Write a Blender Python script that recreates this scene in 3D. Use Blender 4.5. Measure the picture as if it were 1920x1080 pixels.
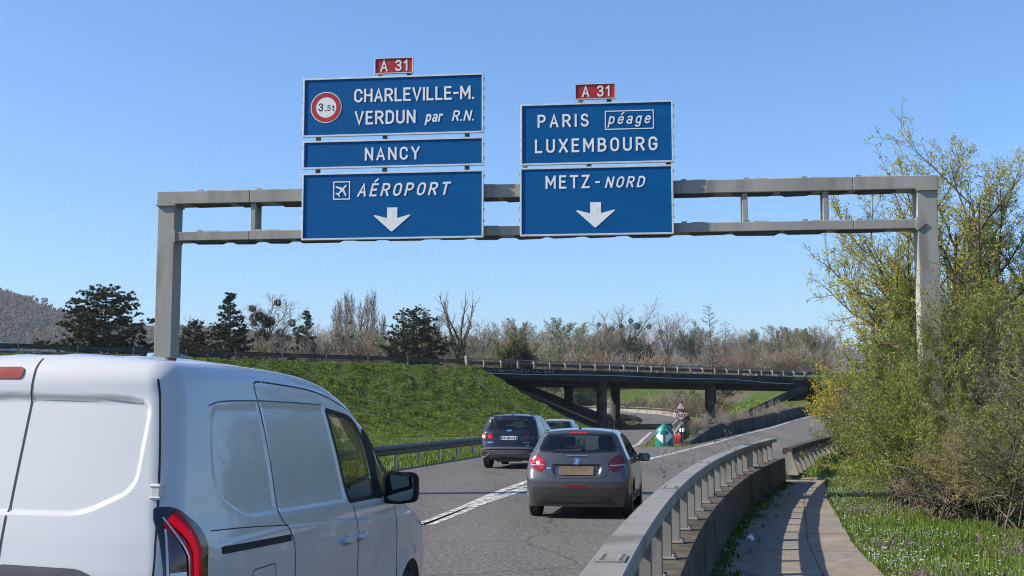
import bpy, bmesh, math, random
import numpy as np
from mathutils import Vector, Matrix
from mathutils.bvhtree import BVHTree
from mathutils.geometry import delaunay_2d_cdt

R = math.radians
sc = bpy.context.scene
for o in list(bpy.data.objects):
    bpy.data.objects.remove(o)

# ------------------------------------------------------------------ camera
FPX, EYE, PITCH = 2300.0, 1.75, math.atan(0.1)
cam_data = bpy.data.cameras.new('camera')
cam = bpy.data.objects.new('camera', cam_data)
sc.collection.objects.link(cam)
cam_data.sensor_width = 36.0
cam_data.lens = FPX / 1920.0 * 36.0
cam_data.clip_start, cam_data.clip_end = 0.05, 20000.0
cam.location = (0, 0, EYE)
cam.rotation_euler = (math.pi / 2 + PITCH, 0, 0)
sc.camera = cam

# ------------------------------------------------------------------ sky, sun, exposure
SUN_EL, SUN_AZ = 36.0, -97.0            # azimuth measured clockwise from +Y
world = bpy.data.worlds.new('World')
sc.world = world
world.use_nodes = True
wn = world.node_tree.nodes
bg = wn['Background']
sky = wn.new('ShaderNodeTexSky')
sky.sky_type = 'NISHITA'
sky.sun_disc = False
sky.sun_elevation = R(SUN_EL)
sky.sun_rotation = R(SUN_AZ)
sky.altitude = 0.0
sky.air_density = 1.0
sky.dust_density = 1.0
sky.ozone_density = 9.0
world.node_tree.links.new(sky.outputs[0], bg.inputs[0])
bg.inputs[1].default_value = 0.125
to_sun = Vector((math.sin(R(SUN_AZ)) * math.cos(R(SUN_EL)), math.cos(R(SUN_AZ)) * math.cos(R(SUN_EL)), math.sin(R(SUN_EL))))
sun_data = bpy.data.lights.new('sun', 'SUN')
sun = bpy.data.objects.new('sun', sun_data)
sc.collection.objects.link(sun)
sun_data.energy = 5.0
sun_data.angle = R(0.5)
sun_data.color = (1.0, 0.91, 0.77)
sun.rotation_euler = (-to_sun).to_track_quat('-Z', 'Y').to_euler()
sun.location = (-60, -10, 80)
sc.view_settings.view_transform = 'Standard'
sc.view_settings.look = 'None'
sc.view_settings.exposure = 0.74
sc.view_settings.gamma = 1.0
sc.cycles.use_denoising = True
sc.cycles.denoising_prefilter = 'NONE'
sc.cycles.filter_width = 1.05
sc.cycles.max_bounces = 8
sc.cycles.transparent_max_bounces = 16
sc.cycles.sample_clamp_indirect = 6.0

# ------------------------------------------------------------------ measuring helpers
CP, SP = math.cos(PITCH), math.sin(PITCH)

def ray(px, py):
    u = 540.0 - py
    return Vector((px - 960.0, FPX * CP - u * SP, FPX * SP + u * CP))

def G(px, py, z=0.0):
    d = ray(px, py)
    t = (z - EYE) / d.z
    return Vector((d.x * t, d.y * t, z))

def AtY(px, py, Y):
    d = ray(px, py)
    t = Y / d.y
    return Vector((d.x * t, Y, EYE + d.z * t))

# ------------------------------------------------------------------ materials
MATS = {}

def nodes_of(m):
    return m.node_tree.nodes, m.node_tree.links

def M(name, c1, c2=None, scale=3.0, rough=0.7, metal=0.0, bump=0.0, bscale=None, spec=0.5, coat=0.0, detail=6.0, c3=None, s3=0.3,
      t3=0.55, emit=0.0, stretch=None, rough2=None, mid=0.5, wid=0.25):
    if name in MATS:
        return MATS[name]
    m = bpy.data.materials.new(name)
    m.use_nodes = True
    N, L = nodes_of(m)
    b = N['Principled BSDF']
    b.inputs['Roughness'].default_value = rough
    b.inputs['Metallic'].default_value = metal
    b.inputs['Specular IOR Level'].default_value = spec
    b.inputs['Coat Weight'].default_value = coat
    b.inputs['Coat Roughness'].default_value = 0.03
    tc = N.new('ShaderNodeTexCoord')
    src = tc.outputs['Object']
    if stretch:
        mp = N.new('ShaderNodeMapping')
        mp.inputs['Scale'].default_value = stretch
        L.new(src, mp.inputs[0])
        src = mp.outputs[0]
    col = None
    if c2 is not None:
        nz = N.new('ShaderNodeTexNoise')
        nz.inputs['Scale'].default_value = scale
        nz.inputs['Detail'].default_value = detail
        L.new(src, nz.inputs['Vector'])
        rp = N.new('ShaderNodeValToRGB')
        rp.color_ramp.elements[0].position = max(0, mid - wid)
        rp.color_ramp.elements[1].position = min(1, mid + wid)
        rp.color_ramp.elements[0].color = (*c1, 1)
        rp.color_ramp.elements[1].color = (*c2, 1)
        L.new(nz.outputs[0], rp.inputs[0])
        col = rp.outputs[0]
        if rough2 is not None:
            mr = N.new('ShaderNodeMapRange')
            mr.inputs['To Min'].default_value = rough
            mr.inputs['To Max'].default_value = rough2
            mr.inputs['From Min'].default_value = mid - wid
            mr.inputs['From Max'].default_value = mid + wid
            L.new(nz.outputs[0], mr.inputs[0])
            L.new(mr.outputs[0], b.inputs['Roughness'])
        if c3 is not None:
            n3 = N.new('ShaderNodeTexNoise')
            n3.inputs['Scale'].default_value = s3
            n3.inputs['Detail'].default_value = 4
            L.new(src, n3.inputs['Vector'])
            r3 = N.new('ShaderNodeValToRGB')
            r3.color_ramp.elements[0].position = t3 - 0.07
            r3.color_ramp.elements[1].position = t3 + 0.1
            L.new(n3.outputs[0], r3.inputs[0])
            mx = N.new('ShaderNodeMix')
            mx.data_type = 'RGBA'
            L.new(r3.outputs[0], mx.inputs[0])
            L.new(col, mx.inputs[6])
            mx.inputs[7].default_value = (*c3, 1)
            col = mx.outputs[2]
        L.new(col, b.inputs['Base Color'])
    else:
        b.inputs['Base Color'].default_value = (*c1, 1)
    if emit:
        b.inputs['Emission Color'].default_value = (*c1, 1)
        b.inputs['Emission Strength'].default_value = emit
    if bump:
        nb = N.new('ShaderNodeTexNoise')
        nb.inputs['Scale'].default_value = bscale or scale * 4
        nb.inputs['Detail'].default_value = 5
        L.new(src, nb.inputs['Vector'])
        bp = N.new('ShaderNodeBump')
        bp.inputs['Strength'].default_value = bump
        bp.inputs['Distance'].default_value = 0.02
        L.new(nb.outputs[0], bp.inputs['Height'])
        L.new(bp.outputs[0], b.inputs['Normal'])
    MATS[name] = m
    return m

def leaf_mat(name, c1, c2, trans=0.35, scale=2.0, rough=0.6):
    """thin leaves or blades: diffuse colour varied in space plus some light let through"""
    if name in MATS:
        return MATS[name]
    m = M(name, c1, c2, scale=scale, rough=rough, spec=0.25, detail=3)
    N, L = nodes_of(m)
    b, out = N['Principled BSDF'], N['Material Output']
    tr = N.new('ShaderNodeBsdfTranslucent')
    L.new(b.inputs['Base Color'].links[0].from_socket, tr.inputs[0])
    mx = N.new('ShaderNodeMixShader')
    mx.inputs[0].default_value = trans
    L.new(b.outputs[0], mx.inputs[1])
    L.new(tr.outputs[0], mx.inputs[2])
    L.new(mx.outputs[0], out.inputs[0])
    return m

def glass_mat(name, tint, rough=0.02, ior=1.5):
    if name in MATS:
        return MATS[name]
    m = bpy.data.materials.new(name)
    m.use_nodes = True
    N, L = nodes_of(m)
    N.remove(N['Principled BSDF'])
    tr = N.new('ShaderNodeBsdfTransparent')
    tr.inputs[0].default_value = (*tint, 1)
    gl = N.new('ShaderNodeBsdfGlossy')
    gl.inputs['Roughness'].default_value = rough
    # thin pane: reflection grows towards grazing angles, the same from both sides
    lw = N.new('ShaderNodeLayerWeight')
    lw.inputs[0].default_value = 0.5
    pw = N.new('ShaderNodeMath')
    pw.operation = 'POWER'
    pw.inputs[1].default_value = 4.0
    L.new(lw.outputs['Facing'], pw.inputs[0])
    fr = N.new('ShaderNodeMath')
    fr.operation = 'MULTIPLY_ADD'
    fr.inputs[1].default_value = 0.85
    fr.inputs[2].default_value = 0.07
    L.new(pw.outputs[0], fr.inputs[0])
    mx = N.new('ShaderNodeMixShader')
    L.new(fr.outputs[0], mx.inputs[0])
    L.new(tr.outputs[0], mx.inputs[1])
    L.new(gl.outputs[0], mx.inputs[2])
    L.new(mx.outputs[0], N['Material Output'].inputs[0])
    MATS[name] = m
    return m

# ------------------------------------------------------------------ objects
def tag(o, label=None, cat=None, group=None, kind=None):
    if label: o['label'] = label
    if cat: o['category'] = cat
    if group: o['group'] = group
    if kind: o['kind'] = kind
    return o

def link(o, parent=None):
    sc.collection.objects.link(o)
    if parent is not None:
        o.parent = parent
    return o

def empty(name, loc, label, cat, group=None, rotz=0.0):
    o = bpy.data.objects.new(name, None)
    o.location = loc
    o.rotation_euler = (0, 0, rotz)
    o.empty_display_size = 0.2
    link(o)
    return tag(o, label, cat, group)

def copy_tree(o, parent=None):
    c = o.copy()
    link(c, parent)
    for ch in list(o.children):
        copy_tree(ch, c)
    return c

def nmesh(name, V, F, mats, parent=None, mi=None, smooth=False):
    """one mesh object from numpy arrays; F is (n,3) or (n,4)"""
    V = np.asarray(V, dtype=np.float32)
    F = np.asarray(F, dtype=np.int32)
    me = bpy.data.meshes.new(name)
    k = F.shape[1]
    me.vertices.add(len(V))
    me.vertices.foreach_set('co', V.ravel())
    me.loops.add(F.size)
    me.loops.foreach_set('vertex_index', F.ravel())
    me.polygons.add(len(F))
    me.polygons.foreach_set('loop_start', np.arange(0, F.size, k, dtype=np.int32))
    if mi is not None:
        me.polygons.foreach_set('material_index', np.asarray(mi, dtype=np.int32))
    me.update(calc_edges=True)
    if smooth:
        me.polygons.foreach_set('use_smooth', np.ones(len(F), dtype=bool))
    for m in (mats if isinstance(mats, (list, tuple)) else [mats]):
        me.materials.append(m)
    o = bpy.data.objects.new(name, me)
    return link(o, parent)

class MB:
    """collects boxes, bars, sweeps and tubes; build() links them as one mesh object"""
    def __init__(self):
        self.V, self.F, self.I = [], [], []

    def add(self, vs, fs, mi=0):
        b = len(self.V)
        self.V += [tuple(v) for v in vs]
        self.F += [tuple(i + b for i in f) for f in fs]
        self.I += [mi] * len(fs)
        return self

    def obox(self, c, ax, ay, az, mi=0):
        """box with centre c and half-axis vectors"""
        c, ax, ay, az = Vector(c), Vector(ax), Vector(ay), Vector(az)
        vs = [c + sx * ax + sy * ay + sz * az for sz in (-1, 1) for sx, sy in ((-1, -1), (1, -1), (1, 1), (-1, 1))]
        fs = [(3, 2, 1, 0), (4, 5, 6, 7), (0, 1, 5, 4), (1, 2, 6, 5), (2, 3, 7, 6), (3, 0, 4, 7)]
        return self.add(vs, fs, mi)

    def box(self, x0, x1, y0, y1, z0, z1, mi=0):
        return self.obox(((x0 + x1) / 2, (y0 + y1) / 2, (z0 + z1) / 2), ((x1 - x0) / 2, 0, 0), (0, (y1 - y0) / 2, 0), (0, 0, (z1 - z0) / 2), mi)

    def bar(self, p0, p1, w, h, mi=0, up=(0, 0, 1)):
        p0, p1 = Vector(p0), Vector(p1)
        d = (p1 - p0)
        a = d.normalized().cross(Vector(up))
        if a.length < 1e-4:
            a = Vector((1, 0, 0))
        a.normalize()
        b = a.cross(d.normalized())
        return self.obox((p0 + p1) / 2, d / 2, a * (w / 2), b * (h / 2), mi)

    def sweep(self, path, prof, closed=True, caps=True, mi=0):
        """profile points (a, z): a to the right of the path, z up"""
        path = [Vector(p) for p in path]
        n, k = len(path), len(prof)
        vs = []
        for i, p in enumerate(path):
            d = path[min(i + 1, n - 1)] - path[max(i - 1, 0)]
            r = Vector((d.y, -d.x, 0))
            r.normalize()
            for a, z in prof:
                vs.append(p + r * a + Vector((0, 0, z)))
        fs = []
        kk = k if closed else k - 1
        for i in range(n - 1):
            for j in range(kk):
                j2 = (j + 1) % k
                fs.append((i * k + j, i * k + j2, (i + 1) * k + j2, (i + 1) * k + j))
        if caps and closed:
            fs.append(tuple(range(k))[::-1])
            fs.append(tuple((n - 1) * k + j for j in range(k)))
        return self.add(vs, fs, mi)

    def tube(self, path, r, n=8, mi=0, caps=True):
        path = [Vector(p) for p in path]
        rs = r if isinstance(r, (list, tuple)) else [r] * len(path)
        vs = []
        ref = Vector((0, 0, 1))
        for i, p in enumerate(path):
            d = (path[min(i + 1, len(path) - 1)] - path[max(i - 1, 0)]).normalized()
            a = d.cross(ref if abs(d.z) < 0.95 else Vector((1, 0, 0))).normalized()
            b = a.cross(d)
            for j in range(n):
                t = 2 * math.pi * j / n
                vs.append(p + (a * math.cos(t) + b * math.sin(t)) * rs[i])
        fs = []
        for i in range(len(path) - 1):
            for j in range(n):
                j2 = (j + 1) % n
                fs.append((i * n + j, i * n + j2, (i + 1) * n + j2, (i + 1) * n + j))
        if caps:
            fs.append(tuple(range(n))[::-1])
            fs.append(tuple((len(path) - 1) * n + j for j in range(n)))
        return self.add(vs, fs, mi)

    def prism(self, poly, vec, mi=0):
        k = len(poly)
        vs = [Vector(p) for p in poly] + [Vector(p) + Vector(vec) for p in poly]
        fs = [tuple(range(k))[::-1], tuple(range(k, 2 * k))]
        fs += [(i, (i + 1) % k, k + (i + 1) % k, k + i) for i in range(k)]
        return self.add(vs, fs, mi)

    def lathe(self, prof, c, axis='z', n=24, mi=0):
        """profile (r, h) turned about an axis through c"""
        c = Vector(c)
        vs, k = [], len(prof)
        for i in range(n):
            t = 2 * math.pi * i / n
            for r_, h in prof:
                if axis == 'z':
                    vs.append(c + Vector((r_ * math.cos(t), r_ * math.sin(t), h)))
                else:
                    vs.append(c + Vector((h, r_ * math.cos(t), r_ * math.sin(t))))
        fs = []
        for i in range(n):
            i2 = (i + 1) % n
            for j in range(k - 1):
                fs.append((i * k + j, i2 * k + j, i2 * k + j + 1, i * k + j + 1))
        return self.add(vs, fs, mi)

    def build(self, name, mats, parent=None, smooth=False, bevel=0.0, world=False):
        V = self.V
        if world and parent is not None:
            inv = parent.matrix_basis.inverted()
            V = [tuple(inv @ Vector(v)) for v in V]
        me = bpy.data.meshes.new(name)
        me.from_pydata(V, [], self.F)
        me.polygons.foreach_set('material_index', self.I)
        if smooth:
            me.polygons.foreach_set('use_smooth', [True] * len(self.F))
        for m in (mats if isinstance(mats, (list, tuple)) else [mats]):
            me.materials.append(m)
        bm = bmesh.new()
        bm.from_mesh(me)
        bmesh.ops.recalc_face_normals(bm, faces=bm.faces)
        bm.to_mesh(me)
        bm.free()
        me.update()
        o = bpy.data.objects.new(name, me)
        link(o, parent)
        if bevel:
            md = o.modifiers.new('bevel', 'BEVEL')
            md.width = bevel
            md.segments = 2
            md.limit_method = 'ANGLE'
            md.angle_limit = R(35)
        return o

def spline(pts, n=60):
    """smooth polyline through points (Catmull-Rom), about n samples"""
    P = [Vector(p) for p in pts]
    P = [2 * P[0] - P[1]] + P + [2 * P[-1] - P[-2]]
    out = []
    segs = len(P) - 3
    per = max(2, n // segs)
    for i in range(1, len(P) - 2):
        for j in range(per):
            t = j / per
            a, b, c, d = P[i - 1], P[i], P[i + 1], P[i + 2]
            out.append(0.5 * ((2 * b) + (c - a) * t + (2 * a - 5 * b + 4 * c - d) * t * t + (3 * b - a - 3 * c + d) * t ** 3))
    out.append(P[-2])
    return out

def resample(path, step):
    """points at even spacing along a polyline"""
    out, acc = [path[0].copy()], 0.0
    for a, b in zip(path[:-1], path[1:]):
        L = (b - a).length
        while acc + L >= step:
            t = (step - acc) / L
            a = a + (b - a) * t
            out.append(a.copy())
            L = (b - a).length
            acc = 0.0
        acc += L
    return out

def offset_path(path, a, dz=0.0):
    out = []
    for i, p in enumerate(path):
        d = path[min(i + 1, len(path) - 1)] - path[max(i - 1, 0)]
        r = Vector((d.y, -d.x, 0)).normalized()
        out.append(p + r * a + Vector((0, 0, dz)))
    return out
# ------------------------------------------------------------------ the setting: ground, roads, path, hills
def asphalt(name, base, spread, seed):
    m = M(name, tuple(b - spread for b in base), tuple(b + spread for b in base), scale=95.0, rough=0.85, detail=8, bump=0.5, bscale=120.0, spec=0.35)
    N, L = nodes_of(m)
    b = N['Principled BSDF']
    fine = b.inputs['Base Color'].links[0].from_socket
    tc = [n for n in N if n.type == 'TEX_COORD'][0]
    # large worn patches along the wheel tracks and older repairs
    nz = N.new('ShaderNodeTexNoise')
    nz.inputs['Scale'].default_value = 0.35
    nz.inputs['Detail'].default_value = 7
    mp = N.new('ShaderNodeMapping')
    mp.inputs['Rotation'].default_value = (0, 0, R(10))
    mp.inputs['Scale'].default_value = (2.2, 0.35, 1)
    mp.inputs['Location'].default_value = (seed, seed * 2, 0)
    L.new(tc.outputs['Object'], mp.inputs[0])
    L.new(mp.outputs[0], nz.inputs['Vector'])
    # coarse aggregate grain, still seen some way off
    ag = N.new('ShaderNodeTexNoise')
    ag.inputs['Scale'].default_value = 17.0
    ag.inputs['Detail'].default_value = 5
    ag.inputs['Roughness'].default_value = 0.75
    L.new(tc.outputs['Object'], ag.inputs['Vector'])
    ar = N.new('ShaderNodeValToRGB')
    ar.color_ramp.elements[0].position, ar.color_ramp.elements[1].position = 0.36, 0.64
    ar.color_ramp.elements[0].color = (0.38, 0.38, 0.38, 1)
    ar.color_ramp.elements[1].color = (1.72, 1.70, 1.66, 1)
    L.new(ag.outputs[0], ar.inputs[0])
    am = N.new('ShaderNodeMix')
    am.data_type, am.blend_type = 'RGBA', 'MULTIPLY'
    am.inputs[0].default_value = 1.0
    L.new(fine, am.inputs[6])
    L.new(ar.outputs[0], am.inputs[7])
    fine = am.outputs[2]
    rp = N.new('ShaderNodeValToRGB')
    rp.color_ramp.elements[0].position, rp.color_ramp.elements[1].position = 0.3, 0.7
    rp.color_ramp.elements[0].color = (0.78, 0.78, 0.8, 1)
    rp.color_ramp.elements[1].color = (1.12, 1.1, 1.08, 1)
    L.new(nz.outputs[0], rp.inputs[0])
    mu = N.new('ShaderNodeMix')
    mu.data_type, mu.blend_type = 'RGBA', 'MULTIPLY'
    mu.inputs[0].default_value = 1.0
    L.new(fine, mu.inputs[6])
    L.new(rp.outputs[0], mu.inputs[7])
    # cracks: distorted cell edges, broken up by noise
    vo = N.new('ShaderNodeTexVoronoi')
    vo.feature = 'DISTANCE_TO_EDGE'
    vo.inputs['Scale'].default_value = 0.35
    nd = N.new('ShaderNodeTexNoise')
    nd.inputs['Scale'].default_value = 1.5
    nd.inputs['Detail'].default_value = 6
    L.new(tc.outputs['Object'], nd.inputs['Vector'])
    va = N.new('ShaderNodeMix')
    va.data_type = 'RGBA'
    va.blend_type = 'ADD'
    va.inputs[0].default_value = 0.55
    L.new(tc.outputs['Object'], va.inputs[6])
    L.new(nd.outputs['Color'], va.inputs[7])
    L.new(va.outputs[2], vo.inputs['Vector'])
    cr = N.new('ShaderNodeValToRGB')
    cr.color_ramp.elements[0].position, cr.color_ramp.elements[1].position = 0.004, 0.012
    cr.color_ramp.elements[0].color = (0.55, 0.55, 0.55, 1)
    L.new(vo.outputs['Distance'], cr.inputs[0])
    m2 = N.new('ShaderNodeMix')
    m2.data_type, m2.blend_type = 'RGBA', 'MULTIPLY'
    m2.inputs[0].default_value = 0.8
    L.new(mu.outputs[2], m2.inputs[6])
    L.new(cr.outputs[0], m2.inputs[7])
    L.new(m2.outputs[2], b.inputs['Base Color'])
    return m

asphalt_m = asphalt('asphalt', (0.100, 0.094, 0.0885), 0.05, 0.0)
ramp_m = asphalt('ramp_asphalt', (0.105, 0.100, 0.096), 0.045, 5.0)
paint_m = M('road_paint', (0.10, 0.096, 0.092), (0.52, 0.51, 0.485), scale=7.0, rough=0.75, bump=0.3, detail=12, mid=0.49, wid=0.10)
soil_m = M('grass_ground', (0.045, 0.07, 0.014), (0.09, 0.125, 0.028), scale=1.2, rough=0.95, bump=0.6, bscale=6, c3=(0.10, 0.085, 0.05), s3=0.25, t3=0.6, spec=0.1)
gravel_m = M('gravel', (0.11, 0.10, 0.09), (0.27, 0.25, 0.23), scale=40, rough=0.95, bump=0.7, bscale=45, spec=0.2)
concrete_m = M('concrete', (0.17, 0.155, 0.13), (0.30, 0.28, 0.245), scale=2.5, rough=0.85, bump=0.25, bscale=60, detail=9, c3=(0.12, 0.11, 0.095), s3=0.8, t3=0.6, spec=0.3)
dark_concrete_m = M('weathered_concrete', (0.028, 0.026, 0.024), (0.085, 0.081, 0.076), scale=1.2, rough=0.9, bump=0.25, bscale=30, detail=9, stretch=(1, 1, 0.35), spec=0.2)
slab_m = M('paving_concrete', (0.175, 0.15, 0.122), (0.285, 0.247, 0.203), scale=5, rough=0.9, bump=0.35, bscale=90, detail=10, c3=(0.175, 0.135, 0.105), s3=0.7, t3=0.6, spec=0.2)

# ground sheet, wide enough to reach the horizon
g = MB()
g.add([(-3200, -200, -0.09), (3200, -200, -0.09), (3200, 5200, -0.09), (-3200, 5200, -0.09)], [(0, 1, 2, 3)])
tag(g.build('ground', soil_m), kind='structure')

# parapet curve: left edge of the top rail, as (X, Y)
_rail_px = [(1100, 1067), (1179, 989), (1273, 897), (1377, 844), (1456, 822)]
_rp = [G(x, y, 1.0) for x, y in _rail_px]
_cy = np.array([p.y for p in _rp] + [44.0, 60.0])
_cx = np.array([p.x for p in _rp] + [10.9, 17.3])
_cf = np.polyfit(_cy, _cx, 3)

def rail_x(Y):
    return float(np.polyval(_cf, Y))

def ramp_z(Y):
    """height of the rising ramp surface along its right edge"""
    return float(np.interp(Y, [0, 34, 48, 60, 75, 90, 105, 130, 160], [0, 0, 0.08, 0.26, 0.75, 1.42, 2.1, 3.2, 4.2]))

def left_edge_x(Y):
    return -3.3 + 0.2 * (Y - 37.8)

_l1 = [(785, 985), (986, 904), (1187, 837), (1205, 824), (1221, 810)]
_l1p = [G(*p) for p in _l1]
_l1p = [Vector((_l1p[0].x - 0.172 * (_l1p[0].y + 8), -8, 0))] + _l1p
_l2 = [(798, 985), (986, 918), (1201, 867), (1300, 847)]
_l2p = [G(*p) for p in _l2] + [Vector((11.3, 63.4, 0)), Vector((15.3, 73.5, 0)), Vector((21.8, 89, 0)), Vector((31, 102, 0)), Vector((50, 122, 0))]

def line1_x(Y):
    return float(np.interp(Y, [p.y for p in _l1p], [p.x for p in _l1p]))

def line2_x(Y):
    return float(np.interp(Y, [p.y for p in _l2p], [p.x for p in _l2p]))

# road towards the bridge: a strip from behind the camera, under the bridge and round the bend beyond
ys = [-10] + list(np.linspace(0, 100, 51))
L_ = [Vector((left_edge_x(y) if y < 55 else left_edge_x(55) + 0.178 * (y - 55), y, 0)) for y in ys]
R_ = [Vector((line1_x(y) + 0.5, y, 0)) for y in ys]
bend = [(12.6, 118, 0), (16.0, 140, 0.02), (19.6, 162, 0.12), (22.2, 185, 0.45), (23.2, 205, 0.85), (22.2, 224, 1.2), (18.5, 241, 1.5), (12, 255, 1.7), (2, 266, 1.9), (-14, 275, 2.1)]
mid_end = (L_[-1] + R_[-1]) / 2
bend_c = spline([mid_end] + [Vector(p) for p in bend], 80)
bl, br = offset_path(bend_c, -2.9), offset_path(bend_c, 2.9)
L_ += bl[4:]
R_ += br[4:]
road = MB()
road.add(L_ + R_, [(i, len(L_) + i, len(L_) + i + 1, i + 1) for i in range(len(L_) - 1)])
road_o = tag(road.build('road', asphalt_m), kind='structure')

# the lane to the right, splitting off as the ramp
ry = [-10] + list(np.linspace(0, 54, 40)) + [54.4] + list(np.linspace(57, 160, 60))
Lr, Rr = [], []
for y in ry:
    xl = line1_x(y) + 0.5 if y <= 54.2 else line2_x(y) - 0.5
    Lr.append(Vector((xl, y, ramp_z(y))))
far_right = [(12.0, 47), (17.0, 60), (22.6, 72), (31.5, 86), (42, 100), (62, 121)]
def right_edge_x(Y):
    if Y < 40:
        return rail_x(Y) - 0.06
    return float(np.interp(Y, [40] + [p[1] for p in far_right], [rail_x(40) - 0.06] + [p[0] for p in far_right]))
for y in ry:
    Rr.append(Vector((right_edge_x(y), y, ramp_z(y))))
n = len(Lr)
rb = MB()
skirtL = [p + Vector((-2.5, 0.8, -p.z - 0.08)) if p.y > 54.2 else p + Vector((0, 0, -0.05)) for p in Lr]
skirtR = [p + Vector((2.2, -1.0, -p.z - 0.08)) for p in Rr]
rb.add(Lr + Rr, [(i, n + i, n + i + 1, i + 1) for i in range(n - 1)], 0)
rb.add(Lr + skirtL, [(i, i + 1, n + i + 1, n + i) for i in range(n - 1) if Lr[i].y > 54.2], 1)
rb.add(Rr + skirtR, [(i, n + i, n + i + 1, i + 1) for i in range(n - 1) if Rr[i].y > 34], 1)
ramp_o = tag(rb.build('ramp_road', [ramp_m, soil_m]), kind='structure')

def marking(pts, width, parent, dz=0.004):
    mb = MB()
    mb.sweep(pts, [(-width / 2, dz), (width / 2, dz)], closed=False, caps=False)
    return mb.build('road_marking', paint_m, parent)

p1 = spline([Vector((line1_x(-6), -6, 0))] + _l1p[1:] , 60)
marking(p1, 0.20, road_o)
p2 = spline([Vector((p.x, p.y, 0)) for p in _l2p[:4]] + [Vector((p.x, p.y, 0)) for p in _l2p[4:9]], 90)
p2 = [Vector((p.x, p.y, ramp_z(p.y))) for p in p2 if p.y < 150]
marking(p2, 0.20, ramp_o)
# worn hatching inside the point of the divide
for k in range(4):
    ya = 22.5 + k * 1.9
    a, b = Vector((line1_x(ya) + 0.14, ya, 0)), Vector((max(line2_x(ya + 1.6) - 0.14, line1_x(ya + 1.6) + 0.2), ya + 1.6, 0))
    marking([a, b], 0.2, ramp_o, 0.008)

# stony tip of the divide
gp = [(line1_x(43) + 0.3, 43), (line1_x(48) + 0.35, 48), (line1_x(53.9) + 0.35, 53.9)]
gq = [(line2_x(43) - 0.3, 43), (line2_x(48) - 0.3, 48), (line2_x(53.9) - 0.3, 53.9)]
gb = MB()
gb.add([(x, y, 0.005) for x, y in gp] + [(x, y, 0.005) for x, y in gq], [(0, 3, 4, 1), (1, 4, 5, 2)])
tag(gb.build('gravel_ground', gravel_m), kind='structure')
gb = MB()
yy = np.linspace(54.45, 100, 24)
gb.add([(line1_x(y) + 0.45, y, -0.02) for y in yy] + [(min(line2_x(y) - 0.4, line1_x(y) + 9), y, -0.02) for y in yy],
       [(i, 24 + i, 25 + i, i + 1) for i in range(23)])
tag(gb.build('grass_island_ground', soil_m), kind='structure')

# footpath behind the parapet: cast slabs with joints, a longitudinal joint splitting two runs
PATH_Z = -0.05
_pr = [(1660, 1080), (1600, 1020), (1575, 973), (1553, 938), (1547, 904), (1550, 875)]
_prp = [G(x, y, PATH_Z) for x, y in _pr]
_prp = [Vector((_prp[0].x - 0.2 * (_prp[0].y + 6), -6, PATH_Z)), Vector((_prp[0].x - 0.2 * (_prp[0].y - 3), 3, PATH_Z))] + _prp

def path_right_x(Y):
    return float(np.interp(Y, [p.y for p in _prp], [p.x for p in _prp]))

def wall_right_x(Y):
    return rail_x(Y) + 0.30 * (1 + 0.25 * min(1, Y / 30))

PATH_END = _prp[-1].y
rng = np.random.default_rng(5)
slabs = MB()
yc = -6.0
while yc < PATH_END:
    L1 = float(rng.uniform(0.95, 1.25))
    y1 = min(yc + L1, PATH_END)
    for (u0, u1) in ((0.0, 0.66), (0.66, 1.0)):
        q = []
        for y in (yc + 0.007, y1 - 0.007):
            a, b = wall_right_x(y) - 0.05, path_right_x(y)
            q.append((a + (b - a) * u0 + (0.004 if u0 else 0), y))
            q.append((a + (b - a) * u1 - (0.004 if u1 < 1 else 0), y))
        dz = float(rng.uniform(-0.006, 0.006))
        slabs.prism([(q[0][0], q[0][1], -0.2), (q[1][0], q[1][1] , -0.2), (q[3][0], q[3][1], -0.2), (q[2][0], q[2][1], -0.2)], (0, 0, 0.2 + PATH_Z + dz), int(rng.integers(0, 3)))
    yc = y1
slab2 = M('paving_concrete_brown', (0.165, 0.138, 0.11), (0.255, 0.215, 0.173), scale=6, rough=0.9, bump=0.35, bscale=90, detail=10, spec=0.2)
slab3 = M('paving_concrete_grey', (0.145, 0.13, 0.115), (0.245, 0.222, 0.196), scale=6, rough=0.9, bump=0.35, bscale=90, detail=10, spec=0.2)
tag(slabs.build('footpath', [slab_m, slab2, slab3], bevel=0.008), kind='structure')
pj = MB()
pj.sweep([Vector((wall_right_x(y) * 0.5 + path_right_x(y) * 0.5, y, 0)) for y in np.linspace(-6, PATH_END, 40)], [(-2.4, -0.075), (2.0, -0.075)], closed=False, caps=False)
tag(pj.build('path_bed_ground', soil_m), kind='structure')

# ------------------------------------------------------------------ line of the crossing road, and its embankments
BE = Vector((0.748, 0.664, 0)).normalized()     # along the crossing road
BN = Vector((-0.664, 0.748, 0)).normalized()    # away from the camera
BH = Vector((0.174, 0.985, 0)).normalized()     # along the road underneath
BP = Vector((-20.7, 91.7, 0))
DECK_Z, SOFFIT = 5.5, 4.55
T_L, T_R = 22.5, 72.0
side = Vector((0.985, -0.174, 0))               # across the road underneath

embank_m = M('embankment_ground', (0.03, 0.047, 0.011), (0.075, 0.105, 0.022), scale=0.8, rough=0.95, bump=0.8, bscale=3, c3=(0.085, 0.07, 0.04), s3=0.12, t3=0.62, spec=0.1)

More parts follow.
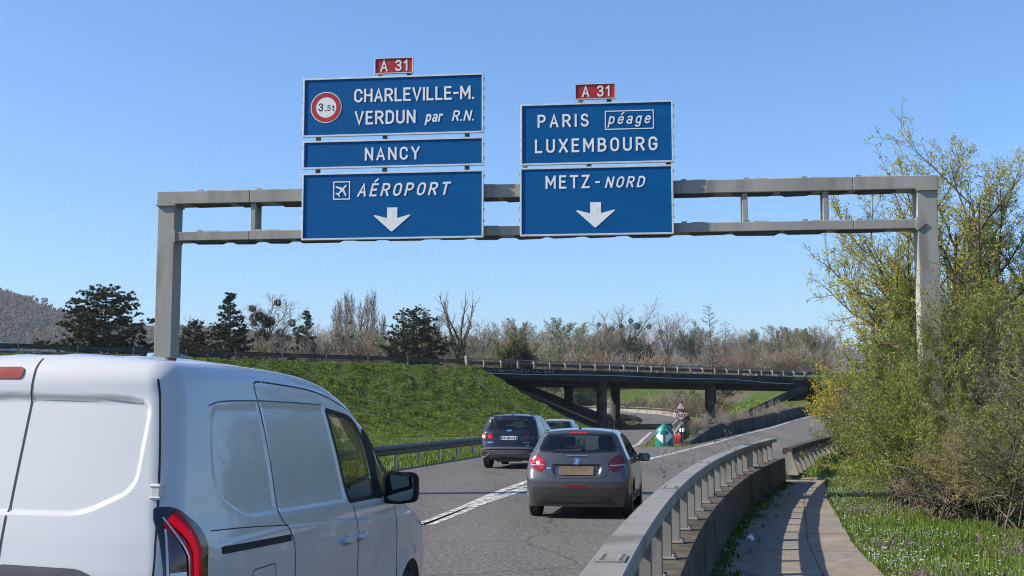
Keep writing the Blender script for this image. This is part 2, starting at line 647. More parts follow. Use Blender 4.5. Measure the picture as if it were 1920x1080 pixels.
def emb_left(t, w):
    """left embankment face: t along the road (beyond T_L it turns round the abutment), w from crest 0 to foot 1"""
    prof = (1 - w) ** 1.28 + 0.06 * math.sin(3.1 * w) * (1 - w)
    if t <= T_L:
        c = BP + BE * t - BN * 0.9
        d = -BN
    else:
        c = BP + BE * T_L - BN * 0.9
        a = min(1.0, (t - T_L) / 10.0)
        d = (-BN * (1 - a) + side * a).normalized()
    run = 13.0
    bumpy = (0.18 * math.sin(t * 0.7 + 3 * w) * math.sin(w * 9 + t * 0.31) + 0.17 * math.sin(t * 4.1 + 2 * math.sin(w * 21)) * math.sin(w * 31 + 1.3 * math.sin(t * 2.3)) * (1 if w < 0.8 else 0.4)) * min(1, 4 * w)
    p = c + d * (run * w)
    return Vector((p.x, p.y, DECK_Z * max(0, prof) - 0.1 * w + bumpy * (1 - w)))

def emb_right(t, w):
    if t >= T_R:
        c = BP + BE * t - BN * 0.9
        d = -BN
    else:
        c = BP + BE * T_R - BN * 0.9
        a = min(1.0, (T_R - t) / 10.0)
        d = (-BN * (1 - a) - side * a).normalized()
    p = c + d * (10.5 * w)
    bumpy = (0.18 * math.sin(t * 0.7 + 3 * w) * math.sin(w * 9 + t * 0.31) + 0.17 * math.sin(t * 4.1 + 2 * math.sin(w * 21)) * math.sin(w * 31 + 1.3 * math.sin(t * 2.3)) * (1 if w < 0.8 else 0.4)) * min(1, 4 * w)
    return Vector((p.x, p.y, DECK_Z * (1 - w) - 0.1 * w + bumpy * (1 - w)))

def emb_mesh(name, fn, t0, t1, nt, nw, mat):
    ts, ws = np.linspace(t0, t1, nt), np.linspace(0, 1, nw)
    V = [fn(t, w) for t in ts for w in ws]
    F = [(i * nw + j, (i + 1) * nw + j, (i + 1) * nw + j + 1, i * nw + j + 1) for i in range(nt - 1) for j in range(nw - 1)]
    o = nmesh(name, [tuple(v) for v in V], F, mat, smooth=True)
    return tag(o, kind='structure')

emb_mesh('embankment_ground', emb_left, -120, T_L + 4, 700, 56, embank_m)
emb_mesh('embankment_ground', emb_right, T_R - 3.5, 190, 300, 32, embank_m)
# flat tops carrying the crossing road, and their far faces
top = MB()
W_ALL = BN * 34.0
for (ta, tb) in ((-120, T_L), (T_R, 190)):
    a, b = BP + BE * ta - BN * 0.9, BP + BE * tb - BN * 0.9
    z = Vector((0, 0, DECK_Z - 0.02))
    W_ALL = BN * 34.0 if ta < 0 else BH * 56.0
    top.add([a + z, b + z, b + W_ALL + z, a + W_ALL + z], [(0, 1, 2, 3)], 0)
    z2 = Vector((0, 0, 4.4 if ta < 0 else 0.0))
    far = BN * (110 if ta < 0 else 45)
    k_ = (BN if ta < 0 else BH) * 7
    top.add([a + W_ALL + z, b + W_ALL + z, b + W_ALL + k_ + z2, a + W_ALL + k_ + z2], [(0, 1, 2, 3)], 0)
    if ta < 0:
        top.add([a + W_ALL + k_ + z2, b + W_ALL + k_ + z2, b + far + z2, a + far + z2], [(0, 1, 2, 3)], 0)
        top.add([a + far + z2, b + far + z2, b + far + BN * 9, a + far + BN * 9], [(0, 1, 2, 3)], 0)
tag(top.build('embankment_top_ground', embank_m), kind='structure')
for o_, w_ in ((1.6, 9.0), (22.5, 9.0)):
    cw = MB()
    for (ta, tb) in ((-120, T_L), (T_R, 190)):
        a, b = BP + BE * ta + BN * o_, BP + BE * tb + BN * o_
        z = Vector((0, 0, DECK_Z + 0.02))
        cw.add([a + z, b + z, b + BN * w_ + z, a + BN * w_ + z], [(0, 1, 2, 3)])
    tag(cw.build('crossing_road', asphalt_m), kind='structure')

# rising ground outside the far bend, where the trees behind the bridge stand
_bc = np.array([(p.x, p.y) for p in bend_c])
def rise_height(x, y):
    d = np.hypot(x[:, None] - _bc[None, :, 0], y[:, None] - _bc[None, :, 1])
    i = np.clip(d.argmin(1), 1, len(_bc) - 2)
    t = _bc[i + 1] - _bc[i - 1]
    w = np.stack([x, y], -1) - _bc[i]
    outside = (t[:, 0] * w[:, 1] - t[:, 1] * w[:, 0]) < 0
    dm = d.min(1)
    k = np.clip((dm - 5.0) / 38.0, 0, 1)
    z = 0.4 + 8.5 * k * k * (3 - 2 * k)
    fade = np.clip((y - 175) / 25.0, 0, 1)
    return np.where(outside & (dm > 4.4), z * fade - 0.3 * (1 - fade), -1.2)
gx, gy = np.meshgrid(np.linspace(-40, 160, 90), np.linspace(170, 400, 90), indexing='ij')
gz = rise_height(gx.ravel(), gy.ravel()).reshape(gx.shape)
idx = np.arange(gx.size).reshape(gx.shape)
F_ = np.stack([idx[:-1, :-1], idx[1:, :-1], idx[1:, 1:], idx[:-1, 1:]], -1).reshape(-1, 4)
tag(nmesh('rising_ground', np.stack([gx, gy, gz], -1).reshape(-1, 3), F_, embank_m, smooth=True), kind='structure')

# wooded hills far off
def hill(name, x0, x1, Y, heights, depth, mat, seed, nx=160, ny=40):
    rg = np.random.default_rng(seed)
    xs = np.linspace(x0, x1, nx)
    hx, hz = np.array([h[0] for h in heights]), np.array([h[1] for h in heights])
    V = []
    for j in range(ny):
        v = j / (ny - 1)
        for i, x in enumerate(xs):
            base = float(np.interp(x, hx, hz))
            shape = math.sin(min(1, v * 1.25) * math.pi / 2) ** 0.9
            V.append((x, Y + depth * v, base * shape * (1 + 0.05 * math.sin(x * 0.031 + v * 5)) + rg.uniform(0, 2.5) - 2.0))
    F = [(j * nx + i, j * nx + i + 1, (j + 1) * nx + i + 1, (j + 1) * nx + i) for j in range(ny - 1) for i in range(nx - 1)]
    return tag(nmesh(name, V, F, mat, smooth=True), kind='structure'), V

hill_m = M('wooded_hill', (0.07, 0.055, 0.04), (0.12, 0.10, 0.07), scale=0.05, rough=1.0, bump=0.8, bscale=0.2, spec=0.0)
def hz(px, py, Y):
    p = AtY(px, py, Y)
    return (p.x, p.z)
hl = [hz(-700, 490, 1300), hz(-300, 510, 1300), hz(-60, 535, 1300), hz(20, 565, 1300), hz(60, 588, 1300), hz(120, 605, 1300), hz(200, 620, 1300), hz(290, 615, 1300), hz(360, 622, 1300), hz(430, 634, 1300), hz(600, 652, 1300), hz(900, 668, 1300)]
hill_o, hill_v = hill('hill', hl[0][0], hl[-1][0], 1000, hl, 340, hill_m, 3)
rl = [hz(700, 672, 2900), hz(1000, 668, 2900), hz(1190, 660, 2900), hz(1420, 660, 2900), hz(1600, 668, 2900), hz(2200, 660, 2900)]
ridge_o, ridge_v = hill('hill', rl[0][0], rl[-1][0], 2500, rl, 450, hill_m, 4, 120, 20)
# ------------------------------------------------------------------ parapet between road and footpath
steel_grey = M('galvanised_steel', (0.20, 0.19, 0.175), (0.33, 0.315, 0.29), scale=2.2, rough=0.6, metal=0.35, bump=0.05, bscale=20, detail=8)
rail_steel_m = M('weathered_rail', (0.175, 0.165, 0.15), (0.275, 0.262, 0.24), scale=1.6, rough=0.65, metal=0.15, bump=0.08, bscale=60, detail=9, c3=(0.13, 0.118, 0.103), s3=1.6, t3=0.56)
wall_m = M('parapet_concrete', (0.045, 0.037, 0.029), (0.125, 0.105, 0.083), scale=4, rough=0.9, bump=0.4, bscale=70, detail=10, c3=(0.03, 0.026, 0.021), s3=1.2, t3=0.58, spec=0.2)
clampless_m = M('splice_steel', (0.165, 0.155, 0.14), (0.255, 0.24, 0.22), scale=9, rough=0.6, metal=0.2)
RZ, WZ = 1.05, 0.56
RAIL_END = 31.6
rys = list(np.linspace(-5, RAIL_END, 74))
rail_path = [Vector((rail_x(y), y, 0)) for y in rys]
par = empty('parapet', (rail_x(12), 12, 0), 'curved concrete parapet wall with flat steel top rail and short posts beside the footpath', 'parapet')
def wall_prof(y):
    o = 0.30 * (1 + 0.25 * min(1, y / 30))
    return [(-0.06, -0.3), (-0.06, WZ - 0.02), (-0.04, WZ), (o - 0.02, WZ), (o, WZ - 0.02), (o + 0.02, -0.3)]
mb = MB()
vs, k = [], 6
for p in rail_path:
    d = Vector((np.polyval(np.polyder(_cf), p.y), 1, 0)).normalized()
    r = Vector((d.y, -d.x, 0))
    for a, z in wall_prof(p.y):
        vs.append(p + r * a + Vector((0, 0, z)))
fs = [(i * k + j, i * k + (j + 1) % k, (i + 1) * k + (j + 1) % k, (i + 1) * k + j) for i in range(len(rail_path) - 1) for j in range(k)]
fs += [tuple(range(k)), tuple((len(rail_path) - 1) * k + j for j in range(k))]
mb.add(vs, fs)
mb.build('wall', wall_m, par, world=True)
# rail cut into lengths, each with a hair gap
fine = resample([Vector((rail_x(y), y, 0)) for y in np.linspace(-5, RAIL_END, 500)], 0.25)
seg_n = 22
for s in range(0, len(fine) - 1, seg_n):
    seg = fine[s:s + seg_n + 1]
    if len(seg) < 2:
        continue
    seg = [q.copy() for q in seg]
    seg[0] += (seg[1] - seg[0]).normalized() * 0.008
    mb = MB()
    mb.sweep(seg, [(0, RZ - 0.085), (-0.004, RZ - 0.01), (0.006, RZ), (0.185, RZ), (0.195, RZ - 0.01), (0.195, RZ - 0.085), (0.175, RZ - 0.085), (0.175, RZ - 0.02), (0.02, RZ - 0.02), (0.02, RZ - 0.085)])
    mb.build('top_rail', rail_steel_m, par, world=True)
    if s:
        d = (seg[1] - seg[0]).normalized()
        r = Vector((d.y, -d.x, 0))
        mb = MB()
        mb.obox(seg[0] + r * 0.095 + Vector((0, 0, RZ + 0.004)), d * 0.14, r * 0.07, (0, 0, 0.0035))
        for e in (-0.10, -0.04, 0.04, 0.10):
            for a in (0.05, 0.14):
                c = seg[0] + d * e + r * a + Vector((0, 0, RZ))
                mb.lathe([(0.013, 0.006), (0.013, 0.014), (0, 0.016)], c, n=6)
        mb.build('splice_plate', clampless_m, par, world=True)
posts = resample([Vector((rail_x(y), y, 0)) for y in np.linspace(-4.4, RAIL_END - 0.4, 500)], 1.22)
for i, p in enumerate(posts):
    d = Vector((np.polyval(np.polyder(_cf), p.y), 1, 0)).normalized()
    r = Vector((d.y, -d.x, 0))
    big = 2.0 if i == 18 else 1.0
    c = p + r * 0.115
    mb = MB()
    mb.obox(c + Vector((0, 0, (WZ + RZ - 0.02) / 2)), d * (0.045 * big), r * 0.075, (0, 0, (RZ - 0.02 - WZ) / 2 - 0.004))
    mb.obox(c + Vector((0, 0, WZ + 0.012)), d * 0.08, r * 0.11, (0, 0, 0.01))
    for s in (-1, 1):
        mb.obox(c + d * (0.06 * s) + r * 0.09 + Vector((0, 0, WZ + 0.03)), d * 0.012, r * 0.012, (0, 0, 0.014))
    mb.build('post', rail_steel_m, par, world=True, bevel=0.006)

# ------------------------------------------------------------------ balustrade-like barrier along the ramp
bar2 = empty('ramp_barrier', (9.5, 42, 0), 'low barrier of closely set leaning posts along the outer edge of the ramp', 'barrier')
bp = []
for y in np.linspace(32.4, 61, 60):
    bp.append(Vector((right_edge_x(y) + 0.42, y, ramp_z(y) - 0.02)))
bps = resample(bp, 0.25)
mb = MB()
mb.sweep(bps, [(-0.12, 0.62), (-0.12, 0.78), (-0.09, 0.80), (0.14, 0.80), (0.14, 0.66)])
mb.build('top_beam', dark_concrete_m, bar2, world=True)
mb = MB()
mb.sweep(bps, [(-0.1, -0.5), (-0.1, 0.10), (0.12, 0.10), (0.12, -0.5)])
mb.build('base_beam', dark_concrete_m, bar2, world=True)
for p, q in zip(resample(bp, 1.35)[:-1], resample(bp, 1.35)[1:]):
    d = (q - p).normalized()
    r = Vector((d.y, -d.x, 0)).normalized()
    mb = MB()
    mb.add([p + r * a + d * e + Vector((0, 0, z)) for z in (0.1, 0.69) for a, e in ((0.02, -0.11), (0.30 - 0.18 * (z > 0.5), -0.11), (0.30 - 0.18 * (z > 0.5), 0.11), (0.02, 0.11))],
           [(3, 2, 1, 0), (4, 5, 6, 7), (0, 1, 5, 4), (1, 2, 6, 5), (2, 3, 7, 6), (3, 0, 4, 7)])
    mb.build('post', concrete_m, bar2, world=True)

# grass bank against the back of the barrier
bk = MB()
yb_ = list(np.linspace(33.5, 62, 40))
row = []
for y in yb_:
    x0 = right_edge_x(y) + 0.55
    r_ = ramp_z(y)
    wob = 0.06 * math.sin(y * 2.3)
    k_ = min(1.0, max(0.0, (y - 33.5) / 5.0))
    row += [(x0 - 0.15, y, -0.085 + k_ * (0.24 + r_ * 0.6 + wob)), (x0 + 0.35, y - 0.1, -0.085 + k_ * (0.22 + r_ * 0.5 + wob)), (x0 + 1.2, y - 0.3, -0.087 + k_ * (0.12 + r_ * 0.2)), (x0 + 2.2, y - 0.6, -0.095)]
bk.add(row, [(i * 4 + j, i * 4 + j + 1, (i + 1) * 4 + j + 1, (i + 1) * 4 + j) for i in range(39) for j in range(3)])
tag(bk.build('grass_bank_ground', soil_m, smooth=True), kind='structure')
bank_rows = row

# weathered low wall on the inner side of the ramp
iw = empty('ramp_wall', (11.5, 64, 0), 'low weathered concrete wall with weeds on the inner edge of the rising ramp', 'wall')
wp = [Vector((line2_x(y) - 1.3, y, ramp_z(y))) for y in np.linspace(58, 125, 70)]
mb = MB()
vs, fs = [], []
for i, p in enumerate(wp):
    d = wp[min(i + 1, len(wp) - 1)] - wp[max(i - 1, 0)]
    r = Vector((d.y, -d.x, 0)).normalized()
    hgt = 0.62 * min(1, 0.15 + i / 9.0)
    for a, z in ((-0.2, -p.z - 0.05), (-0.2, hgt - 0.03), (-0.16, hgt), (0.16, hgt), (0.2, hgt - 0.03), (0.24, -0.2)):
        vs.append(p + r * a + Vector((0, 0, z)))
fs = [(i * 6 + j, i * 6 + (j + 1) % 6, (i + 1) * 6 + (j + 1) % 6, (i + 1) * 6 + j) for i in range(len(wp) - 1) for j in range(6)]
fs += [tuple(range(6)), tuple((len(wp) - 1) * 6 + j for j in range(6))]
mb.add(vs, fs)
mb.build('wall', dark_concrete_m, iw, world=True)
iw_path = wp

# ------------------------------------------------------------------ W-beam crash barriers
wbeam_m = M('crash_barrier_steel', (0.055, 0.052, 0.049), (0.11, 0.104, 0.098), scale=2, rough=0.55, metal=0.4, bump=0.05, bscale=10, detail=8, stretch=(1, 1, 4))
ppost_m = M('parapet_post', (0.17, 0.15, 0.122), (0.25, 0.222, 0.185), scale=3, rough=0.7)
WPROF = [(0, 0.0), (0.03, 0.02), (0.08, 0.06), (0.08, 0.11), (0.03, 0.14), (0.03, 0.17), (0.08, 0.20), (0.08, 0.25), (0.03, 0.29), (0.0, 0.31),
         (-0.006, 0.31), (0.022, 0.285), (0.072, 0.245), (0.072, 0.205), (0.022, 0.172), (0.022, 0.138), (0.072, 0.105), (0.072, 0.065), (0.022, 0.025), (-0.006, 0.0)]

def crash_barrier(label, path, top, step, side_sign, base_name='crash_barrier', post_from=0.0, mat=wbeam_m, group=None, post_mat=None):
    t = empty(base_name, path[len(path) // 2], label, 'crash barrier', group)
    fine_ = resample(path, 1.0)
    mb = MB()
    mb.sweep(fine_, [(a * side_sign, z + top - 0.31) for a, z in WPROF])
    mb.build('beam', mat, t, world=True, smooth=False)
    for i, p in enumerate(resample(path, step)):
        d = (fine_[1] - fine_[0]).normalized()
        r = Vector((d.y, -d.x, 0)).normalized() * side_sign
        mb = MB()
        c = p - r * 0.06
        z0 = post_from
        for (a, b, w) in ((-0.05, 0.05, 0.006),):
            mb.obox(c + Vector((0, 0, (top + z0) / 2)), d * 0.006, r * 0.05, (0, 0, (top - z0) / 2 + 0.02))
            mb.obox(c + r * 0.05 + Vector((0, 0, (top + z0) / 2)), d * 0.04, r * 0.005, (0, 0, (top - z0) / 2 + 0.02))
            mb.obox(c - r * 0.05 + Vector((0, 0, (top + z0) / 2)), d * 0.04, r * 0.005, (0, 0, (top - z0) / 2 + 0.02))
        mb.obox(c + r * 0.04 + Vector((0, 0, top - 0.155)), d * 0.05, r * 0.03, (0, 0, 0.12))
        mb.build('post', post_mat or steel_grey, t, world=True)
    return t

lp = [Vector((-3.86 + 0.2 * (y - 37.8), y, 0)) for y in np.linspace(2, 64, 60)]
crash_barrier('dark steel crash barrier on thin posts along the left verge of the road', lp, 0.68, 2.7, 1, post_from=-0.1)

def on_deck(t, o=0.0, z=DECK_Z):
    p = BP + BE * t + BN * o
    return Vector((p.x, p.y, z))

cp1 = [on_deck(t) for t in np.linspace(-100, T_L - 0.4, 60)]
crash_barrier('long dark crash barrier running along the crest of the grass embankment', cp1, 0.66, 4.0, -1, post_from=-0.3, post_mat=ppost_m)
cp2 = [on_deck(t, 11.6) for t in np.linspace(-110, -2, 40)]
crash_barrier('dark crash barrier in the middle of the crossing road behind the light blue car', cp2, 0.75, 2.0, 1, post_from=-0.1)
cp3 = [on_deck(t) for t in np.linspace(T_R + 0.4, 120, 30)]
crash_barrier('short run of crash barrier past the right end of the bridge', cp3, 0.66, 4.0, -1, post_from=-0.3, post_mat=ppost_m)

# ------------------------------------------------------------------ the bridge
bridge = empty('bridge', on_deck((T_L + T_R) / 2, 0, 0), 'low dark concrete road bridge on round columns crossing the road', 'bridge')
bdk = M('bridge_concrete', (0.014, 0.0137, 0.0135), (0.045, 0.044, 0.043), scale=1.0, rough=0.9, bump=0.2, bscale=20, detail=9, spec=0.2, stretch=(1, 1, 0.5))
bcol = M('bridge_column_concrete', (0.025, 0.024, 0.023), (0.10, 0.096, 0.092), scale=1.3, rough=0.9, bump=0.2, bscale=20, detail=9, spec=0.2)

def deck(name, o0, wid, parent):
    h0 = o0 / (BH.dot(BN))
    h1 = (o0 + wid) / (BH.dot(BN))
    a, b = BP + BE * (T_L - 1.5), BP + BE * (T_R + 1.5)
    mb = MB()
    for (za, zb, i0, i1) in ((DECK_Z - 0.42, DECK_Z, 0.0, 0.0), (SOFFIT, DECK_Z - 0.42, 0.35, 0.35)):
        q = [a + BH * (h0 + i0), b + BH * (h0 + i0), b + BH * (h1 - i1), a + BH * (h1 - i1)]
        mb.add([p + Vector((0, 0, za)) for p in q] + [p + Vector((0, 0, zb - (0.003 if zb < DECK_Z else 0))) for p in q],
               [(3, 2, 1, 0), (4, 5, 6, 7), (0, 1, 5, 4), (1, 2, 6, 5), (2, 3, 7, 6), (3, 0, 4, 7)])
    return mb.build(name, bdk, parent, world=True)

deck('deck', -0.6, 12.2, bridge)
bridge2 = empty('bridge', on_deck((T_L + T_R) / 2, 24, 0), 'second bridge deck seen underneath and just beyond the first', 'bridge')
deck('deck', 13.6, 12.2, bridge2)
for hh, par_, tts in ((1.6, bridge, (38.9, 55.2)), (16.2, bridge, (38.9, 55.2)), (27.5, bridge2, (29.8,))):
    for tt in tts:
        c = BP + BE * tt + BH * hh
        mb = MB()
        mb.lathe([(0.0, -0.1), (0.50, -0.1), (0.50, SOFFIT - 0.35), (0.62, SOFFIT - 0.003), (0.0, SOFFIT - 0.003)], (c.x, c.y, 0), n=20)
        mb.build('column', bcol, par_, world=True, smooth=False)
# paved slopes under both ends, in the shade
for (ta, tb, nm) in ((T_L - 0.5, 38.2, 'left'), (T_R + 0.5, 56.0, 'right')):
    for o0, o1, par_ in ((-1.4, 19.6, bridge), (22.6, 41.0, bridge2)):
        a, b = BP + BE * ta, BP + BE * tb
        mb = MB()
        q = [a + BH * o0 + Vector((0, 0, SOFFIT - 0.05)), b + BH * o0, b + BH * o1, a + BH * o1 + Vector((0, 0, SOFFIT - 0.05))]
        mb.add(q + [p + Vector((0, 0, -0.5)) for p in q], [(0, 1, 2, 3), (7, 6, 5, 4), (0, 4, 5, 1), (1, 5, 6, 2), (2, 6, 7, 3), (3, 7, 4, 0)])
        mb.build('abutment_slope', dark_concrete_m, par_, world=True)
# concrete edge of the slopes, catching light
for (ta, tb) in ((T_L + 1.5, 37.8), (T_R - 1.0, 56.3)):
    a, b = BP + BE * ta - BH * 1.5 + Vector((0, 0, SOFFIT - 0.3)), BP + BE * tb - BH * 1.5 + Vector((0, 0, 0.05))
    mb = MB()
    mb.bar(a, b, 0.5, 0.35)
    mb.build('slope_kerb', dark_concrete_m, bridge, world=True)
# steel parapet: thin top rail on light posts, crash beam behind
mb = MB()
mb.sweep([on_deck(t, -0.35) for t in np.linspace(T_L - 0.5, T_R + 0.5, 30)], [(-0.07, 0.70), (-0.07, 0.80), (0.07, 0.80), (0.07, 0.70)])
mb.build('parapet_rail', rail_steel_m, bridge, world=True)
mb = MB()
mb.sweep([on_deck(t, 0.1) for t in np.linspace(T_L - 0.5, T_R + 0.5, 30)], [(a, z + 0.27) for a, z in WPROF])
mb.build('crash_beam', wbeam_m, bridge, world=True)
ppost_m = M('parapet_post', (0.17, 0.15, 0.122), (0.25, 0.222, 0.185), scale=3, rough=0.7)
for i, t in enumerate(np.arange(T_L - 0.3, T_R + 0.5, 1.98)):
    c = on_deck(t, -0.3)
    mb = MB()
    if i == 0:
        mb.obox(c + Vector((0, 0, 0.42)), BE * 0.14, BN * 0.14, (0, 0, 0.55))
    elif i % 2:
        mb.obox(c + Vector((0, 0, 0.35)), BE * 0.10, BN * 0.05, (0, 0, 0.36))
        mb.obox(c + Vector((0, 0, 0.06)), BE * 0.17, BN * 0.08, (0, 0, 0.06))
    else:
        mb.obox(c + Vector((0, 0, 0.35)), BE * 0.07, BN * 0.05, (0, 0, 0.36))
        mb.obox(c + BN * 0.25 + BE * 0.2 + Vector((0, 0, 0.33)), BE * 0.09, BN * 0.05, (0, 0, 0.33))
        mb.obox(c + BN * 0.25 + BE * 0.2 + Vector((0, 0, 0.6)), BE * 0.16, BN * 0.06, (0, 0, 0.08))
    mb.build('parapet_post', ppost_m, bridge, world=True)
# sagging pale conduit along the edge beam
cpts = []
for t in np.linspace(T_L + 1, T_R - 3, 60):
    f = (t - T_L) / (T_R - T_L)
    sag = 0.30 * max(0, min(1, (f - 0.70) / 0.14)) + 0.05 * math.sin(f * 14)
    cpts.append(on_deck(t, -0.72, DECK_Z - 0.46 - sag))
mb = MB()
mb.tube(cpts, 0.045, 6)
mb.build('conduit', M('conduit_plastic', (0.30, 0.36, 0.42), rough=0.5), bridge, world=True)

FONT_CACHE = {}
def text_obj(name, s, mat, parent, origin, ux, uz, height, width=None, bold=0.0, shear=0.0, spacing=1.0, depth=0.002, align='CENTER'):
    """lettering lying in the plane of ux, uz; height is the capital height; width squeezes the line to that length"""
    cu = bpy.data.curves.new(name, 'FONT')
    cu.body = s
    cu.size = 1.0
    cu.offset = bold
    cu.shear = shear
    cu.space_character = spacing
    cu.extrude = 0.0
    cu.resolution_u = 4
    tmp = bpy.data.objects.new('tmp_text', cu)
    sc.collection.objects.link(tmp)
    dg = bpy.context.evaluated_depsgraph_get()
    me = bpy.data.meshes.new_from_object(tmp.evaluated_get(dg))
    bpy.data.objects.remove(tmp)
    bpy.data.curves.remove(cu)
    co = np.empty(len(me.vertices) * 3, dtype=np.float32)
    me.vertices.foreach_get('co', co)
    co = co.reshape(-1, 3)
    x0, x1 = co[:, 0].min(), co[:, 0].max()
    # capital height of the built-in face, measured once
    if 'cap' not in FONT_CACHE:
        c2 = bpy.data.curves.new('cap', 'FONT')
        c2.body = 'H'
        t2 = bpy.data.objects.new('cap', c2)
        sc.collection.objects.link(t2)
        m2 = bpy.data.meshes.new_from_object(t2.evaluated_get(bpy.context.evaluated_depsgraph_get()))
        FONT_CACHE['cap'] = max(v.co.y for v in m2.vertices)
        bpy.data.objects.remove(t2)
    sy = height / FONT_CACHE['cap']
    sx = sy if width is None else width / (x1 - x0)
    px = (co[:, 0] - ((x0 + x1) / 2 if align == 'CENTER' else x0)) * sx
    pz = co[:, 1] * sy
    ux, uz, origin = Vector(ux), Vector(uz), Vector(origin)
    V = np.array(origin)[None, :] + px[:, None] * np.array(ux)[None, :] + pz[:, None] * np.array(uz)[None, :]
    if parent is not None:
        inv = np.array(parent.matrix_basis.inverted())
        V = V @ inv[:3, :3].T + inv[:3, 3]
    me.vertices.foreach_set('co', V.astype(np.float32).ravel())
    me.update()
    me.materials.clear()
    me.materials.append(mat)
    o = bpy.data.objects.new(name, me)
    return link(o, parent)

spray_m = M('spray_paint', (0.30, 0.28, 0.33), (0.14, 0.13, 0.16), scale=8, rough=0.8)
gq = on_deck(T_R - 2.6, -0.99, DECK_Z - 0.36)
text_obj('graffiti', '203', spray_m, bridge, gq, BE, (0, 0, 1), 0.30, 2.2, bold=0.01, shear=0.3)
rg = random.Random(4)
mb = MB()
gx = T_L + 1.6
while gx < T_L + 9.0:
    pts = [on_deck(gx + rg.uniform(-0.05, 0.4), -0.985, DECK_Z - rg.uniform(0.08, 0.36)) for _ in range(4)]
    mb.tube(spline(pts, 8), 0.016, 4)
    gx += rg.uniform(0.25, 0.6)
mb.build('graffiti', spray_m, bridge, world=True)

# ------------------------------------------------------------------ wall and railing along the bend beyond the bridge
bw = empty('bend_wall', (24, 190, 0), 'pale low wall with thin railing round the outside of the far bend', 'wall')
wl = offset_path(bend_c, 3.6)
wl = [p for p in wl if p.y > 108]
near = [Vector((8.6, 66, 0)), Vector((11.2, 84, 0)), Vector((13.2, 98, 0))]
wl = spline(near + [wl[0]], 20)[:-1] + wl
mb = MB()
mb.sweep(wl, [(-0.18, -0.6), (-0.18, 0.62), (0.18, 0.62), (0.2, -1.6)])
mb.build('wall', concrete_m, bw, world=True)
mb = MB()
mb.sweep(wl, [(-0.06, 0.96), (-0.06, 1.04), (0.06, 1.04), (0.06, 0.96)])
mb.build('railing', rail_steel_m, bw, world=True)
for p in resample(wl, 2.6)[2:70]:
    mb = MB()
    mb.obox(p + Vector((0, 0, 0.8)), (0.04, 0, 0), (0, 0.04, 0), (0, 0, 0.18))
    mb.build('post', rail_steel_m, bw, world=True)
# inner side of the bend: plain crash barrier
ib = [p for p in offset_path(bend_c, -3.7) if p.y > 122 and p.x > -6]
crash_barrier('pale crash barrier round the inside of the far bend', ib, 0.75, 4.0, 1, post_from=-0.3, mat=rail_steel_m)

# ------------------------------------------------------------------ gantry
GA, GB_ = Vector((-7.17, 25.5, 0)), Vector((8.0, 23.7, 0))
GU = (GB_ - GA).normalized()
GN = Vector((-GU.y, GU.x, 0))                    # away from the camera
UP = Vector((0, 0, 1))

def on_gantry(px, py, off=0.0):
    """pixel to (u, z) in a plane parallel to the gantry front, off metres behind it"""
    d = ray(px, py)
    o = Vector((0, 0, EYE))
    P = GA + GN * off
    t = (P - o).dot(GN) / d.dot(GN)
    q = o + d * t
    return (q - GA).dot(GU), q.z

def gpt(u, z, off=0.0):
    return GA + GU * u + GN * off + UP * z

gan_m = M('gantry_concrete', (0.245, 0.235, 0.22), (0.345, 0.33, 0.305), scale=1.1, rough=0.75, bump=0.08, bscale=40, detail=9, c3=(0.195, 0.185, 0.172), s3=2.6, t3=0.58, stretch=(1, 1, 0.18), metal=0.1)
gan = empty('sign_gantry', GA.copy(), 'grey portal gantry of two horizontal beams spanning the road and carrying blue signs', 'gantry')
DEP = 0.45
uL0, zT = on_gantry(297, 360)
uL1, _ = on_gantry(327, 420)
uR1, zT2 = on_gantry(1756, 328)
uR0, _ = on_gantry(1721, 420)
zT = (zT + zT2) / 2
_, zb1 = on_gantry(440, 379)
_, zc0 = on_gantry(440, 433)
_, zc1 = on_gantry(440, 447)
BHT = 0.27
def gbox(u0, u1, z0, z1, o0, o1, name, mat=gan_m, bevel=0.012):
    mb = MB()
    mb.obox(gpt((u0 + u1) / 2, (z0 + z1) / 2, (o0 + o1) / 2), GU * ((u1 - u0) / 2), GN * ((o1 - o0) / 2), UP * ((z1 - z0) / 2))
    return mb.build(name, mat, gan, world=True, bevel=bevel)
zLB1 = zc0
zLB0 = zLB1 - 0.19
gbox(uL0, uL1, -0.2, zT - BHT - 0.005, 0, DEP, 'post')
gbox(uR0, uR1, -0.2, zT - BHT - 0.005, 0, DEP, 'post')
# beams in bolted lengths
cuts = [uL0 - 0.02, uL0 + 2.0, uL0 + 4.9, uL0 + 7.8, uL0 + 10.7, uR1 - 1.6, uR1 + 0.02]
for a, b in zip(cuts[:-1], cuts[1:]):
    gbox(a + 0.004, b - 0.004, zT - BHT, zT, -0.03, DEP + 0.03, 'top_beam')
cuts[0], cuts[-1] = uL1 + 0.006, uR0 - 0.006
for a, b in zip(cuts[:-1], cuts[1:]):
    gbox(a + 0.004, b - 0.004, zLB0, zLB1, -0.01, DEP - 0.03, 'bottom_beam')
for px in (474, 1397, 1549):
    uu, _ = on_gantry(px, 400)
    for o0 in (0.02, DEP - 0.13):
        gbox(uu - 0.055, uu + 0.055, zLB1 - 0.003, zT - BHT + 0.003, o0, o0 + 0.1, 'strut')
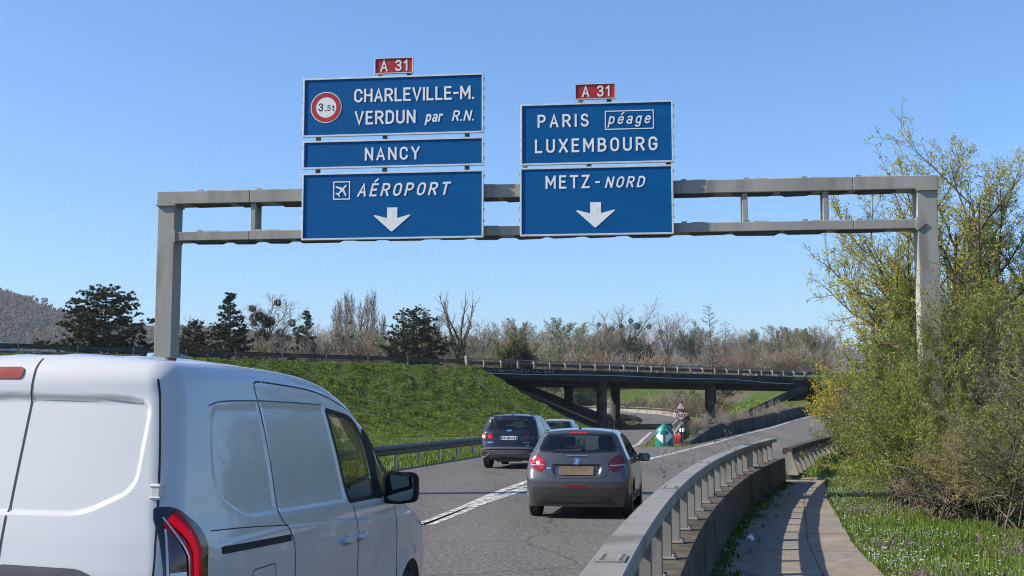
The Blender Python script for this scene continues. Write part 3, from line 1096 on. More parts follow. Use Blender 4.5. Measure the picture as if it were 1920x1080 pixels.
# collars and bracket where the lower beam meets the posts
for uu, s in ((uL1, 1), (uR0, -1)):
    mb = MB()
    q = [gpt(uu, zLB1 + 0.03, -0.03), gpt(uu - 0.16 * s, (zLB0 + zLB1) / 2, -0.03), gpt(uu, zLB0 - 0.03, -0.03), gpt(uu + 0.03 * s, zLB0 - 0.03, -0.03), gpt(uu + 0.03 * s, zLB1 + 0.03, -0.03)]
    mb.prism(q, GN * (DEP - 0.0))
    mb.build('bracket', gan_m, gan, world=True)
for uu in (uL0 + 0.18, (uR0 + uR1) / 2):
    gbox(uu - 0.21, uu + 0.21, zT - BHT - 0.035, zT - BHT - 0.001, -0.05, DEP + 0.05, 'collar', bevel=0.004)
# fixing clamps and cable trays along beam tops and undersides
clamp_m = M('clamp_steel', (0.25, 0.24, 0.23), (0.35, 0.34, 0.33), scale=6, rough=0.5, metal=0.5)
dirty_m = M('sooty_steel', (0.035, 0.034, 0.033), (0.08, 0.078, 0.075), scale=4, rough=0.8)
rg = random.Random(11)
uu = uL0 + 0.9
while uu < uR1 - 0.7:
    for zt in (zT, zLB1):
        if zt == zLB1 and not (uL1 + 0.3 < uu < uR0 - 0.9):
            continue
        w = rg.uniform(0.18, 0.3)
        mb = MB()
        mb.obox(gpt(uu, zt + 0.018, DEP * 0.4), GU * 0.05, GN * 0.16, UP * 0.017)
        mb.obox(gpt(uu + 0.28, zt + 0.013, DEP * 0.4), GU * (w * 0.6), GN * 0.12, UP * 0.012 + GU * 0.004)
        mb.build('clamp', clamp_m, gan, world=True)
    uu += rg.uniform(0.95, 1.3)
for zb in (zT - BHT, zLB0):
    uu = uL1 + 0.3
    while uu < uR0 - 1.0:
        w = rg.uniform(0.4, 0.9)
        h = rg.uniform(0.02, 0.05)
        mb = MB()
        q = [gpt(uu, zb, 0.03), gpt(uu + 0.1, zb - h, 0.03), gpt(uu + w, zb - h * rg.uniform(0.6, 1.2), 0.03), gpt(uu + w + 0.1, zb, 0.03)]
        mb.prism(q, GN * (DEP - 0.12))
        mb.build('cable_tray', dirty_m, gan, world=True)
        uu += w + rg.uniform(0.15, 0.5)

# ------------------------------------------------------------------ signs
blue_m = M('sign_blue', (0.0005, 0.075, 0.235), (0.001, 0.095, 0.28), scale=1.4, rough=0.5, detail=4, stretch=(0.3, 0.3, 6), spec=0.12)
white_m = M('sign_white', (0.60, 0.61, 0.63), (0.74, 0.75, 0.76), scale=14, rough=0.5, detail=5, spec=0.3, mid=0.4, wid=0.15)
edge_m = M('sign_edge_aluminium', (0.55, 0.56, 0.57), (0.70, 0.71, 0.72), scale=5, rough=0.45, metal=0.4)
red_m = M('sign_red', (0.33, 0.012, 0.014), (0.42, 0.02, 0.02), scale=2, rough=0.45)
back_m = M('sign_back_steel', (0.14, 0.14, 0.14), (0.2, 0.2, 0.2), scale=3, rough=0.6, metal=0.4)
ink_m = M('sign_black', (0.02, 0.02, 0.022), rough=0.6)
SOFF = -0.17                                    # sign fronts stand this far off the beams

def _arc(cx, cy, rx, ry, a0, a1, n=9):
    return [(cx + rx * math.cos(R(a0 + (a1 - a0) * i / n)), cy + ry * math.sin(R(a0 + (a1 - a0) * i / n))) for i in range(n + 1)]
_O = _arc(.26, .69, .26, .31, 0, 180) + _arc(.26, .31, .26, .31, 180, 360) + [(.52, .69)]
_e = [(.04, .36), (.42, .36)] + _arc(.22, .42, .21, .25, 0, 180)[1:] + _arc(.22, .25, .21, .25, 180, 330)
GLYPHS = {
    'A': [[(0, 0), (.28, 1), (.56, 0)], [(.10, .30), (.46, .30)]],
    'B': [[(.24, .54), (0, .54), (0, 1), (.24, 1)] + _arc(.24, .77, .22, .23, 90, -90)[1:], [(0, .54), (0, 0), (.26, 0)] + _arc(.26, .27, .25, .27, -90, 90)[1:]],
    'C': [_arc(.26, .70, .26, .30, 10, 180) + _arc(.26, .30, .26, .30, 180, 350)],
    'D': [[(0, 0), (0, 1), (.20, 1)] + _arc(.20, .66, .32, .34, 90, 0) + _arc(.20, .34, .32, .34, 0, -90) + [(0, 0)]],
    'E': [[(.42, 1), (0, 1), (0, 0), (.44, 0)], [(.05, .52), (.36, .52)]],
    'G': [_arc(.26, .70, .26, .30, 15, 180) + _arc(.26, .30, .26, .30, 180, 350) + [(.52, .46), (.32, .46)]],
    'H': [[(0, 0), (0, 1)], [(.52, 0), (.52, 1)], [(.05, .52), (.47, .52)]],
    'I': [[(0, 0), (0, 1)]],
    'L': [[(0, 1), (0, 0), (.42, 0)]],
    'M': [[(0, 0), (0, 1)], [(.02, .98), (.33, .30), (.64, .98)], [(.66, 1), (.66, 0)]],
    'N': [[(0, 0), (0, 1)], [(.02, .97), (.52, .03)], [(.54, 1), (.54, 0)]],
    'O': [_O],
    'P': [[(0, 0), (0, 1), (.26, 1)] + _arc(.26, .73, .25, .27, 90, -90)[1:] + [(.04, .46)]],
    'R': [[(0, 0), (0, 1), (.26, 1)] + _arc(.26, .74, .25, .26, 90, -90)[1:] + [(.04, .48)], [(.28, .46), (.52, 0)]],
    'S': [_arc(.25, .75, .23, .25, 25, 200) + [(.10, .58), (.42, .44)] + _arc(.25, .25, .25, .25, 35, -160)],
    'T': [[(0, 1), (.52, 1)], [(.26, .95), (.26, 0)]],
    'U': [[(0, 1), (0, .30)] + _arc(.26, .28, .26, .28, 180, 360) + [(.52, .30), (.52, 1)]],
    'V': [[(0, 1), (.28, 0), (.56, 1)]],
    'X': [[(0, 0), (.54, 1)], [(0, 1), (.54, 0)]],
    'Y': [[(0, 1), (.28, .46), (.56, 1)], [(.28, .44), (.28, 0)]],
    'Z': [[(0, 1), (.48, 1), (0, 0), (.50, 0)]],
    '1': [[(0, .78), (.18, 1), (.18, 0)]],
    '3': [_arc(.22, .76, .22, .24, 160, -70) + [(.20, .53)], [(.20, .53)] + _arc(.22, .27, .24, .27, 75, -160)],
    '5': [[(.42, 1), (.06, 1), (.03, .56)] + _arc(.22, .32, .22, .31, 120, -150)],
    '-': [[(0, .48), (.26, .48)]],
    '.': [[(0, 0), (0, .02)]],
    't': [[(.10, 1), (.10, .14)] + _arc(.24, .14, .14, .14, 180, 290), [(0, .72), (.28, .72)]],
    'p': [[(0, -.32), (0, .68)], [(0, .50)] + _arc(.21, .34, .21, .33, 130, -130)],
    'a': [[(.04, .60)] + _arc(.21, .50, .19, .18, 120, 0) + [(.40, 0)], _arc(.20, .18, .20, .19, 20, 340)],
    'r': [[(0, 0), (0, .68)], [(0, .46)] + _arc(.18, .48, .18, .19, 170, 50)],
    'e': [_e],
    'g': [[(.42, .68), (.42, -.10)] + _arc(.21, -.12, .21, .20, 0, -150), _arc(.21, .34, .21, .33, 35, 325)],
}
GLYPHS['É'] = GLYPHS['E'] + [[(.14, 1.26), (.30, 1.44)]]
GLYPHS['é'] = GLYPHS['e'] + [[(.20, .92), (.34, 1.08)]]

class Sign:
    def __init__(self, px, label, face=blue_m, border=True, off=SOFF):
        (xl, yl, xr, yr_, yb, ybr) = px          # left x, left-top y, right x, right-top y, left-bottom y, right-bottom y
        self.off = off
        u0, za = on_gantry(xl, yl, off)
        u1, zb = on_gantry(xr, yr_, off)
        _, zc = on_gantry(xl, yb, off)
        _, zd = on_gantry(xr, ybr, off)
        self.u0, self.u1, self.z1, self.z0 = u0, u1, (za + zb) / 2, (zc + zd) / 2
        self.root = empty('direction_sign', gpt((u0 + u1) / 2, self.z0, off), label, 'sign', 'sign panels on the gantry')
        mb = MB()
        mb.obox(gpt((u0 + u1) / 2, (self.z0 + self.z1) / 2, off + 0.03), GU * ((u1 - u0) / 2 - 0.008), GN * 0.025, UP * ((self.z1 - self.z0) / 2 - 0.008))
        mb.build('panel', [face], self.root, world=True)
        e = 0.035 if border else 0.014
        mb = MB()
        for (a, b, c, d) in ((u0, u1, self.z1 - e, self.z1), (u0, u1, self.z0, self.z0 + e), (u0, u0 + e, self.z0 + e, self.z1 - e), (u1 - e, u1, self.z0 + e, self.z1 - e)):
            mb.obox(gpt((a + b) / 2, (c + d) / 2, off + 0.024), GU * ((b - a) / 2), GN * 0.038, UP * ((d - c) / 2))
        mb.build('border', [edge_m], self.root, world=True, bevel=0.004)
        # edge clips
        if border:
            k = max(2, int((self.z1 - self.z0) / 0.2))
            for i in range(k):
                z = self.z0 + (i + 0.5) * (self.z1 - self.z0) / k
                for uu_ in (u0 - 0.006, u1 + 0.006):
                    mb = MB()
                    mb.obox(gpt(uu_, z, off + 0.02), GU * 0.008, GN * 0.03, UP * 0.02)
                    mb.build('edge_clip', back_m, self.root, world=True)
        # stiffening rails behind
        mb = MB()
        n_ = 3 if border else 2
        for i in range(n_):
            uu_ = u0 + (u1 - u0) * (0.1 + 0.8 * i / (n_ - 1)) if border else u0 + (u1 - u0) * (0.17 + 0.7 * i)
            mb.obox(gpt(uu_, (self.z0 + self.z1) / 2, off + 0.09), GU * 0.03, GN * 0.033, UP * ((self.z1 - self.z0) / 2 - 0.03))
        mb.build('stiffener', back_m, self.root, world=True)

    def uv(self, px, py):
        return on_gantry(px, py, self.off)

    def text(self, s, px, mat=white_m, bold=0.0, shear=0.0, spacing=1.0, name='lettering', thick=0.15):
        """px: left x, right x, baseline y at the middle, cap-top y at the middle; road-sign letters made of even strokes"""
        xl, xr, yb, yt = px
        xm = (xl + xr) / 2
        ul, _ = self.uv(xl, yb)
        ur, _ = self.uv(xr, yb)
        _, zb = self.uv(xm, yb)
        _, zt = self.uv(xm, yt)
        H, Wd = zt - zb, ur - ul
        t = thick
        tot = Wd / H - (shear if len(s) > 1 else 0)
        ws = [max(p[0] for st in GLYPHS[c] for p in st) if c != ' ' else 0.12 for c in s]
        k = 0.92
        gap = (tot - sum(w * k + t for w in ws)) / max(1, len(s) - 1)
        if gap < 0.10:
            k = max(0.45, (tot - (len(s) - 1) * 0.10 - t * len(s)) / sum(ws))
            gap = (tot - sum(w * k + t for w in ws)) / max(1, len(s) - 1)
        if len(s) == 1:
            k = (tot - t) / max(ws[0], 0.01)
        mb = MB()
        x, n_ = 0.0, 0
        for c, w in zip(s, ws):
            for st in GLYPHS.get(c, []):
                pts = [Vector((x + t / 2 + p[0] * k, t / 2 + p[1] * (1 - t), 0)) for p in st]
                closed = (pts[0] - pts[-1]).length < 1e-4 and len(pts) > 3
                if closed:
                    pts = pts[:-1]
                m = len(pts)
                L_, R_ = [], []
                for i in range(m):
                    a = pts[i - 1] if (i > 0 or closed) else None
                    b = pts[(i + 1) % m] if (i < m - 1 or closed) else None
                    d1 = (pts[i] - a).normalized() if a is not None else (b - pts[i]).normalized()
                    d2 = (b - pts[i]).normalized() if b is not None else d1
                    n1, n2 = Vector((-d1.y, d1.x, 0)), Vector((-d2.y, d2.x, 0))
                    nn_ = (n1 + n2)
                    nn_ = nn_.normalized() if nn_.length > 1e-3 else n1
                    ml = min(1.9, 1 / max(0.3, nn_.dot(n1)))
                    e1 = -d1 * 0 if a is not None else d1 * (-t / 2 if len(st) > 1 else 0)
                    e2 = d2 * 0 if b is not None else d2 * (t / 2)
                    if not (c in 'ACGSJ35aeég' and False):
                        e1, e2 = e1 * 0.9, e2 * 0.9
                    q = pts[i] + e1 + e2
                    L_.append(q + nn_ * (t / 2 * ml))
                    R_.append(q - nn_ * (t / 2 * ml))
                def put(q):
                    u = ul + (q.x + shear * (q.y - 0.0)) * H
                    return gpt(u, zb + q.y * H, self.off - 0.0022 - 0.0004 * n_)
                vs = [put(q) for q in L_] + [put(q) for q in R_]
                mb.add(vs, [(i, m + i, m + (i + 1) % m, (i + 1) % m) for i in range(m if closed else m - 1)])
                n_ = (n_ + 1) % 3
            x += w * k + t + gap
        return mb.build(name, mat, self.root, world=True)

    def poly(self, pts, mat, name, dz=0.002):
        """flat shape given as (u, z) points, may be concave"""
        vs = [gpt(u, z, self.off - dz) for u, z in pts]
        bm = bmesh.new()
        inv = self.root.matrix_basis.inverted()
        bv = [bm.verts.new(inv @ v) for v in vs]
        f = bm.faces.new(bv)
        f.normal_update()
        bmesh.ops.triangulate(bm, faces=[f])
        me = bpy.data.meshes.new(name)
        bm.to_mesh(me)
        bm.free()
        me.materials.append(mat)
        return link(bpy.data.objects.new(name, me), self.root)

    def ring(self, c, r0, r1, mat, name, dz=0.002, n=40):
        mb = MB()
        vs, fs = [], []
        for i in range(n):
            t = 2 * math.pi * i / n
            for r_ in (r0, r1):
                vs.append(gpt(c[0] + r_ * math.cos(t), c[1] + r_ * math.sin(t), self.off - dz))
        fs = [(2 * i, 2 * i + 1, 2 * ((i + 1) % n) + 1, 2 * ((i + 1) % n)) for i in range(n)]
        mb.add(vs, fs)
        return mb.build(name, mat, self.root, world=True)

    def arrow(self, xc, ytip, ytop, wpx):
        uc, zt = self.uv(xc, ytip)
        _, z1 = self.uv(xc, ytop)
        ua, _ = self.uv(xc - wpx / 2, ytip)
        ub, _ = self.uv(xc + wpx / 2, ytip)
        hw, H = (ub - ua) / 2, z1 - zt
        pts = [(0, 0), (hw, 0.665 * H), (hw * 0.96, 0.70 * H), (hw * 0.28, 0.56 * H), (hw * 0.28, H), (-hw * 0.28, H), (-hw * 0.28, 0.56 * H), (-hw * 0.96, 0.70 * H), (-hw, 0.665 * H), (-0.03, 0.01)]
        return self.poly([(uc + a, zt + b) for a, b in pts], white_m, 'arrow')

s1 = Sign((569, 148, 907, 137, 257, 249), 'tallest blue sign panel on the left stack reading CHARLEVILLE-M. and VERDUN', )
s1.text('CHARLEVILLE-M.', (664, 889, 189, 163.5), spacing=1.28)
s1.text('VERDUN', (665, 779, 232.5, 207))
s1.text('par', (797, 833, 228.5, 207.5), shear=0.22, thick=.15)
s1.text('R.N.', (847, 892, 226.5, 206.5), shear=0.22, thick=.15)
cu_, cz_ = s1.uv(611.5, 201.5)
ru = s1.uv(640.5, 201)[0] - cu_
s1.poly([(cu_ + ru * math.cos(i * math.pi / 24), cz_ + ru * math.sin(i * math.pi / 24)) for i in range(48)], white_m, 'limit_disc')
s1.ring((cu_, cz_), ru * 0.66, ru * 0.95, red_m, 'limit_ring', 0.004)
s1.text('3.', (597, 612.5, 209, 193.5), mat=ink_m, thick=.17)
s1.text('5t', (613.5, 627.5, 208.5, 197), mat=ink_m, thick=.16)
s2 = Sign((568, 265.5, 907, 256, 317, 310), 'shallow blue sign panel reading NANCY between two larger panels')
s2.text('NANCY', (684, 787, 300, 275.5), spacing=1.45)
s3 = Sign((567, 326, 907, 318, 450.5, 445.5), 'blue sign panel reading AEROPORT with a plane symbol and white down arrow')
s3.text('AÉROPORT', (669, 846, 367, 342.5), shear=0.24, spacing=1.35, bold=0.012)
s3.arrow(735, 434, 389, 69)
# plane pictogram in a white box
pu0, pz1 = s3.uv(625, 340.5)
pu1, pz0 = s3.uv(656, 374)
e_ = 0.022
for q in ((pu0, pu1, pz1 - e_, pz1), (pu0, pu1, pz0, pz0 + e_), (pu0, pu0 + e_, pz0 + e_, pz1 - e_), (pu1 - e_, pu1, pz0 + e_, pz1 - e_)):
    s3.poly([(q[0], q[2]), (q[1], q[2]), (q[1], q[3]), (q[0], q[3])], white_m, 'symbol_box')
plane = [(0, 1), (0.09, 0.9), (0.12, 0.35), (0.95, -0.05), (0.95, -0.22), (0.12, 0.0), (0.09, -0.55), (0.38, -0.72), (0.38, -0.86), (0, -0.78),
         (-0.38, -0.86), (-0.38, -0.72), (-0.09, -0.55), (-0.12, 0.0), (-0.95, -0.22), (-0.95, -0.05), (-0.12, 0.35), (-0.09, 0.9)]
ca, sa = math.cos(R(-42)), math.sin(R(-42))
pc = ((pu0 + pu1) / 2, (pz0 + pz1) / 2)
ps = (pu1 - pu0) * 0.44
s3.poly([(pc[0] + ps * (x * ca - y * sa), pc[1] + ps * (x * sa + y * ca)) for x, y in plane], white_m, 'plane_symbol', 0.003)
s4 = Sign((976, 196, 1262, 188, 310.5, 303.5), 'blue sign panel on the right stack reading PARIS peage and LUXEMBOURG')
s4.text('PARIS', (1008, 1104, 238.5, 214), spacing=1.5)
s4.text('LUXEMBOURG', (1003, 1233, 284.5, 258.5), spacing=1.4)
s4.text('péage', (1140, 1223, 232, 211), shear=0.22, thick=.125)
bu0, bz1 = s4.uv(1134, 208)
bu1, bz0 = s4.uv(1226, 241)
e_ = 0.018
for q in ((bu0, bu1, bz1 - e_, bz1), (bu0, bu1, bz0, bz0 + e_), (bu0, bu0 + e_, bz0 + e_, bz1 - e_), (bu1 - e_, bu1, bz0 + e_, bz1 - e_)):
    s4.poly([(q[0], q[2]), (q[1], q[2]), (q[1], q[3]), (q[0], q[3])], white_m, 'word_box')
s5 = Sign((975, 315, 1262, 309, 444, 438), 'blue sign panel reading METZ-NORD with a white down arrow')
s5.text('METZ', (1023, 1106, 353.5, 328.5), spacing=1.4)
s5.text('-', (1116, 1125, 353, 329), spacing=1.0)
s5.text('NORD', (1134, 1212, 351.5, 330.5), shear=0.24, spacing=1.5, bold=0.01)
s5.arrow(1117, 426.5, 379, 73)
s6 = Sign((703, 110, 775, 107, 139, 136), 'small red A 31 sign plate above the taller left stack', face=red_m, border=False)
s6.text('A 31', (713, 764, 133.5, 112.5), spacing=1.3)
s7 = Sign((1078, 158.5, 1154, 155.5, 187, 184.5), 'small red A 31 sign plate above the lower right stack', face=red_m, border=False)
s7.text('A 31', (1091, 1143, 181.5, 160.5), spacing=1.3)
# upright carriers behind each stack, holding the panels to the beams
def carrier(pxs, ytop, ybot):
    for px in pxs:
        uu_, z1_ = on_gantry(px, ytop, 0.0)
        _, z0_ = on_gantry(px, ybot, 0.0)
        mb = MB()
        mb.obox(gpt(uu_, (z0_ + z1_) / 2, -0.04), GU * 0.05, GN * 0.012, UP * ((z1_ - z0_) / 2))
        mb.obox(gpt(uu_, (z0_ + z1_) / 2, -0.025), GU * 0.012, GN * 0.022, UP * ((z1_ - z0_) / 2))
        mb.build('sign_carrier', back_m, gan, world=True)
carrier((600, 724, 877), 150, 440)
carrier((985, 1104, 1252), 198, 436)
carrier((714, 768), 120, 200)
carrier((1089, 1142), 168, 240)

# ------------------------------------------------------------------ roadside things on the point of the divide
bc = G(1246, 843, 0)
yaw = math.atan2(-bc.x, bc.y)
bea = empty('divider_beacon', (bc.x, bc.y, -0.02), 'rounded green divider beacon with two white arrow triangles at the road fork', 'beacon', rotz=yaw)
teal_m = M('beacon_green_plastic', (0.0, 0.13, 0.105), (0.002, 0.17, 0.14), scale=3, rough=0.4)
mb = MB()
nn = 28
bvs, hw = [], 0.42
def beacon_half(z):
    return hw if z < 0.78 else hw * math.cos(min(1.0, (z - 0.78) / 0.42) * math.pi / 2 * 0.97)
zs = list(np.linspace(0, 0.78, 8)) + list(np.linspace(0.83, 1.19, 9))
for z in zs:
    w = beacon_half(z)
    for i in range(nn + 1):
        a = -1.35 + 2.7 * i / nn
        x = w * math.sin(a) / math.sin(1.35)
        y = -(0.30 * (math.cos(a) - math.cos(1.35)) / (1 - math.cos(1.35))) * (w / hw) ** 0.5 - 0.03
        bvs.append((x, y, z))
K = nn + 1
bfs = [(i * K + j, i * K + j + 1, (i + 1) * K + j + 1, (i + 1) * K + j) for i in range(len(zs) - 1) for j in range(nn)]
m0 = len(bvs)
bvs += [(x, 0.25 * beacon_half(z) / hw, z) for (x, y, z), z in zip([bvs[i * K] for i in range(len(zs))], zs)]
bvs += [(x, 0.25 * beacon_half(z) / hw, z) for (x, y, z), z in zip([bvs[i * K + nn] for i in range(len(zs))], zs)]
n2 = len(zs)
bfs += [(i * K, (i + 1) * K, m0 + i + 1, m0 + i) for i in range(n2 - 1)]
bfs += [(i * K + nn, m0 + n2 + i, m0 + n2 + i + 1, (i + 1) * K + nn) for i in range(n2 - 1)]
bfs += [(m0 + i, m0 + i + 1, m0 + n2 + i + 1, m0 + n2 + i) for i in range(n2 - 1)]
mb.add(bvs, bfs)
shell = mb.build('shell', teal_m, bea, smooth=True)
def beacon_pt(x, z):
    w = beacon_half(z)
    s = max(-1, min(1, x * math.sin(1.35) / w))
    a = math.asin(s)
    return (x, -(0.30 * (math.cos(a) - math.cos(1.35)) / (1 - math.cos(1.35))) * (w / hw) ** 0.5 - 0.034, z)
for s in (-1, 1):
    vs, fs = [], []
    for i in range(9):
        x = 0.06 + 0.31 * i / 8
        h = 0.33 * (1 - i / 8.0) ** 0.8 if i < 8 else 0.01
        vs += [beacon_pt(s * x, 0.63 + h), beacon_pt(s * x, 0.63), beacon_pt(s * x, 0.63 - h)]
    fs = [(3 * i, 3 * i + 1, 3 * i + 4, 3 * i + 3) for i in range(8)] + [(3 * i + 1, 3 * i + 2, 3 * i + 5, 3 * i + 4) for i in range(8)]
    MB().add(vs, fs).build('arrow_patch', white_m, bea)
mb = MB()
mb.box(-0.45, 0.45, -0.36, 0.27, -0.05, 0.02)
mb.build('base', concrete_m, bea, bevel=0.02)

rc = G(1271.5, 839, 0)
rc.y += 0.9
rc.x = (1271.5 - 960) / 2330 * rc.y
rbar = empty('water_barrier', (rc.x, rc.y, -0.08), 'small faded red plastic water-filled barrier block beside the green beacon', 'barrier', rotz=yaw)
redp = M('faded_red_plastic', (0.42, 0.055, 0.035), (0.52, 0.10, 0.07), scale=4, rough=0.5)
mb = MB()
mb.add([(-0.23, -0.2, 0), (0.23, -0.2, 0), (0.23, 0.2, 0), (-0.23, 0.2, 0), (-0.23, -0.2, 0.12), (0.23, -0.2, 0.12), (0.23, 0.2, 0.12), (-0.23, 0.2, 0.12),
        (-0.19, -0.12, 0.2), (0.19, -0.12, 0.2), (0.19, 0.12, 0.2), (-0.19, 0.12, 0.2), (-0.19, -0.12, 0.62), (0.19, -0.12, 0.62), (0.19, 0.12, 0.62), (-0.19, 0.12, 0.62),
        (-0.14, -0.08, 0.72), (0.14, -0.08, 0.72), (0.14, 0.08, 0.72), (-0.14, 0.08, 0.72)],
       [(3, 2, 1, 0)] + [(b + i, b + (i + 1) % 4, b + 4 + (i + 1) % 4, b + 4 + i) for b in (0, 4, 8, 12) for i in range(4)] + [(16, 17, 18, 19)])
mb.build('body', redp, rbar, bevel=0.02)
mb = MB()
mb.lathe([(0, 0.72), (0.05, 0.72), (0.05, 0.80), (0, 0.80)], (-0.1, 0, 0), n=12)
mb.lathe([(0, 0.72), (0.04, 0.72), (0.04, 0.77), (0, 0.77)], (0.09, 0, 0), n=12)
mb.build('filler_cap', M('cap_grey', (0.35, 0.33, 0.3), rough=0.6), rbar)
mb = MB()
mb.box(-0.15, 0.15, -0.135, -0.12, 0.3, 0.52)
mb.build('moulded_panel', M('faded_red_panel', (0.34, 0.035, 0.03), rough=0.5), rbar, bevel=0.01)

blk_m = M('black_plastic', (0.012, 0.012, 0.013), rough=0.5)
for i, (px, yb) in enumerate(((1278.5, 836), (1283.5, 835))):
    c = G(px, yb - 6, 0)
    c.y = rc.y + 0.55 + 0.4 * i
    c.x = (px - 960) / 2330 * c.y
    po = empty('marker_post', (c.x, c.y, -0.08), ('slim black marker post with white cap just right of the red block', 'slim black marker post with white cap, outer one of the pair')[i], 'marker post', 'marker posts by the fork', rotz=yaw)
    mb = MB()
    mb.lathe([(0, 0), (0.06, 0), (0.06, 0.82), (0, 0.82)], (0, 0, 0), n=12)
    mb.build('stem', blk_m, po)
    mb = MB()
    mb.lathe([(0.062, 0.80), (0.062, 0.93), (0.05, 0.96), (0, 0.97)], (0, 0, 0), n=12)
    mb.build('white_cap', white_m, po)

# warning triangle over a 50 disc on one thin pole
SY = 76.0
tp = AtY(1276, 755, SY)
pole = empty('speed_sign', (tp.x, SY, -0.05), 'thin pole with a bend warning triangle above a round 50 speed limit sign', 'road sign', rotz=math.atan2(-tp.x, SY) - 0.12)
mb = MB()
zt_ = tp.z + 0.05
mb.lathe([(0, 0), (0.03, 0), (0.03, zt_ - 0.12), (0, zt_ - 0.12)], (0, 0, 0), n=10)
mb.build('pole', back_m, pole)
def flat_poly(pts, y, mat, name, parent, thick=0.0):
    vs = [Vector((x, y, z)) for x, z in pts]
    mb = MB()
    if thick:
        mb.prism(vs, (0, thick, 0))
    else:
        mb.add(vs, [tuple(range(len(vs)))])
    return mb.build(name, mat, parent)
zd = AtY(1276, 779.5, SY).z + 0.05
rd = 0.285
shade_red = M('shaded_sign_red', (0.12, 0.010, 0.012), (0.17, 0.018, 0.018), scale=3, rough=0.6)  # sign faces stand in shadow; that shade is put into the red
shade_white = M('shaded_sign_white', (0.36, 0.37, 0.39), (0.46, 0.47, 0.48), scale=6, rough=0.6)  # white darkened for the same shadow
circ = lambda r_, z, n=36: [(r_ * math.cos(2 * math.pi * i / n), z + r_ * math.sin(2 * math.pi * i / n)) for i in range(n)]
flat_poly(circ(rd, zd), -0.06, shade_red, 'speed_disc', pole, 0.02)
flat_poly(circ(rd * 0.76, zd), -0.064, shade_white, 'disc_face', pole)
text_obj('number', '50', ink_m, pole, pole.matrix_basis @ Vector((0, -0.068, zd - 0.115)), Vector((math.cos(pole.rotation_euler.z), math.sin(pole.rotation_euler.z), 0)), (0, 0, 1), 0.23, 0.33, bold=0.035)
zA, hA = zt_, 0.33
tri = lambda s: [(0, zA - 0.19 + 0.19 * 1.0 * s * 1.25), (0.31 * s, zA - 0.19 - 0.17 * s * 1.25), (-0.31 * s, zA - 0.19 - 0.17 * s * 1.25)]
flat_poly(tri(1.0), -0.06, shade_red, 'warning_triangle', pole, 0.02)
flat_poly([(x, z - 0.008) for x, z in tri(0.78)], -0.064, shade_white, 'triangle_face', pole)
mb = MB()
bpts = [Vector((0.07, -0.068, zA - 0.33)), Vector((0.065, -0.068, zA - 0.27)), Vector((0.03, -0.068, zA - 0.22)), Vector((-0.04, -0.068, zA - 0.18))]
mb.tube(bpts, [0.016, 0.018, 0.02, 0.012], 6)
mb.build('bend_symbol', ink_m, pole)
# ------------------------------------------------------------------ vehicles
def tab(pts):
    xs, ys = np.array([p[0] for p in pts], float), np.array([p[1] for p in pts], float)
    # smooth monotone-ish interpolation: fine linear table run through a small blur
    gx = np.linspace(xs[0], xs[-1], 400)
    gy = np.interp(gx, xs, ys)
    ker = np.hanning(25)
    ker /= ker.sum()
    pad = np.concatenate([np.linspace(2 * gy[0] - gy[12], gy[0], 12, endpoint=False), gy, np.linspace(gy[-1], 2 * gy[-1] - gy[-13], 13)[1:]])
    sm = np.convolve(pad, ker, 'valid')[:400]
    return lambda v: np.interp(v, gx, sm)

def sstep(a, b, x):
    t = np.clip((x - a) / (b - a), 0, 1)
    return t * t * (3 - 2 * t)

def sd_poly(px, py, poly):
    """signed distance to a closed polygon, negative inside (vectorised)"""
    poly = np.asarray(poly, float)
    d = np.full(px.shape, 1e9)
    inside = np.zeros(px.shape, bool)
    n = len(poly)
    for i in range(n):
        ax, ay = poly[i]
        bx, by = poly[(i + 1) % n]
        ex, ey = bx - ax, by - ay
        wx, wy = px - ax, py - ay
        t = np.clip((wx * ex + wy * ey) / (ex * ex + ey * ey + 1e-12), 0, 1)
        d = np.minimum(d, (wx - ex * t) ** 2 + (wy - ey * t) ** 2)
        c = ((ay > py) != (by > py))
        with np.errstate(divide='ignore', invalid='ignore'):
            xi = ax + (py - ay) / (by - ay + 1e-15) * ex
        inside ^= c & (px < xi)
    d = np.sqrt(d)
    return np.where(inside, -d, d)

def rounded(poly, r=0.04, n=5):
    """polygon with rounded corners"""
    out = []
    P = [Vector((p[0], p[1])) for p in poly]
    m = len(P)
    for i in range(m):
        a, b, c = P[i - 1], P[i], P[(i + 1) % m]
        rr = P[i] and (poly[i][2] if len(poly[i]) > 2 else r)
        d1, d2 = (a - b), (c - b)
        l = min(rr, d1.length * 0.48, d2.length * 0.48)
        s, e = b + d1.normalized() * l, b + d2.normalized() * l
        for k in range(n + 1):
            t = k / n
            out.append(((1 - t) ** 2 * s + 2 * t * (1 - t) * b + t * t * e)[:])
    return out

def smooth_line(pts, n=40):
    return [(p.x, p.y) for p in spline([Vector((a, b, 0)) for a, b in pts], n)]

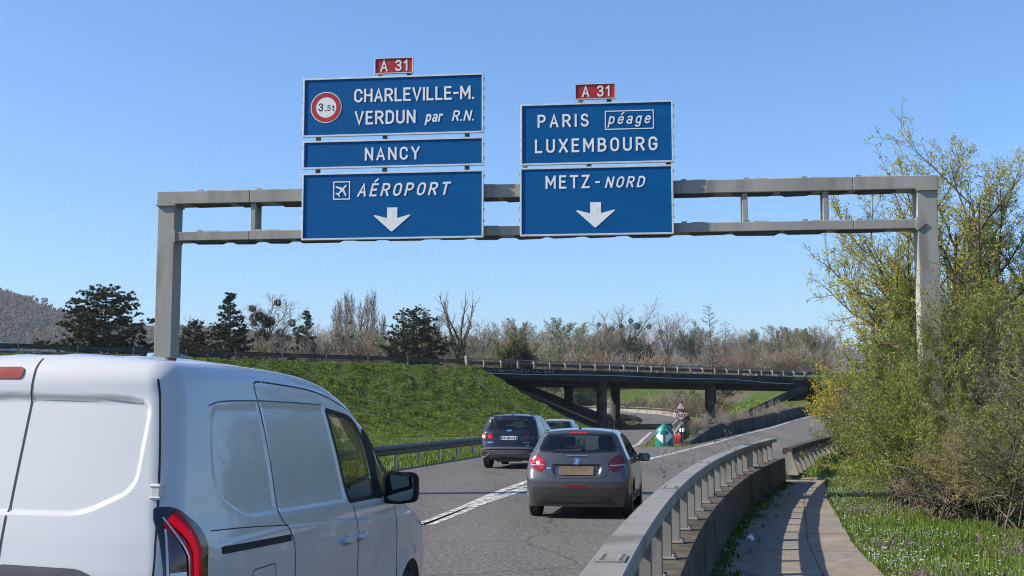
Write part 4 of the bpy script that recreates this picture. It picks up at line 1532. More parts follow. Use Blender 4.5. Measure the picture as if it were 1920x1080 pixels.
class Body:
    """a car body solved from implicit side, top, rear and front fields on a rounded box grid"""
    def __init__(self, W, top, rear, front, box, core, res, rad=(0.1, 0.12), zb=0.2, post=None):
        BX, y0, y1, zt = box
        cx, cy0, cy1, cz = core
        def grid(na, nb):
            return np.meshgrid(np.arange(na + 1), np.arange(nb + 1), indexing='ij')
        nx, ny, nz = max(2, round(2 * BX / res)), max(2, round((y1 - y0) / res)), max(2, round((zt - zb) / res))
        Vs, Fs, off = [], [], 0
        def face(na, nb, fn):
            nonlocal off
            a, b = grid(na, nb)
            p = fn(a / na, b / nb).reshape(-1, 3)
            idx = (a * (nb + 1) + b)
            f = np.stack([idx[:-1, :-1], idx[1:, :-1], idx[1:, 1:], idx[:-1, 1:]], -1).reshape(-1, 4) + off
            Vs.append(p)
            Fs.append(f)
            off += len(p)
        S = lambda *a: np.stack(np.broadcast_arrays(*a), -1)
        face(ny, nz, lambda u, v: S(BX + 0 * u, y0 + (y1 - y0) * u, zb + (zt - zb) * v))
        face(nz, ny, lambda u, v: S(-BX + 0 * u, y0 + (y1 - y0) * v, zb + (zt - zb) * u))
        face(nx, nz, lambda u, v: S(-BX + 2 * BX * u, y0 + 0 * u, zb + (zt - zb) * v))
        face(nz, nx, lambda u, v: S(-BX + 2 * BX * v, y1 + 0 * u, zb + (zt - zb) * u))
        face(nx, ny, lambda u, v: S(-BX + 2 * BX * u, y0 + (y1 - y0) * v, zt + 0 * u))
        Q, F = np.concatenate(Vs), np.concatenate(Fs)
        _, first, inv = np.unique(np.round(Q * 20000).astype(np.int64), axis=0, return_index=True, return_inverse=True)
        Q, F = Q[first], inv.reshape(-1)[F]
        C = np.stack([np.clip(Q[:, 0], -cx, cx), np.clip(Q[:, 1], cy0, cy1), np.clip(Q[:, 2], zb, cz)], -1)
        r1, r2 = rad
        def Fld(p):
            x, y, z = p[:, 0], p[:, 1], p[:, 2]
            s = np.abs(x) - W(y, z, x)
            t = z - top(y, x)
            a, f = rear(z, x) - y, y - front(z, x)
            # side with rear and front, then with the roof
            m = np.maximum(a, f)
            q = np.sqrt(np.maximum(s + r1, 0) ** 2 + np.maximum(m + r1, 0) ** 2) + np.minimum(np.maximum(s, m) + r1, 0) - r1
            return np.sqrt(np.maximum(q + r2, 0) ** 2 + np.maximum(t + r2, 0) ** 2) + np.minimum(np.maximum(q, t) + r2, 0) - r2
        lo, hi = np.zeros(len(Q)), np.full(len(Q), 1.0)
        for _ in range(26):
            mid = (lo + hi) / 2
            v = Fld(C + (Q - C) * mid[:, None])
            lo, hi = np.where(v < 0, mid, lo), np.where(v < 0, hi, mid)
        self.P = C + (Q - C) * lo[:, None]
        if post is not None:
            post(self.P)
        self.F = F
        self.keep = np.ones(len(F), bool)
        self.full = BVHTree.FromPolygons([tuple(p) for p in self.P], [tuple(f) for f in F])

    PL = {'right': (0, 1, 2), 'left': (0, 1, 2), 'rear': (1, 0, 2), 'top': (2, 0, 1)}

    def project(self, plane, u, v, lift=0.0):
        if plane == 'right':
            o, d = Vector((3, u, v)), Vector((-1, 0, 0))
        elif plane == 'left':
            o, d = Vector((-3, u, v)), Vector((1, 0, 0))
        elif plane == 'rear':
            o, d = Vector((u, -3, v)), Vector((0, 1, 0))
        elif plane == 'corner':
            o, d = Vector((0.7071 * u + 2, 0.7071 * u - 2, v)), Vector((-0.7071, 0.7071, 0))
        elif plane == 'corner_left':
            o, d = Vector((-0.7071 * u - 2, 0.7071 * u - 2, v)), Vector((0.7071, 0.7071, 0))
        elif plane == 'top':
            o, d = Vector((u, v, 4)), Vector((0, 0, -1))
        elif plane == 'slope':
            o, d = Vector((u, v - 2, 3.2)), Vector((0, 0.64, -0.768))
        h = self.full.ray_cast(o, d)
        if h[0] is None:
            return None
        return h[0] + h[1] * (lift if h[1].dot(d) < 0 else -lift)

    def coords(self, plane):
        P = self.P
        if plane in ('right', 'left'):
            return P[:, 1], P[:, 2]
        if plane == 'rear':
            return P[:, 0], P[:, 2]
        if plane == 'top':
            return P[:, 0], P[:, 1]

    def cut(self, plane, poly, depth_ok):
        """open the body inside a polygon of the given view; boundary points are pulled onto the outline"""
        u, v = self.coords(plane)
        d = sd_poly(u, v, poly)
        ok = depth_ok(self.P)
        kill = (d[self.F] < 0.0).all(1) & ok[self.F].all(1)
        self.keep &= ~kill

    def cut_arch(self, y, z, r, side_min):
        P = self.P
        d = np.hypot(P[:, 1] - y, P[:, 2] - z)
        ok = np.abs(P[:, 0]) > side_min
        kill = (d[self.F] < r).all(1) & ok[self.F].all(1)
        self.keep &= ~kill
        used = np.zeros(len(P), bool)
        used[np.unique(self.F[self.keep])] = True
        edge = used & (d < r) & ok
        dd = np.maximum(d, 1e-6)
        for ax, c in ((1, y), (2, z)):
            P[edge, ax] = c + (P[edge, ax] - c) / dd[edge] * r

    def build(self, name, mats, parent, mi=None):
        F = self.F[self.keep]
        u, inv = np.unique(F, return_inverse=True)
        m = None if mi is None else mi(self)[self.keep]
        return nmesh(name, self.P[u], inv.reshape(F.shape), mats, parent, mi=m, smooth=True)

    def ribbon(self, name, plane, pts, width, mat, parent, lift=0.0012, closed=False, dens=0.02):
        P = [Vector((a, b, 0)) for a, b in pts]
        if closed:
            P.append(P[0].copy())
        P = resample(P, dens) if len(P) > 1 else P
        n = len(P)
        V, ok = [], []
        for i, p in enumerate(P):
            d = (P[(i + 1) % n] - P[i - 1]) if closed else (P[min(i + 1, n - 1)] - P[max(i - 1, 0)])
            nn = Vector((-d.y, d.x, 0)).normalized()
            q = [self.project(plane, p.x + nn.x * s * width / 2, p.y + nn.y * s * width / 2, lift) for s in (-1, 1)]
            if q[0] is None or q[1] is None:
                ok.append(False)
                V += [Vector((0, 0, 0))] * 2
            else:
                ok.append(True)
                V += q
        F = []
        for i in range(n if closed else n - 1):
            j = (i + 1) % n
            if ok[i] and ok[j]:
                F.append((2 * i, 2 * j, 2 * j + 1, 2 * i + 1))
        return nmesh(name, [tuple(v) for v in V], F, mat, parent, smooth=True)

    def patch(self, name, plane, poly, mat, parent, lift=0.002, res=0.03, smooth=True):
        poly = [Vector((p[0], p[1])) for p in poly]
        arr = np.array([p[:] for p in poly])
        x0, y0 = arr.min(0)
        x1, y1 = arr.max(0)
        gx, gy = np.meshgrid(np.arange(x0, x1, res), np.arange(y0, y1, res))
        d = sd_poly(gx.ravel(), gy.ravel(), arr)
        ins = np.stack([gx.ravel(), gy.ravel()], -1)[d < -res * 0.4]
        pts = poly + [Vector(p) for p in ins]
        n = len(poly)
        r = delaunay_2d_cdt(pts, [(i, (i + 1) % n) for i in range(n)], [], 1, 1e-6)
        V = []
        bad = set()
        for i, p in enumerate(r[0]):
            q = self.project(plane, p.x, p.y, lift)
            if q is None:
                bad.add(i)
                q = Vector((0, 0, 0))
            V.append(tuple(q))
        F = [f for f in r[2] if not (set(f) & bad)]
        return nmesh(name, V, F, mat, parent, smooth=smooth)

car_white = M('white_car_paint', (0.475, 0.478, 0.485), (0.505, 0.507, 0.512), scale=1.2, rough=0.2, rough2=0.3, coat=0.8, spec=0.5)
seam_m = M('panel_gap', (0.012, 0.012, 0.014), rough=0.8)
rubber_m = M('black_rubber', (0.012, 0.012, 0.013), rough=0.75, spec=0.3)
tyre_m = M('tyre_rubber', (0.014, 0.014, 0.014), (0.03, 0.03, 0.029), scale=20, rough=0.85, bump=0.3, bscale=80)
gloss_black = M('gloss_black', (0.008, 0.008, 0.009), rough=0.12, coat=0.5)
trim_m = M('dark_plastic_trim', (0.022, 0.022, 0.023), (0.035, 0.035, 0.036), scale=60, rough=0.6)
under_m = M('car_underside', (0.01, 0.01, 0.01), rough=0.9)
alloy_m = M('alloy_rim', (0.30, 0.30, 0.31), rough=0.35, metal=0.8)
dark_alloy = M('dark_alloy_rim', (0.07, 0.07, 0.075), rough=0.35, metal=0.7)
glass_dark = glass_mat('tinted_glass', (0.42, 0.47, 0.46))
glass_clear = glass_mat('clear_glass', (0.62, 0.70, 0.68))
chrome_m = M('chrome', (0.72, 0.72, 0.74), rough=0.15, metal=1.0)
lens_red = M('red_lens', (0.22, 0.003, 0.008), rough=0.2, coat=0.3)
lens_dark = M('dark_red_lens', (0.05, 0.004, 0.006), rough=0.12, coat=0.6)
lens_lit = M('lit_tail_lamp', (0.44, 0.0006, 0.010), rough=0.6, spec=0.2, emit=0.45)
lens_dim = M('lit_tail_lamp_dim', (0.15, 0.001, 0.005), rough=0.5, spec=0.3, emit=0.3)
lens_hot = M('lit_brake_lamp', (1.0, 0.28, 0.25), rough=0.3, emit=1.6)
lens_white = M('clear_lens', (0.50, 0.50, 0.52), rough=0.15, coat=0.5, metal=0.3)
seat_m = M('dark_seat_cloth', (0.018, 0.018, 0.02), (0.03, 0.03, 0.033), scale=30, rough=0.9)

def wheel(parent, x, y, r, w, outer, rim_mat=alloy_m, spokes=5):
    """tyre with rounded shoulders; rim dish with spokes on the outer side"""
    s = 1 if outer > 0 else -1
    root = bpy.data.objects.new('wheel', None)
    root.empty_display_size = 0.1
    root.location = (x, y, r)
    link(root, parent)
    mb = MB()
    ri = r * 0.66
    mb.lathe([(ri, -w * 0.48), (r * 0.86, -w * 0.5), (r * 0.965, -w * 0.44), (r, -w * 0.34), (r, -w * 0.1), (r * 0.985, -w * 0.09), (r * 0.985, -w * 0.06), (r, -w * 0.05), (r, w * 0.05), (r * 0.985, w * 0.06), (r * 0.985, w * 0.09), (r, w * 0.1),
              (r, w * 0.34), (r * 0.965, w * 0.44), (r * 0.86, w * 0.5), (ri, w * 0.48)], (0, 0, 0), 'x', 40)
    mb.build('tyre', tyre_m, root, smooth=True)
    mb = MB()
    mb.lathe([(ri, s * w * 0.48), (ri * 0.97, s * w * 0.5), (ri * 0.92, s * w * 0.46), (ri * 0.9, s * w * 0.1), (0.0, s * w * 0.1)], (0, 0, 0), 'x', 40, 1)
    for k in range(spokes):
        t = 2 * math.pi * k / spokes
        for dt in (-0.12, 0.12):
            a = Vector((s * w * 0.40, 0.05 * math.cos(t + dt * 4), 0.05 * math.sin(t + dt * 4)))
            b = Vector((s * w * 0.44, ri * 0.95 * math.cos(t + dt), ri * 0.95 * math.sin(t + dt)))
            mb.bar(a, b, 0.035, 0.035, 0, up=(1, 0, 0))
    mb.lathe([(0.0, s * w * 0.46), (0.05, s * w * 0.46), (0.07, s * w * 0.42), (0.07, s * w * 0.2)], (0, 0, 0), 'x', 16, 0)
    mb.build('rim', [rim_mat, M('rim_inside', (0.02, 0.02, 0.02), rough=0.8)], root)
    return root

def seat(parent, x, y, z, s=1.0, head=True):
    mb = MB()
    mb.add([(x - .24, y, z), (x + .24, y, z), (x + .24, y + .12, z), (x - .24, y + .12, z), (x - .21, y - .10, z + .58), (x + .21, y - .10, z + .58), (x + .21, y + .0, z + .58), (x - .21, y + .0, z + .58)],
           [(3, 2, 1, 0), (4, 5, 6, 7), (0, 1, 5, 4), (1, 2, 6, 5), (2, 3, 7, 6), (3, 0, 4, 7)])
    o = mb.build('seat', seat_m, parent, bevel=0.05)
    if head:
        mb = MB()
        mb.add([(x - .12, y - .13, z + .63), (x + .12, y - .13, z + .63), (x + .12, y - .03, z + .63), (x - .12, y - .03, z + .63), (x - .14, y - .15, z + .74), (x + .14, y - .15, z + .74), (x + .14, y - .05, z + .74), (x - .14, y - .05, z + .74),
                (x - .11, y - .15, z + .84), (x + .11, y - .15, z + .84), (x + .11, y - .07, z + .84), (x - .11, y - .07, z + .84)],
               [(3, 2, 1, 0), (8, 9, 10, 11)] + [(b + i, b + (i + 1) % 4, b + 4 + (i + 1) % 4, b + 4 + i) for b in (0, 4) for i in range(4)])
        mb.tube([(x - .06, y - .07, z + .5), (x - .06, y - .08, z + .66)], 0.008, 6)
        mb.tube([(x + .06, y - .07, z + .5), (x + .06, y - .08, z + .66)], 0.008, 6)
        mb.build('headrest', seat_m, o, bevel=0.03)

def mirror(parent, x, y, z, w, h, s, shell_mat, d=0.17, inset=0.86):
    """door mirror: rounded shell, glass facing back, arm to the door"""
    mb = MB()
    n, rings = 24, []
    prof = [(0.0, 1.0), (0.3, 1.02), (0.65, 0.9), (0.9, 0.6), (1.0, 0.25)]
    vs = []
    for f, k in prof:
        for i in range(n):
            t = 2 * math.pi * i / n
            c, sn = math.cos(t), math.sin(t)
            e = 0.42
            px = math.copysign(abs(c) ** e, c) * w / 2 * k
            pz = math.copysign(abs(sn) ** e, sn) * h / 2 * k
            if px * s < 0:
                pz *= 1.0
            else:
                pz *= 0.93
            vs.append((x + px, y + f * d, z + pz))
    fs = [(r * n + i, r * n + (i + 1) % n, (r + 1) * n + (i + 1) % n, (r + 1) * n + i) for r in range(len(prof) - 1) for i in range(n)]
    fs += [tuple((len(prof) - 1) * n + i for i in range(n))]
    mb.add(vs, fs)
    # rim facing back
    ring = [(x + (v[0] - x) * inset, y + 0.004, z + (v[2] - z) * inset) for v in vs[:n]]
    b = len(mb.V)
    mb.V += ring
    for i in range(n):
        mb.F.append((i, (i + 1) % n, b + (i + 1) % n, b + i))
        mb.I.append(0)
    o = mb.build('door_mirror', shell_mat, parent, smooth=True)
    g_ = MB()
    g_.add([(p[0], p[1] + 0.006, p[2]) for p in ring], [tuple(range(n))])
    g_.build('mirror_glass', M('mirror_glass', (0.16, 0.21, 0.27), rough=0.03, metal=1.0), o)
    a = MB()
    a.add([(x - s * w * 0.40, y + 0.02, z - h * 0.42), (x - s * w * 0.40, y + 0.13, z - h * 0.42), (x - s * w * 0.40, y + 0.13, z - h * 0.2), (x - s * w * 0.40, y + 0.02, z - h * 0.2),
           (x - s * (w * 0.5 + 0.12), y + 0.04, z - h * 0.55), (x - s * (w * 0.5 + 0.12), y + 0.20, z - h * 0.55), (x - s * (w * 0.5 + 0.12), y + 0.20, z - h * 0.3), (x - s * (w * 0.5 + 0.12), y + 0.04, z - h * 0.3)],
          [(3, 2, 1, 0), (4, 5, 6, 7), (0, 1, 5, 4), (1, 2, 6, 5), (2, 3, 7, 6), (3, 0, 4, 7)])
    a.build('mirror_arm', rubber_m, o, bevel=0.015)
    return o

def underbody(parent, w, y0, y1, z):
    mb = MB()
    mb.box(-w, w, y0, y1, z, z + 0.12)
    return mb.build('underside', under_m, parent, bevel=0.03)

# ------------------------------------------------------------------ white panel van
VAN_POS, VAN_ROT = Vector((-2.315, 5.40, 0)), -R(10.9)
van = empty('panel_van', VAN_POS, 'white panel van close by with blank rear doors and its red tail lamp lit', 'van', rotz=VAN_ROT)
def up_(z):
    """upper body stretched to its real height"""
    return z if z < 1.2 else 1.2 + (z - 1.2) * 1.147
_w = tab([(0.1, .84), (.35, .89), (.6, .918), (.9, .925), (1.08, .925), (1.18, .915), (1.28, .89), (1.5, .86), (1.72, .82), (1.92, .77), (2.15, .69)])
_r = tab([(0.1, .08), (.3, .02), (.5, .0), (.9, .0), (1.05, .005), (1.2, .035), (1.4, .09), (1.65, .165), (1.85, .225), (1.97, .27), (2.05, .33), (2.15, .42)])
_t = tab([(-.3, 1.98), (.1, 2.0), (.4, 2.012), (1.0, 2.02), (1.6, 2.008), (2.0, 1.985), (2.3, 1.945), (2.55, 1.875), (2.8, 1.755), (3.05, 1.565), (3.3, 1.36), (3.5, 1.225), (3.75, 1.14), (4.1, 1.04), (4.35, .92), (4.6, .75)])
_f = tab([(0.1, 4.30), (.4, 4.44), (.7, 4.46), (.9, 4.40), (1.1, 4.2), (1.4, 4.1), (2.15, 4.0)])
SEAM = 0.09
rear_rec = rounded([(-0.7, 1.315), (0.44, 1.305), (0.665, 1.41), (0.672, 1.765), (0.60, 1.80), (-0.7, 1.835)], 0.075, 8)
side_rec1 = rounded([(0.46, 1.38, 0.22), (0.80, 1.24, 0.12), (1.17, 1.235, .03), (1.13, 1.775, .02), (0.56, 1.765, .1)], 0.06, 8)
side_rec2 = rounded([(1.21, 1.235, .03), (2.27, 1.215, .03), (2.10, 1.765, .03), (1.17, 1.78, .02)], 0.03, 6)
def van_W(y, z, x):
    w = _w(z) - 0.035 * sstep(0.9, 0.0, y) ** 2 * (z > 0) - 0.085 * np.clip((y - 3.3) / 1.1, 0, 1.3) ** 2
    for ay in (0.78, 3.62):
        w = w + 0.018 * sstep(0.52, 0.40, np.hypot(y - ay, z - 0.33))
    return w
def van_R(z, x):
    return _r(z) + 0.05 * (np.abs(x) / 0.9) ** 3
def van_T(y, x):
    rib = np.zeros_like(x)
    for c in (-0.45, -0.15, 0.15, 0.45):
        rib = rib + 0.010 * sstep(0.06, 0.02, np.abs(x - c)) * sstep(0.40, 0.55, y) * sstep(2.3, 2.1, y)
    return _t(y) - 0.045 * (np.abs(x) / 0.75) ** 2.2 + rib
def van_stamp(P):
    """stamped recesses where windows would be, shoulder crease"""
    x, y, z = P[:, 0], P[:, 1], P[:, 2]
    sd = np.abs(x) > 0.62
    d = np.minimum(sd_poly(y, z, side_rec1), sd_poly(y, z, side_rec2))
    push = 0.007 * sstep(0.009, -0.009, d) - 0.007 * sstep(0.010, -0.010, z - (1.15 - 0.055 * np.clip(y - 1.3, 0, 2))) * sstep(0.38, 0.5, y)
    P[:, 0] -= np.sign(x) * push * sd * sstep(0.25, 0.4, y)
    rr = (y < 0.5)
    dr = sd_poly(np.abs(x), z, rear_rec)
    P[:, 1] += (0.020 * sstep(0.009, -0.009, dr) - 0.012 * sstep(-0.03, 0.05, z - 1.845) * sstep(0.80, 0.70, np.abs(x)) ) * rr
vb = Body(van_W, van_T, van_R, lambda z, x: _f(z) - 0.16 * (np.abs(x) / 0.9) ** 3, (1.02, -0.06, 4.55, 2.16), (0.60, 0.42, 3.9, 0.72), 0.0105, rad=(0.115, 0.085), zb=0.24, post=van_stamp)
win_r = rounded([(2.32, 1.205, .02), (2.84, 1.20, .03), (2.83, 1.37, .12), (2.74, 1.58, .1), (2.58, 1.705, .12), (2.14, 1.755, .02)], 0.03, 6)
qw_r = rounded([(2.98, 1.20, .015), (3.30, 1.195, .015), (3.0, 1.51, .015), (2.90, 1.58, .01)], 0.015, 4)
for nm in ('right', 'left'):
    s = 1 if nm == 'right' else -1
    vb.cut(nm, win_r, lambda P, s=s: P[:, 0] * s > 0.4)
    vb.cut(nm, qw_r, lambda P, s=s: P[:, 0] * s > 0.4)
ws_poly = [(-0.62, 2.62), (0.62, 2.62), (0.74, 3.36), (-0.74, 3.36)]
vb.cut('top', ws_poly, lambda P: P[:, 2] > 1.22)
for ay in (0.78, 3.62):
    vb.cut_arch(ay, 0.33, 0.385, 0.55)
vb.build('body', car_white, van)
vb.patch('windscreen', 'top', ws_poly, glass_clear, van, -0.004, 0.06)
for nm in ('right', 'left'):
    vb.patch('side_window', nm, win_r, glass_clear, van, -0.006, 0.05)
    vb.patch('quarter_window', nm, qw_r, glass_clear, van, -0.006, 0.05)
    vb.ribbon('window_seal', nm, win_r, 0.026, rubber_m, van, 0.003, closed=True)
    vb.ribbon('window_seal', nm, qw_r, 0.02, rubber_m, van, 0.003, closed=True)
    pil = [(2.84, 1.185), (2.98, 1.18), (2.90, 1.57), (2.80, 1.64), (2.74, 1.61), (2.835, 1.38)]
    vb.patch('mirror_pillar', nm, pil, rubber_m, van, 0.004, 0.03)
    # panel gaps, and dark lines drawn along crease and recess
    vb.ribbon('door_gap', nm, smooth_line([(1.37, 0.32), (1.37, 0.95), (1.325, 1.10), (1.20, 1.22), (1.185, 1.32), (1.17, 1.5), (1.145, 1.72), (1.13, 1.86), (1.15, 1.895), (1.25, 1.90)], 50), 0.008, seam_m, van)
    vb.ribbon('door_gap', nm, smooth_line([(1.25, 1.90), (1.9, 1.87), (2.3, 1.815), (2.6, 1.735), (2.85, 1.615), (3.05, 1.455)], 40), 0.008, seam_m, van)
    vb.ribbon('door_gap', nm, smooth_line([(2.40, 0.34), (2.43, 0.8), (2.43, 1.0), (2.38, 1.19)], 30), 0.008, seam_m, van)
    vb.ribbon('door_gap', nm, smooth_line([(3.26, 0.34), (3.28, 0.8), (3.25, 1.08), (3.20, 1.16)], 30), 0.008, seam_m, van)
    vb.ribbon('crease_line', nm, smooth_line([(0.40, 1.21), (0.8, 1.19), (1.30, 1.155)], 30), 0.005, seam_m, van)  # dark ribbon laid along the pressed shoulder crease
    vb.ribbon('rail_gap', nm, [(0.47, 1.115), (1.32, 1.09)], 0.034, seam_m, van, 0.002)
    vb.ribbon('recess_shade', nm, smooth_line([(0.55, 1.775), (0.72, 1.795), (1.22, 1.80), (2.1, 1.785)], 30), 0.007, M('painted_recess_shade', (0.10, 0.105, 0.115), rough=0.7), van)  # shade under the upper recess lip, drawn as a grey ribbon
    vb.ribbon('fuel_flap_gap', nm, rounded([(0.80, 0.72), (1.10, 0.72), (1.10, 0.985), (0.80, 0.985)], 0.03), 0.005, seam_m, van, closed=True)
    for (hy, hz_) in ((2.22, 0.985), (2.47, 0.985)):
        mb = MB()
        s = 1 if nm == 'right' else -1
        q = vb.project(nm, hy, hz_, 0.0)
        n, vs = 14, []
        for f, k in ((0, 1.0), (0.022, 1.0), (0.036, 0.86), (0.04, 0.5)):
            for i in range(n):
                t = 2 * math.pi * i / n
                c, sn = math.cos(t), math.sin(t)
                vs.append((q.x + s * (f - 0.004), hy + math.copysign(abs(c) ** 0.6, c) * 0.095 * k, hz_ + math.copysign(abs(sn) ** 0.7, sn) * 0.022 * k))
        mb.add(vs, [(r * n + i, r * n + (i + 1) % n, (r + 1) * n + (i + 1) % n, (r + 1) * n + i) for r in range(3) for i in range(n)] + [tuple(3 * n + i for i in range(n))])
        mb.build('door_handle', car_white, van, smooth=True)
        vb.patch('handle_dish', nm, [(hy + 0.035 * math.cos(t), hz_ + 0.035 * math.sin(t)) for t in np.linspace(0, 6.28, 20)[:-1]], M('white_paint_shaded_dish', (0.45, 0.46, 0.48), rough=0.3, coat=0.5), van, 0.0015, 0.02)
# rear door gaps and furniture
vb.ribbon('rear_door_gap', 'rear', [(SEAM, 0.45), (SEAM, 1.99)], 0.009, seam_m, van, 0.002)
for s in (-1, 1):
    cc = 'corner' if s > 0 else 'corner_left'
    vb.ribbon('rear_door_gap', 'rear', smooth_line([(0.795 * s, 0.5), (0.80 * s, 1.0), (0.795 * s, 1.17), (0.765 * s, 1.45), (0.73 * s, 1.68), (0.70 * s, 1.84), (0.685 * s, 1.90)], 60), 0.008, seam_m, van, 0.002)
    vb.patch('tail_lamp', cc, rounded([(0.610, 0.66), (0.612, 1.335, .02), (0.70, 1.335, .04), (0.83, 1.245, .05), (0.885, 1.17, .05), (0.885, 0.66)], 0.04, 6), gloss_black, van, 0.006, 0.03)
    vb.patch('lamp_lens', cc, rounded([(0.645, 0.69), (0.645, 1.29, .01), (0.69, 1.30, .03), (0.80, 1.20, .06), (0.835, 1.12, .05), (0.835, 0.69)], 0.03, 6), lens_dark, van, 0.010, 0.03)
    path_ = smooth_line([(0.672, 1.288), (0.73, 1.228), (0.775, 1.165), (0.79, 1.08), (0.79, 0.70)], 30)
    vb.ribbon('lamp_glow', cc, path_, 0.088, lens_dim, van, 0.013)
    vb.ribbon('light_tube', cc, path_, 0.034, lens_lit, van, 0.016)
    vb.ribbon('lamp_edge', cc, smooth_line([(0.645, 1.29), (0.70, 1.205), (0.738, 1.14), (0.748, 1.08), (0.748, 0.70)], 30), 0.008, lens_white, van, 0.0155)
    for k_ in range(5):
        vb.patch('lamp_rib', cc, [(0.832 - 0.004 * k_ * (k_ < 3), 1.155 - 0.085 * k_), (0.86, 1.145 - 0.085 * k_), (0.86, 1.12 - 0.085 * k_), (0.832, 1.125 - 0.085 * k_)], lens_red, van, 0.012, 0.02)
    vb.patch('indicator_lens', cc, [(0.66, 1.07), (0.66, 1.24), (0.70, 1.19), (0.725, 1.13), (0.735, 1.07)], lens_dark, van, 0.015, 0.03)
    vb.patch('reverse_lens', cc, [(0.66, 0.955), (0.66, 1.06), (0.735, 1.06), (0.735, 0.955)], lens_white, van, 0.015, 0.03)
    vb.patch('fog_lens', cc, [(0.66, 0.70), (0.66, 0.945), (0.735, 0.945), (0.735, 0.70)], lens_dark, van, 0.015, 0.03)
    vb.ribbon('lamp_chrome', cc, [(0.652, 0.70), (0.652, 1.24)], 0.010, lens_white, van, 0.0165)
    for hz_ in (1.40, 0.75):
        q = vb.project('rear', 0.765 * s, hz_, 0.0)
        mb = MB()
        mb.box(q.x - 0.022, q.x + 0.022, q.y - 0.018, q.y + 0.02, hz_ - 0.035, hz_ + 0.035)
        mb.box(q.x - 0.026, q.x + 0.026, q.y - 0.022, q.y + 0.02, hz_ + 0.02, hz_ + 0.03)
        mb.box(q.x - 0.026, q.x + 0.026, q.y - 0.022, q.y + 0.02, hz_ - 0.03, hz_ - 0.02)
        mb.build('door_hinge', car_white, van, bevel=0.006)
vb.patch('brake_lamp', 'rear', rounded([(-0.36, 1.895), (0.035, 1.895, .025), (0.035, 1.948, .025), (-0.36, 1.948)], 0.024, 6), M('unlit_brake_lens', (0.16, 0.004, 0.008), (0.21, 0.006, 0.011), scale=40, rough=0.55, spec=0.15), van, 0.006, 0.02)
vb.patch('door_trim', 'rear', rounded([(SEAM + 0.012, 0.80), (0.52, 0.80, .05), (0.58, 1.03, .06), (0.47, 1.077, .03), (SEAM + 0.012, 1.09)], 0.02, 6), M('grey_trim', (0.06, 0.063, 0.068), rough=0.4), van, 0.008, 0.03)
vb.patch('door_trim', 'rear', rounded([(SEAM - 0.012, 0.80), (-0.6, 0.80), (-0.6, 1.09), (SEAM - 0.012, 1.09)], 0.02, 6), M('grey_trim', (0.06, 0.063, 0.068), rough=0.4), van, 0.008, 0.03)
vb.patch('bumper', 'rear', rounded([(-0.85, 0.30), (0.85, 0.30), (0.85, 0.56), (-0.85, 0.56)], 0.03, 4), trim_m, van, 0.012, 0.04)
mb = MB()
q = vb.project('top', 0.50, 0.75, 0.0)
mb.lathe([(0.03, -0.01), (0.03, 0.008), (0.015, 0.012), (0, 0.012)], q, n=12)
mb.build('roof_plug', M('rust_brown_plastic', (0.10, 0.03, 0.022), rough=0.6), van)
for s in (-1, 1):
    mirror(van, s * 1.02, 3.02, 1.245, 0.235, 0.215, s, rubber_m, inset=0.80)
    seat(van, s * 0.38, 2.55, 0.75)
    for y_ in (0.78, 3.62):
        wheel(van, s * 0.80, y_, 0.325, 0.205, s)
underbody(van, 0.72, 0.15, 4.3, 0.20)
mb = MB()
mb.box(-0.70, 0.70, 2.28, 2.31, 0.35, 1.70)
mb.build('bulkhead', trim_m, van)
mb = MB()
mb.add([(-.75, 3.0, .75), (.75, 3.0, .75), (.75, 3.55, .75), (-.75, 3.55, .75), (-.75, 3.05, 1.08), (.75, 3.05, 1.08), (.75, 3.5, 1.14), (-.75, 3.5, 1.14)],
       [(3, 2, 1, 0), (4, 5, 6, 7), (0, 1, 5, 4), (1, 2, 6, 5), (2, 3, 7, 6), (3, 0, 4, 7)])
mb.build('dashboard', trim_m, van, bevel=0.04)
# ------------------------------------------------------------------ grey hatchback ahead
H0 = G(1082, 968, 0)
grey_paint = M('grey_car_paint', (0.078, 0.0785, 0.085), rough=0.30, metal=0.55, coat=0.9)
navy_paint = M('navy_car_paint', (0.004, 0.006, 0.018), rough=0.3, metal=0.2, coat=0.6)
silver_paint = M('silver_car_paint', (0.34, 0.36, 0.38), rough=0.3, metal=0.6, coat=0.9)
blue_paint = M('light_blue_car_paint', (0.10, 0.30, 0.42), rough=0.3, coat=0.9)
hat = empty('hatchback_car', (1.04, 20.05, 0), 'small dark grey hatchback with both tail lamps glowing in the right lane', 'car', rotz=-R(9.3))
_hw = tab([(.1, .79), (.3, .835), (.5, .862), (.7, .868), (.85, .86), (.96, .835), (1.05, .79), (1.2, .72), (1.35, .645), (1.5, .56)])
_hr = tab([(.1, .16), (.24, .08), (.36, .035), (.5, .0), (.64, .0), (.72, .035), (.80, .075), (.92, .095), (1.0, .12), (1.06, .165), (1.2, .265), (1.33, .36), (1.40, .36), (1.5, .42)])
_ht = tab([(-.2, 1.36), (.25, 1.405), (.5, 1.44), (.9, 1.462), (1.3, 1.465), (1.7, 1.44), (2.05, 1.37), (2.4, 1.20), (2.75, 1.03), (2.95, .97), (3.3, .91), (3.6, .83), (3.85, .68), (4.1, .5)])
_hf = tab([(.1, 3.86), (.4, 3.96), (.65, 3.93), (.9, 3.8), (1.5, 3.7)])
def hat_W(y, z, x):
    w = _hw(z) - 0.05 * sstep(0.7, 0.0, y) ** 2 - 0.10 * np.clip((y - 2.9) / 1.0, 0, 1.2) ** 2
    w = w - 0.03 * sstep(0.9, 0.0, y) * sstep(0.95, 1.3, z)
    for ay in (0.74, 3.28):
        w = w + 0.014 * sstep(0.46, 0.34, np.hypot(y - ay, z - 0.31))
    return w + 0.006 * sstep(0.02, -0.02, z - (0.80 + 0.03 * (1 - y / 4)))
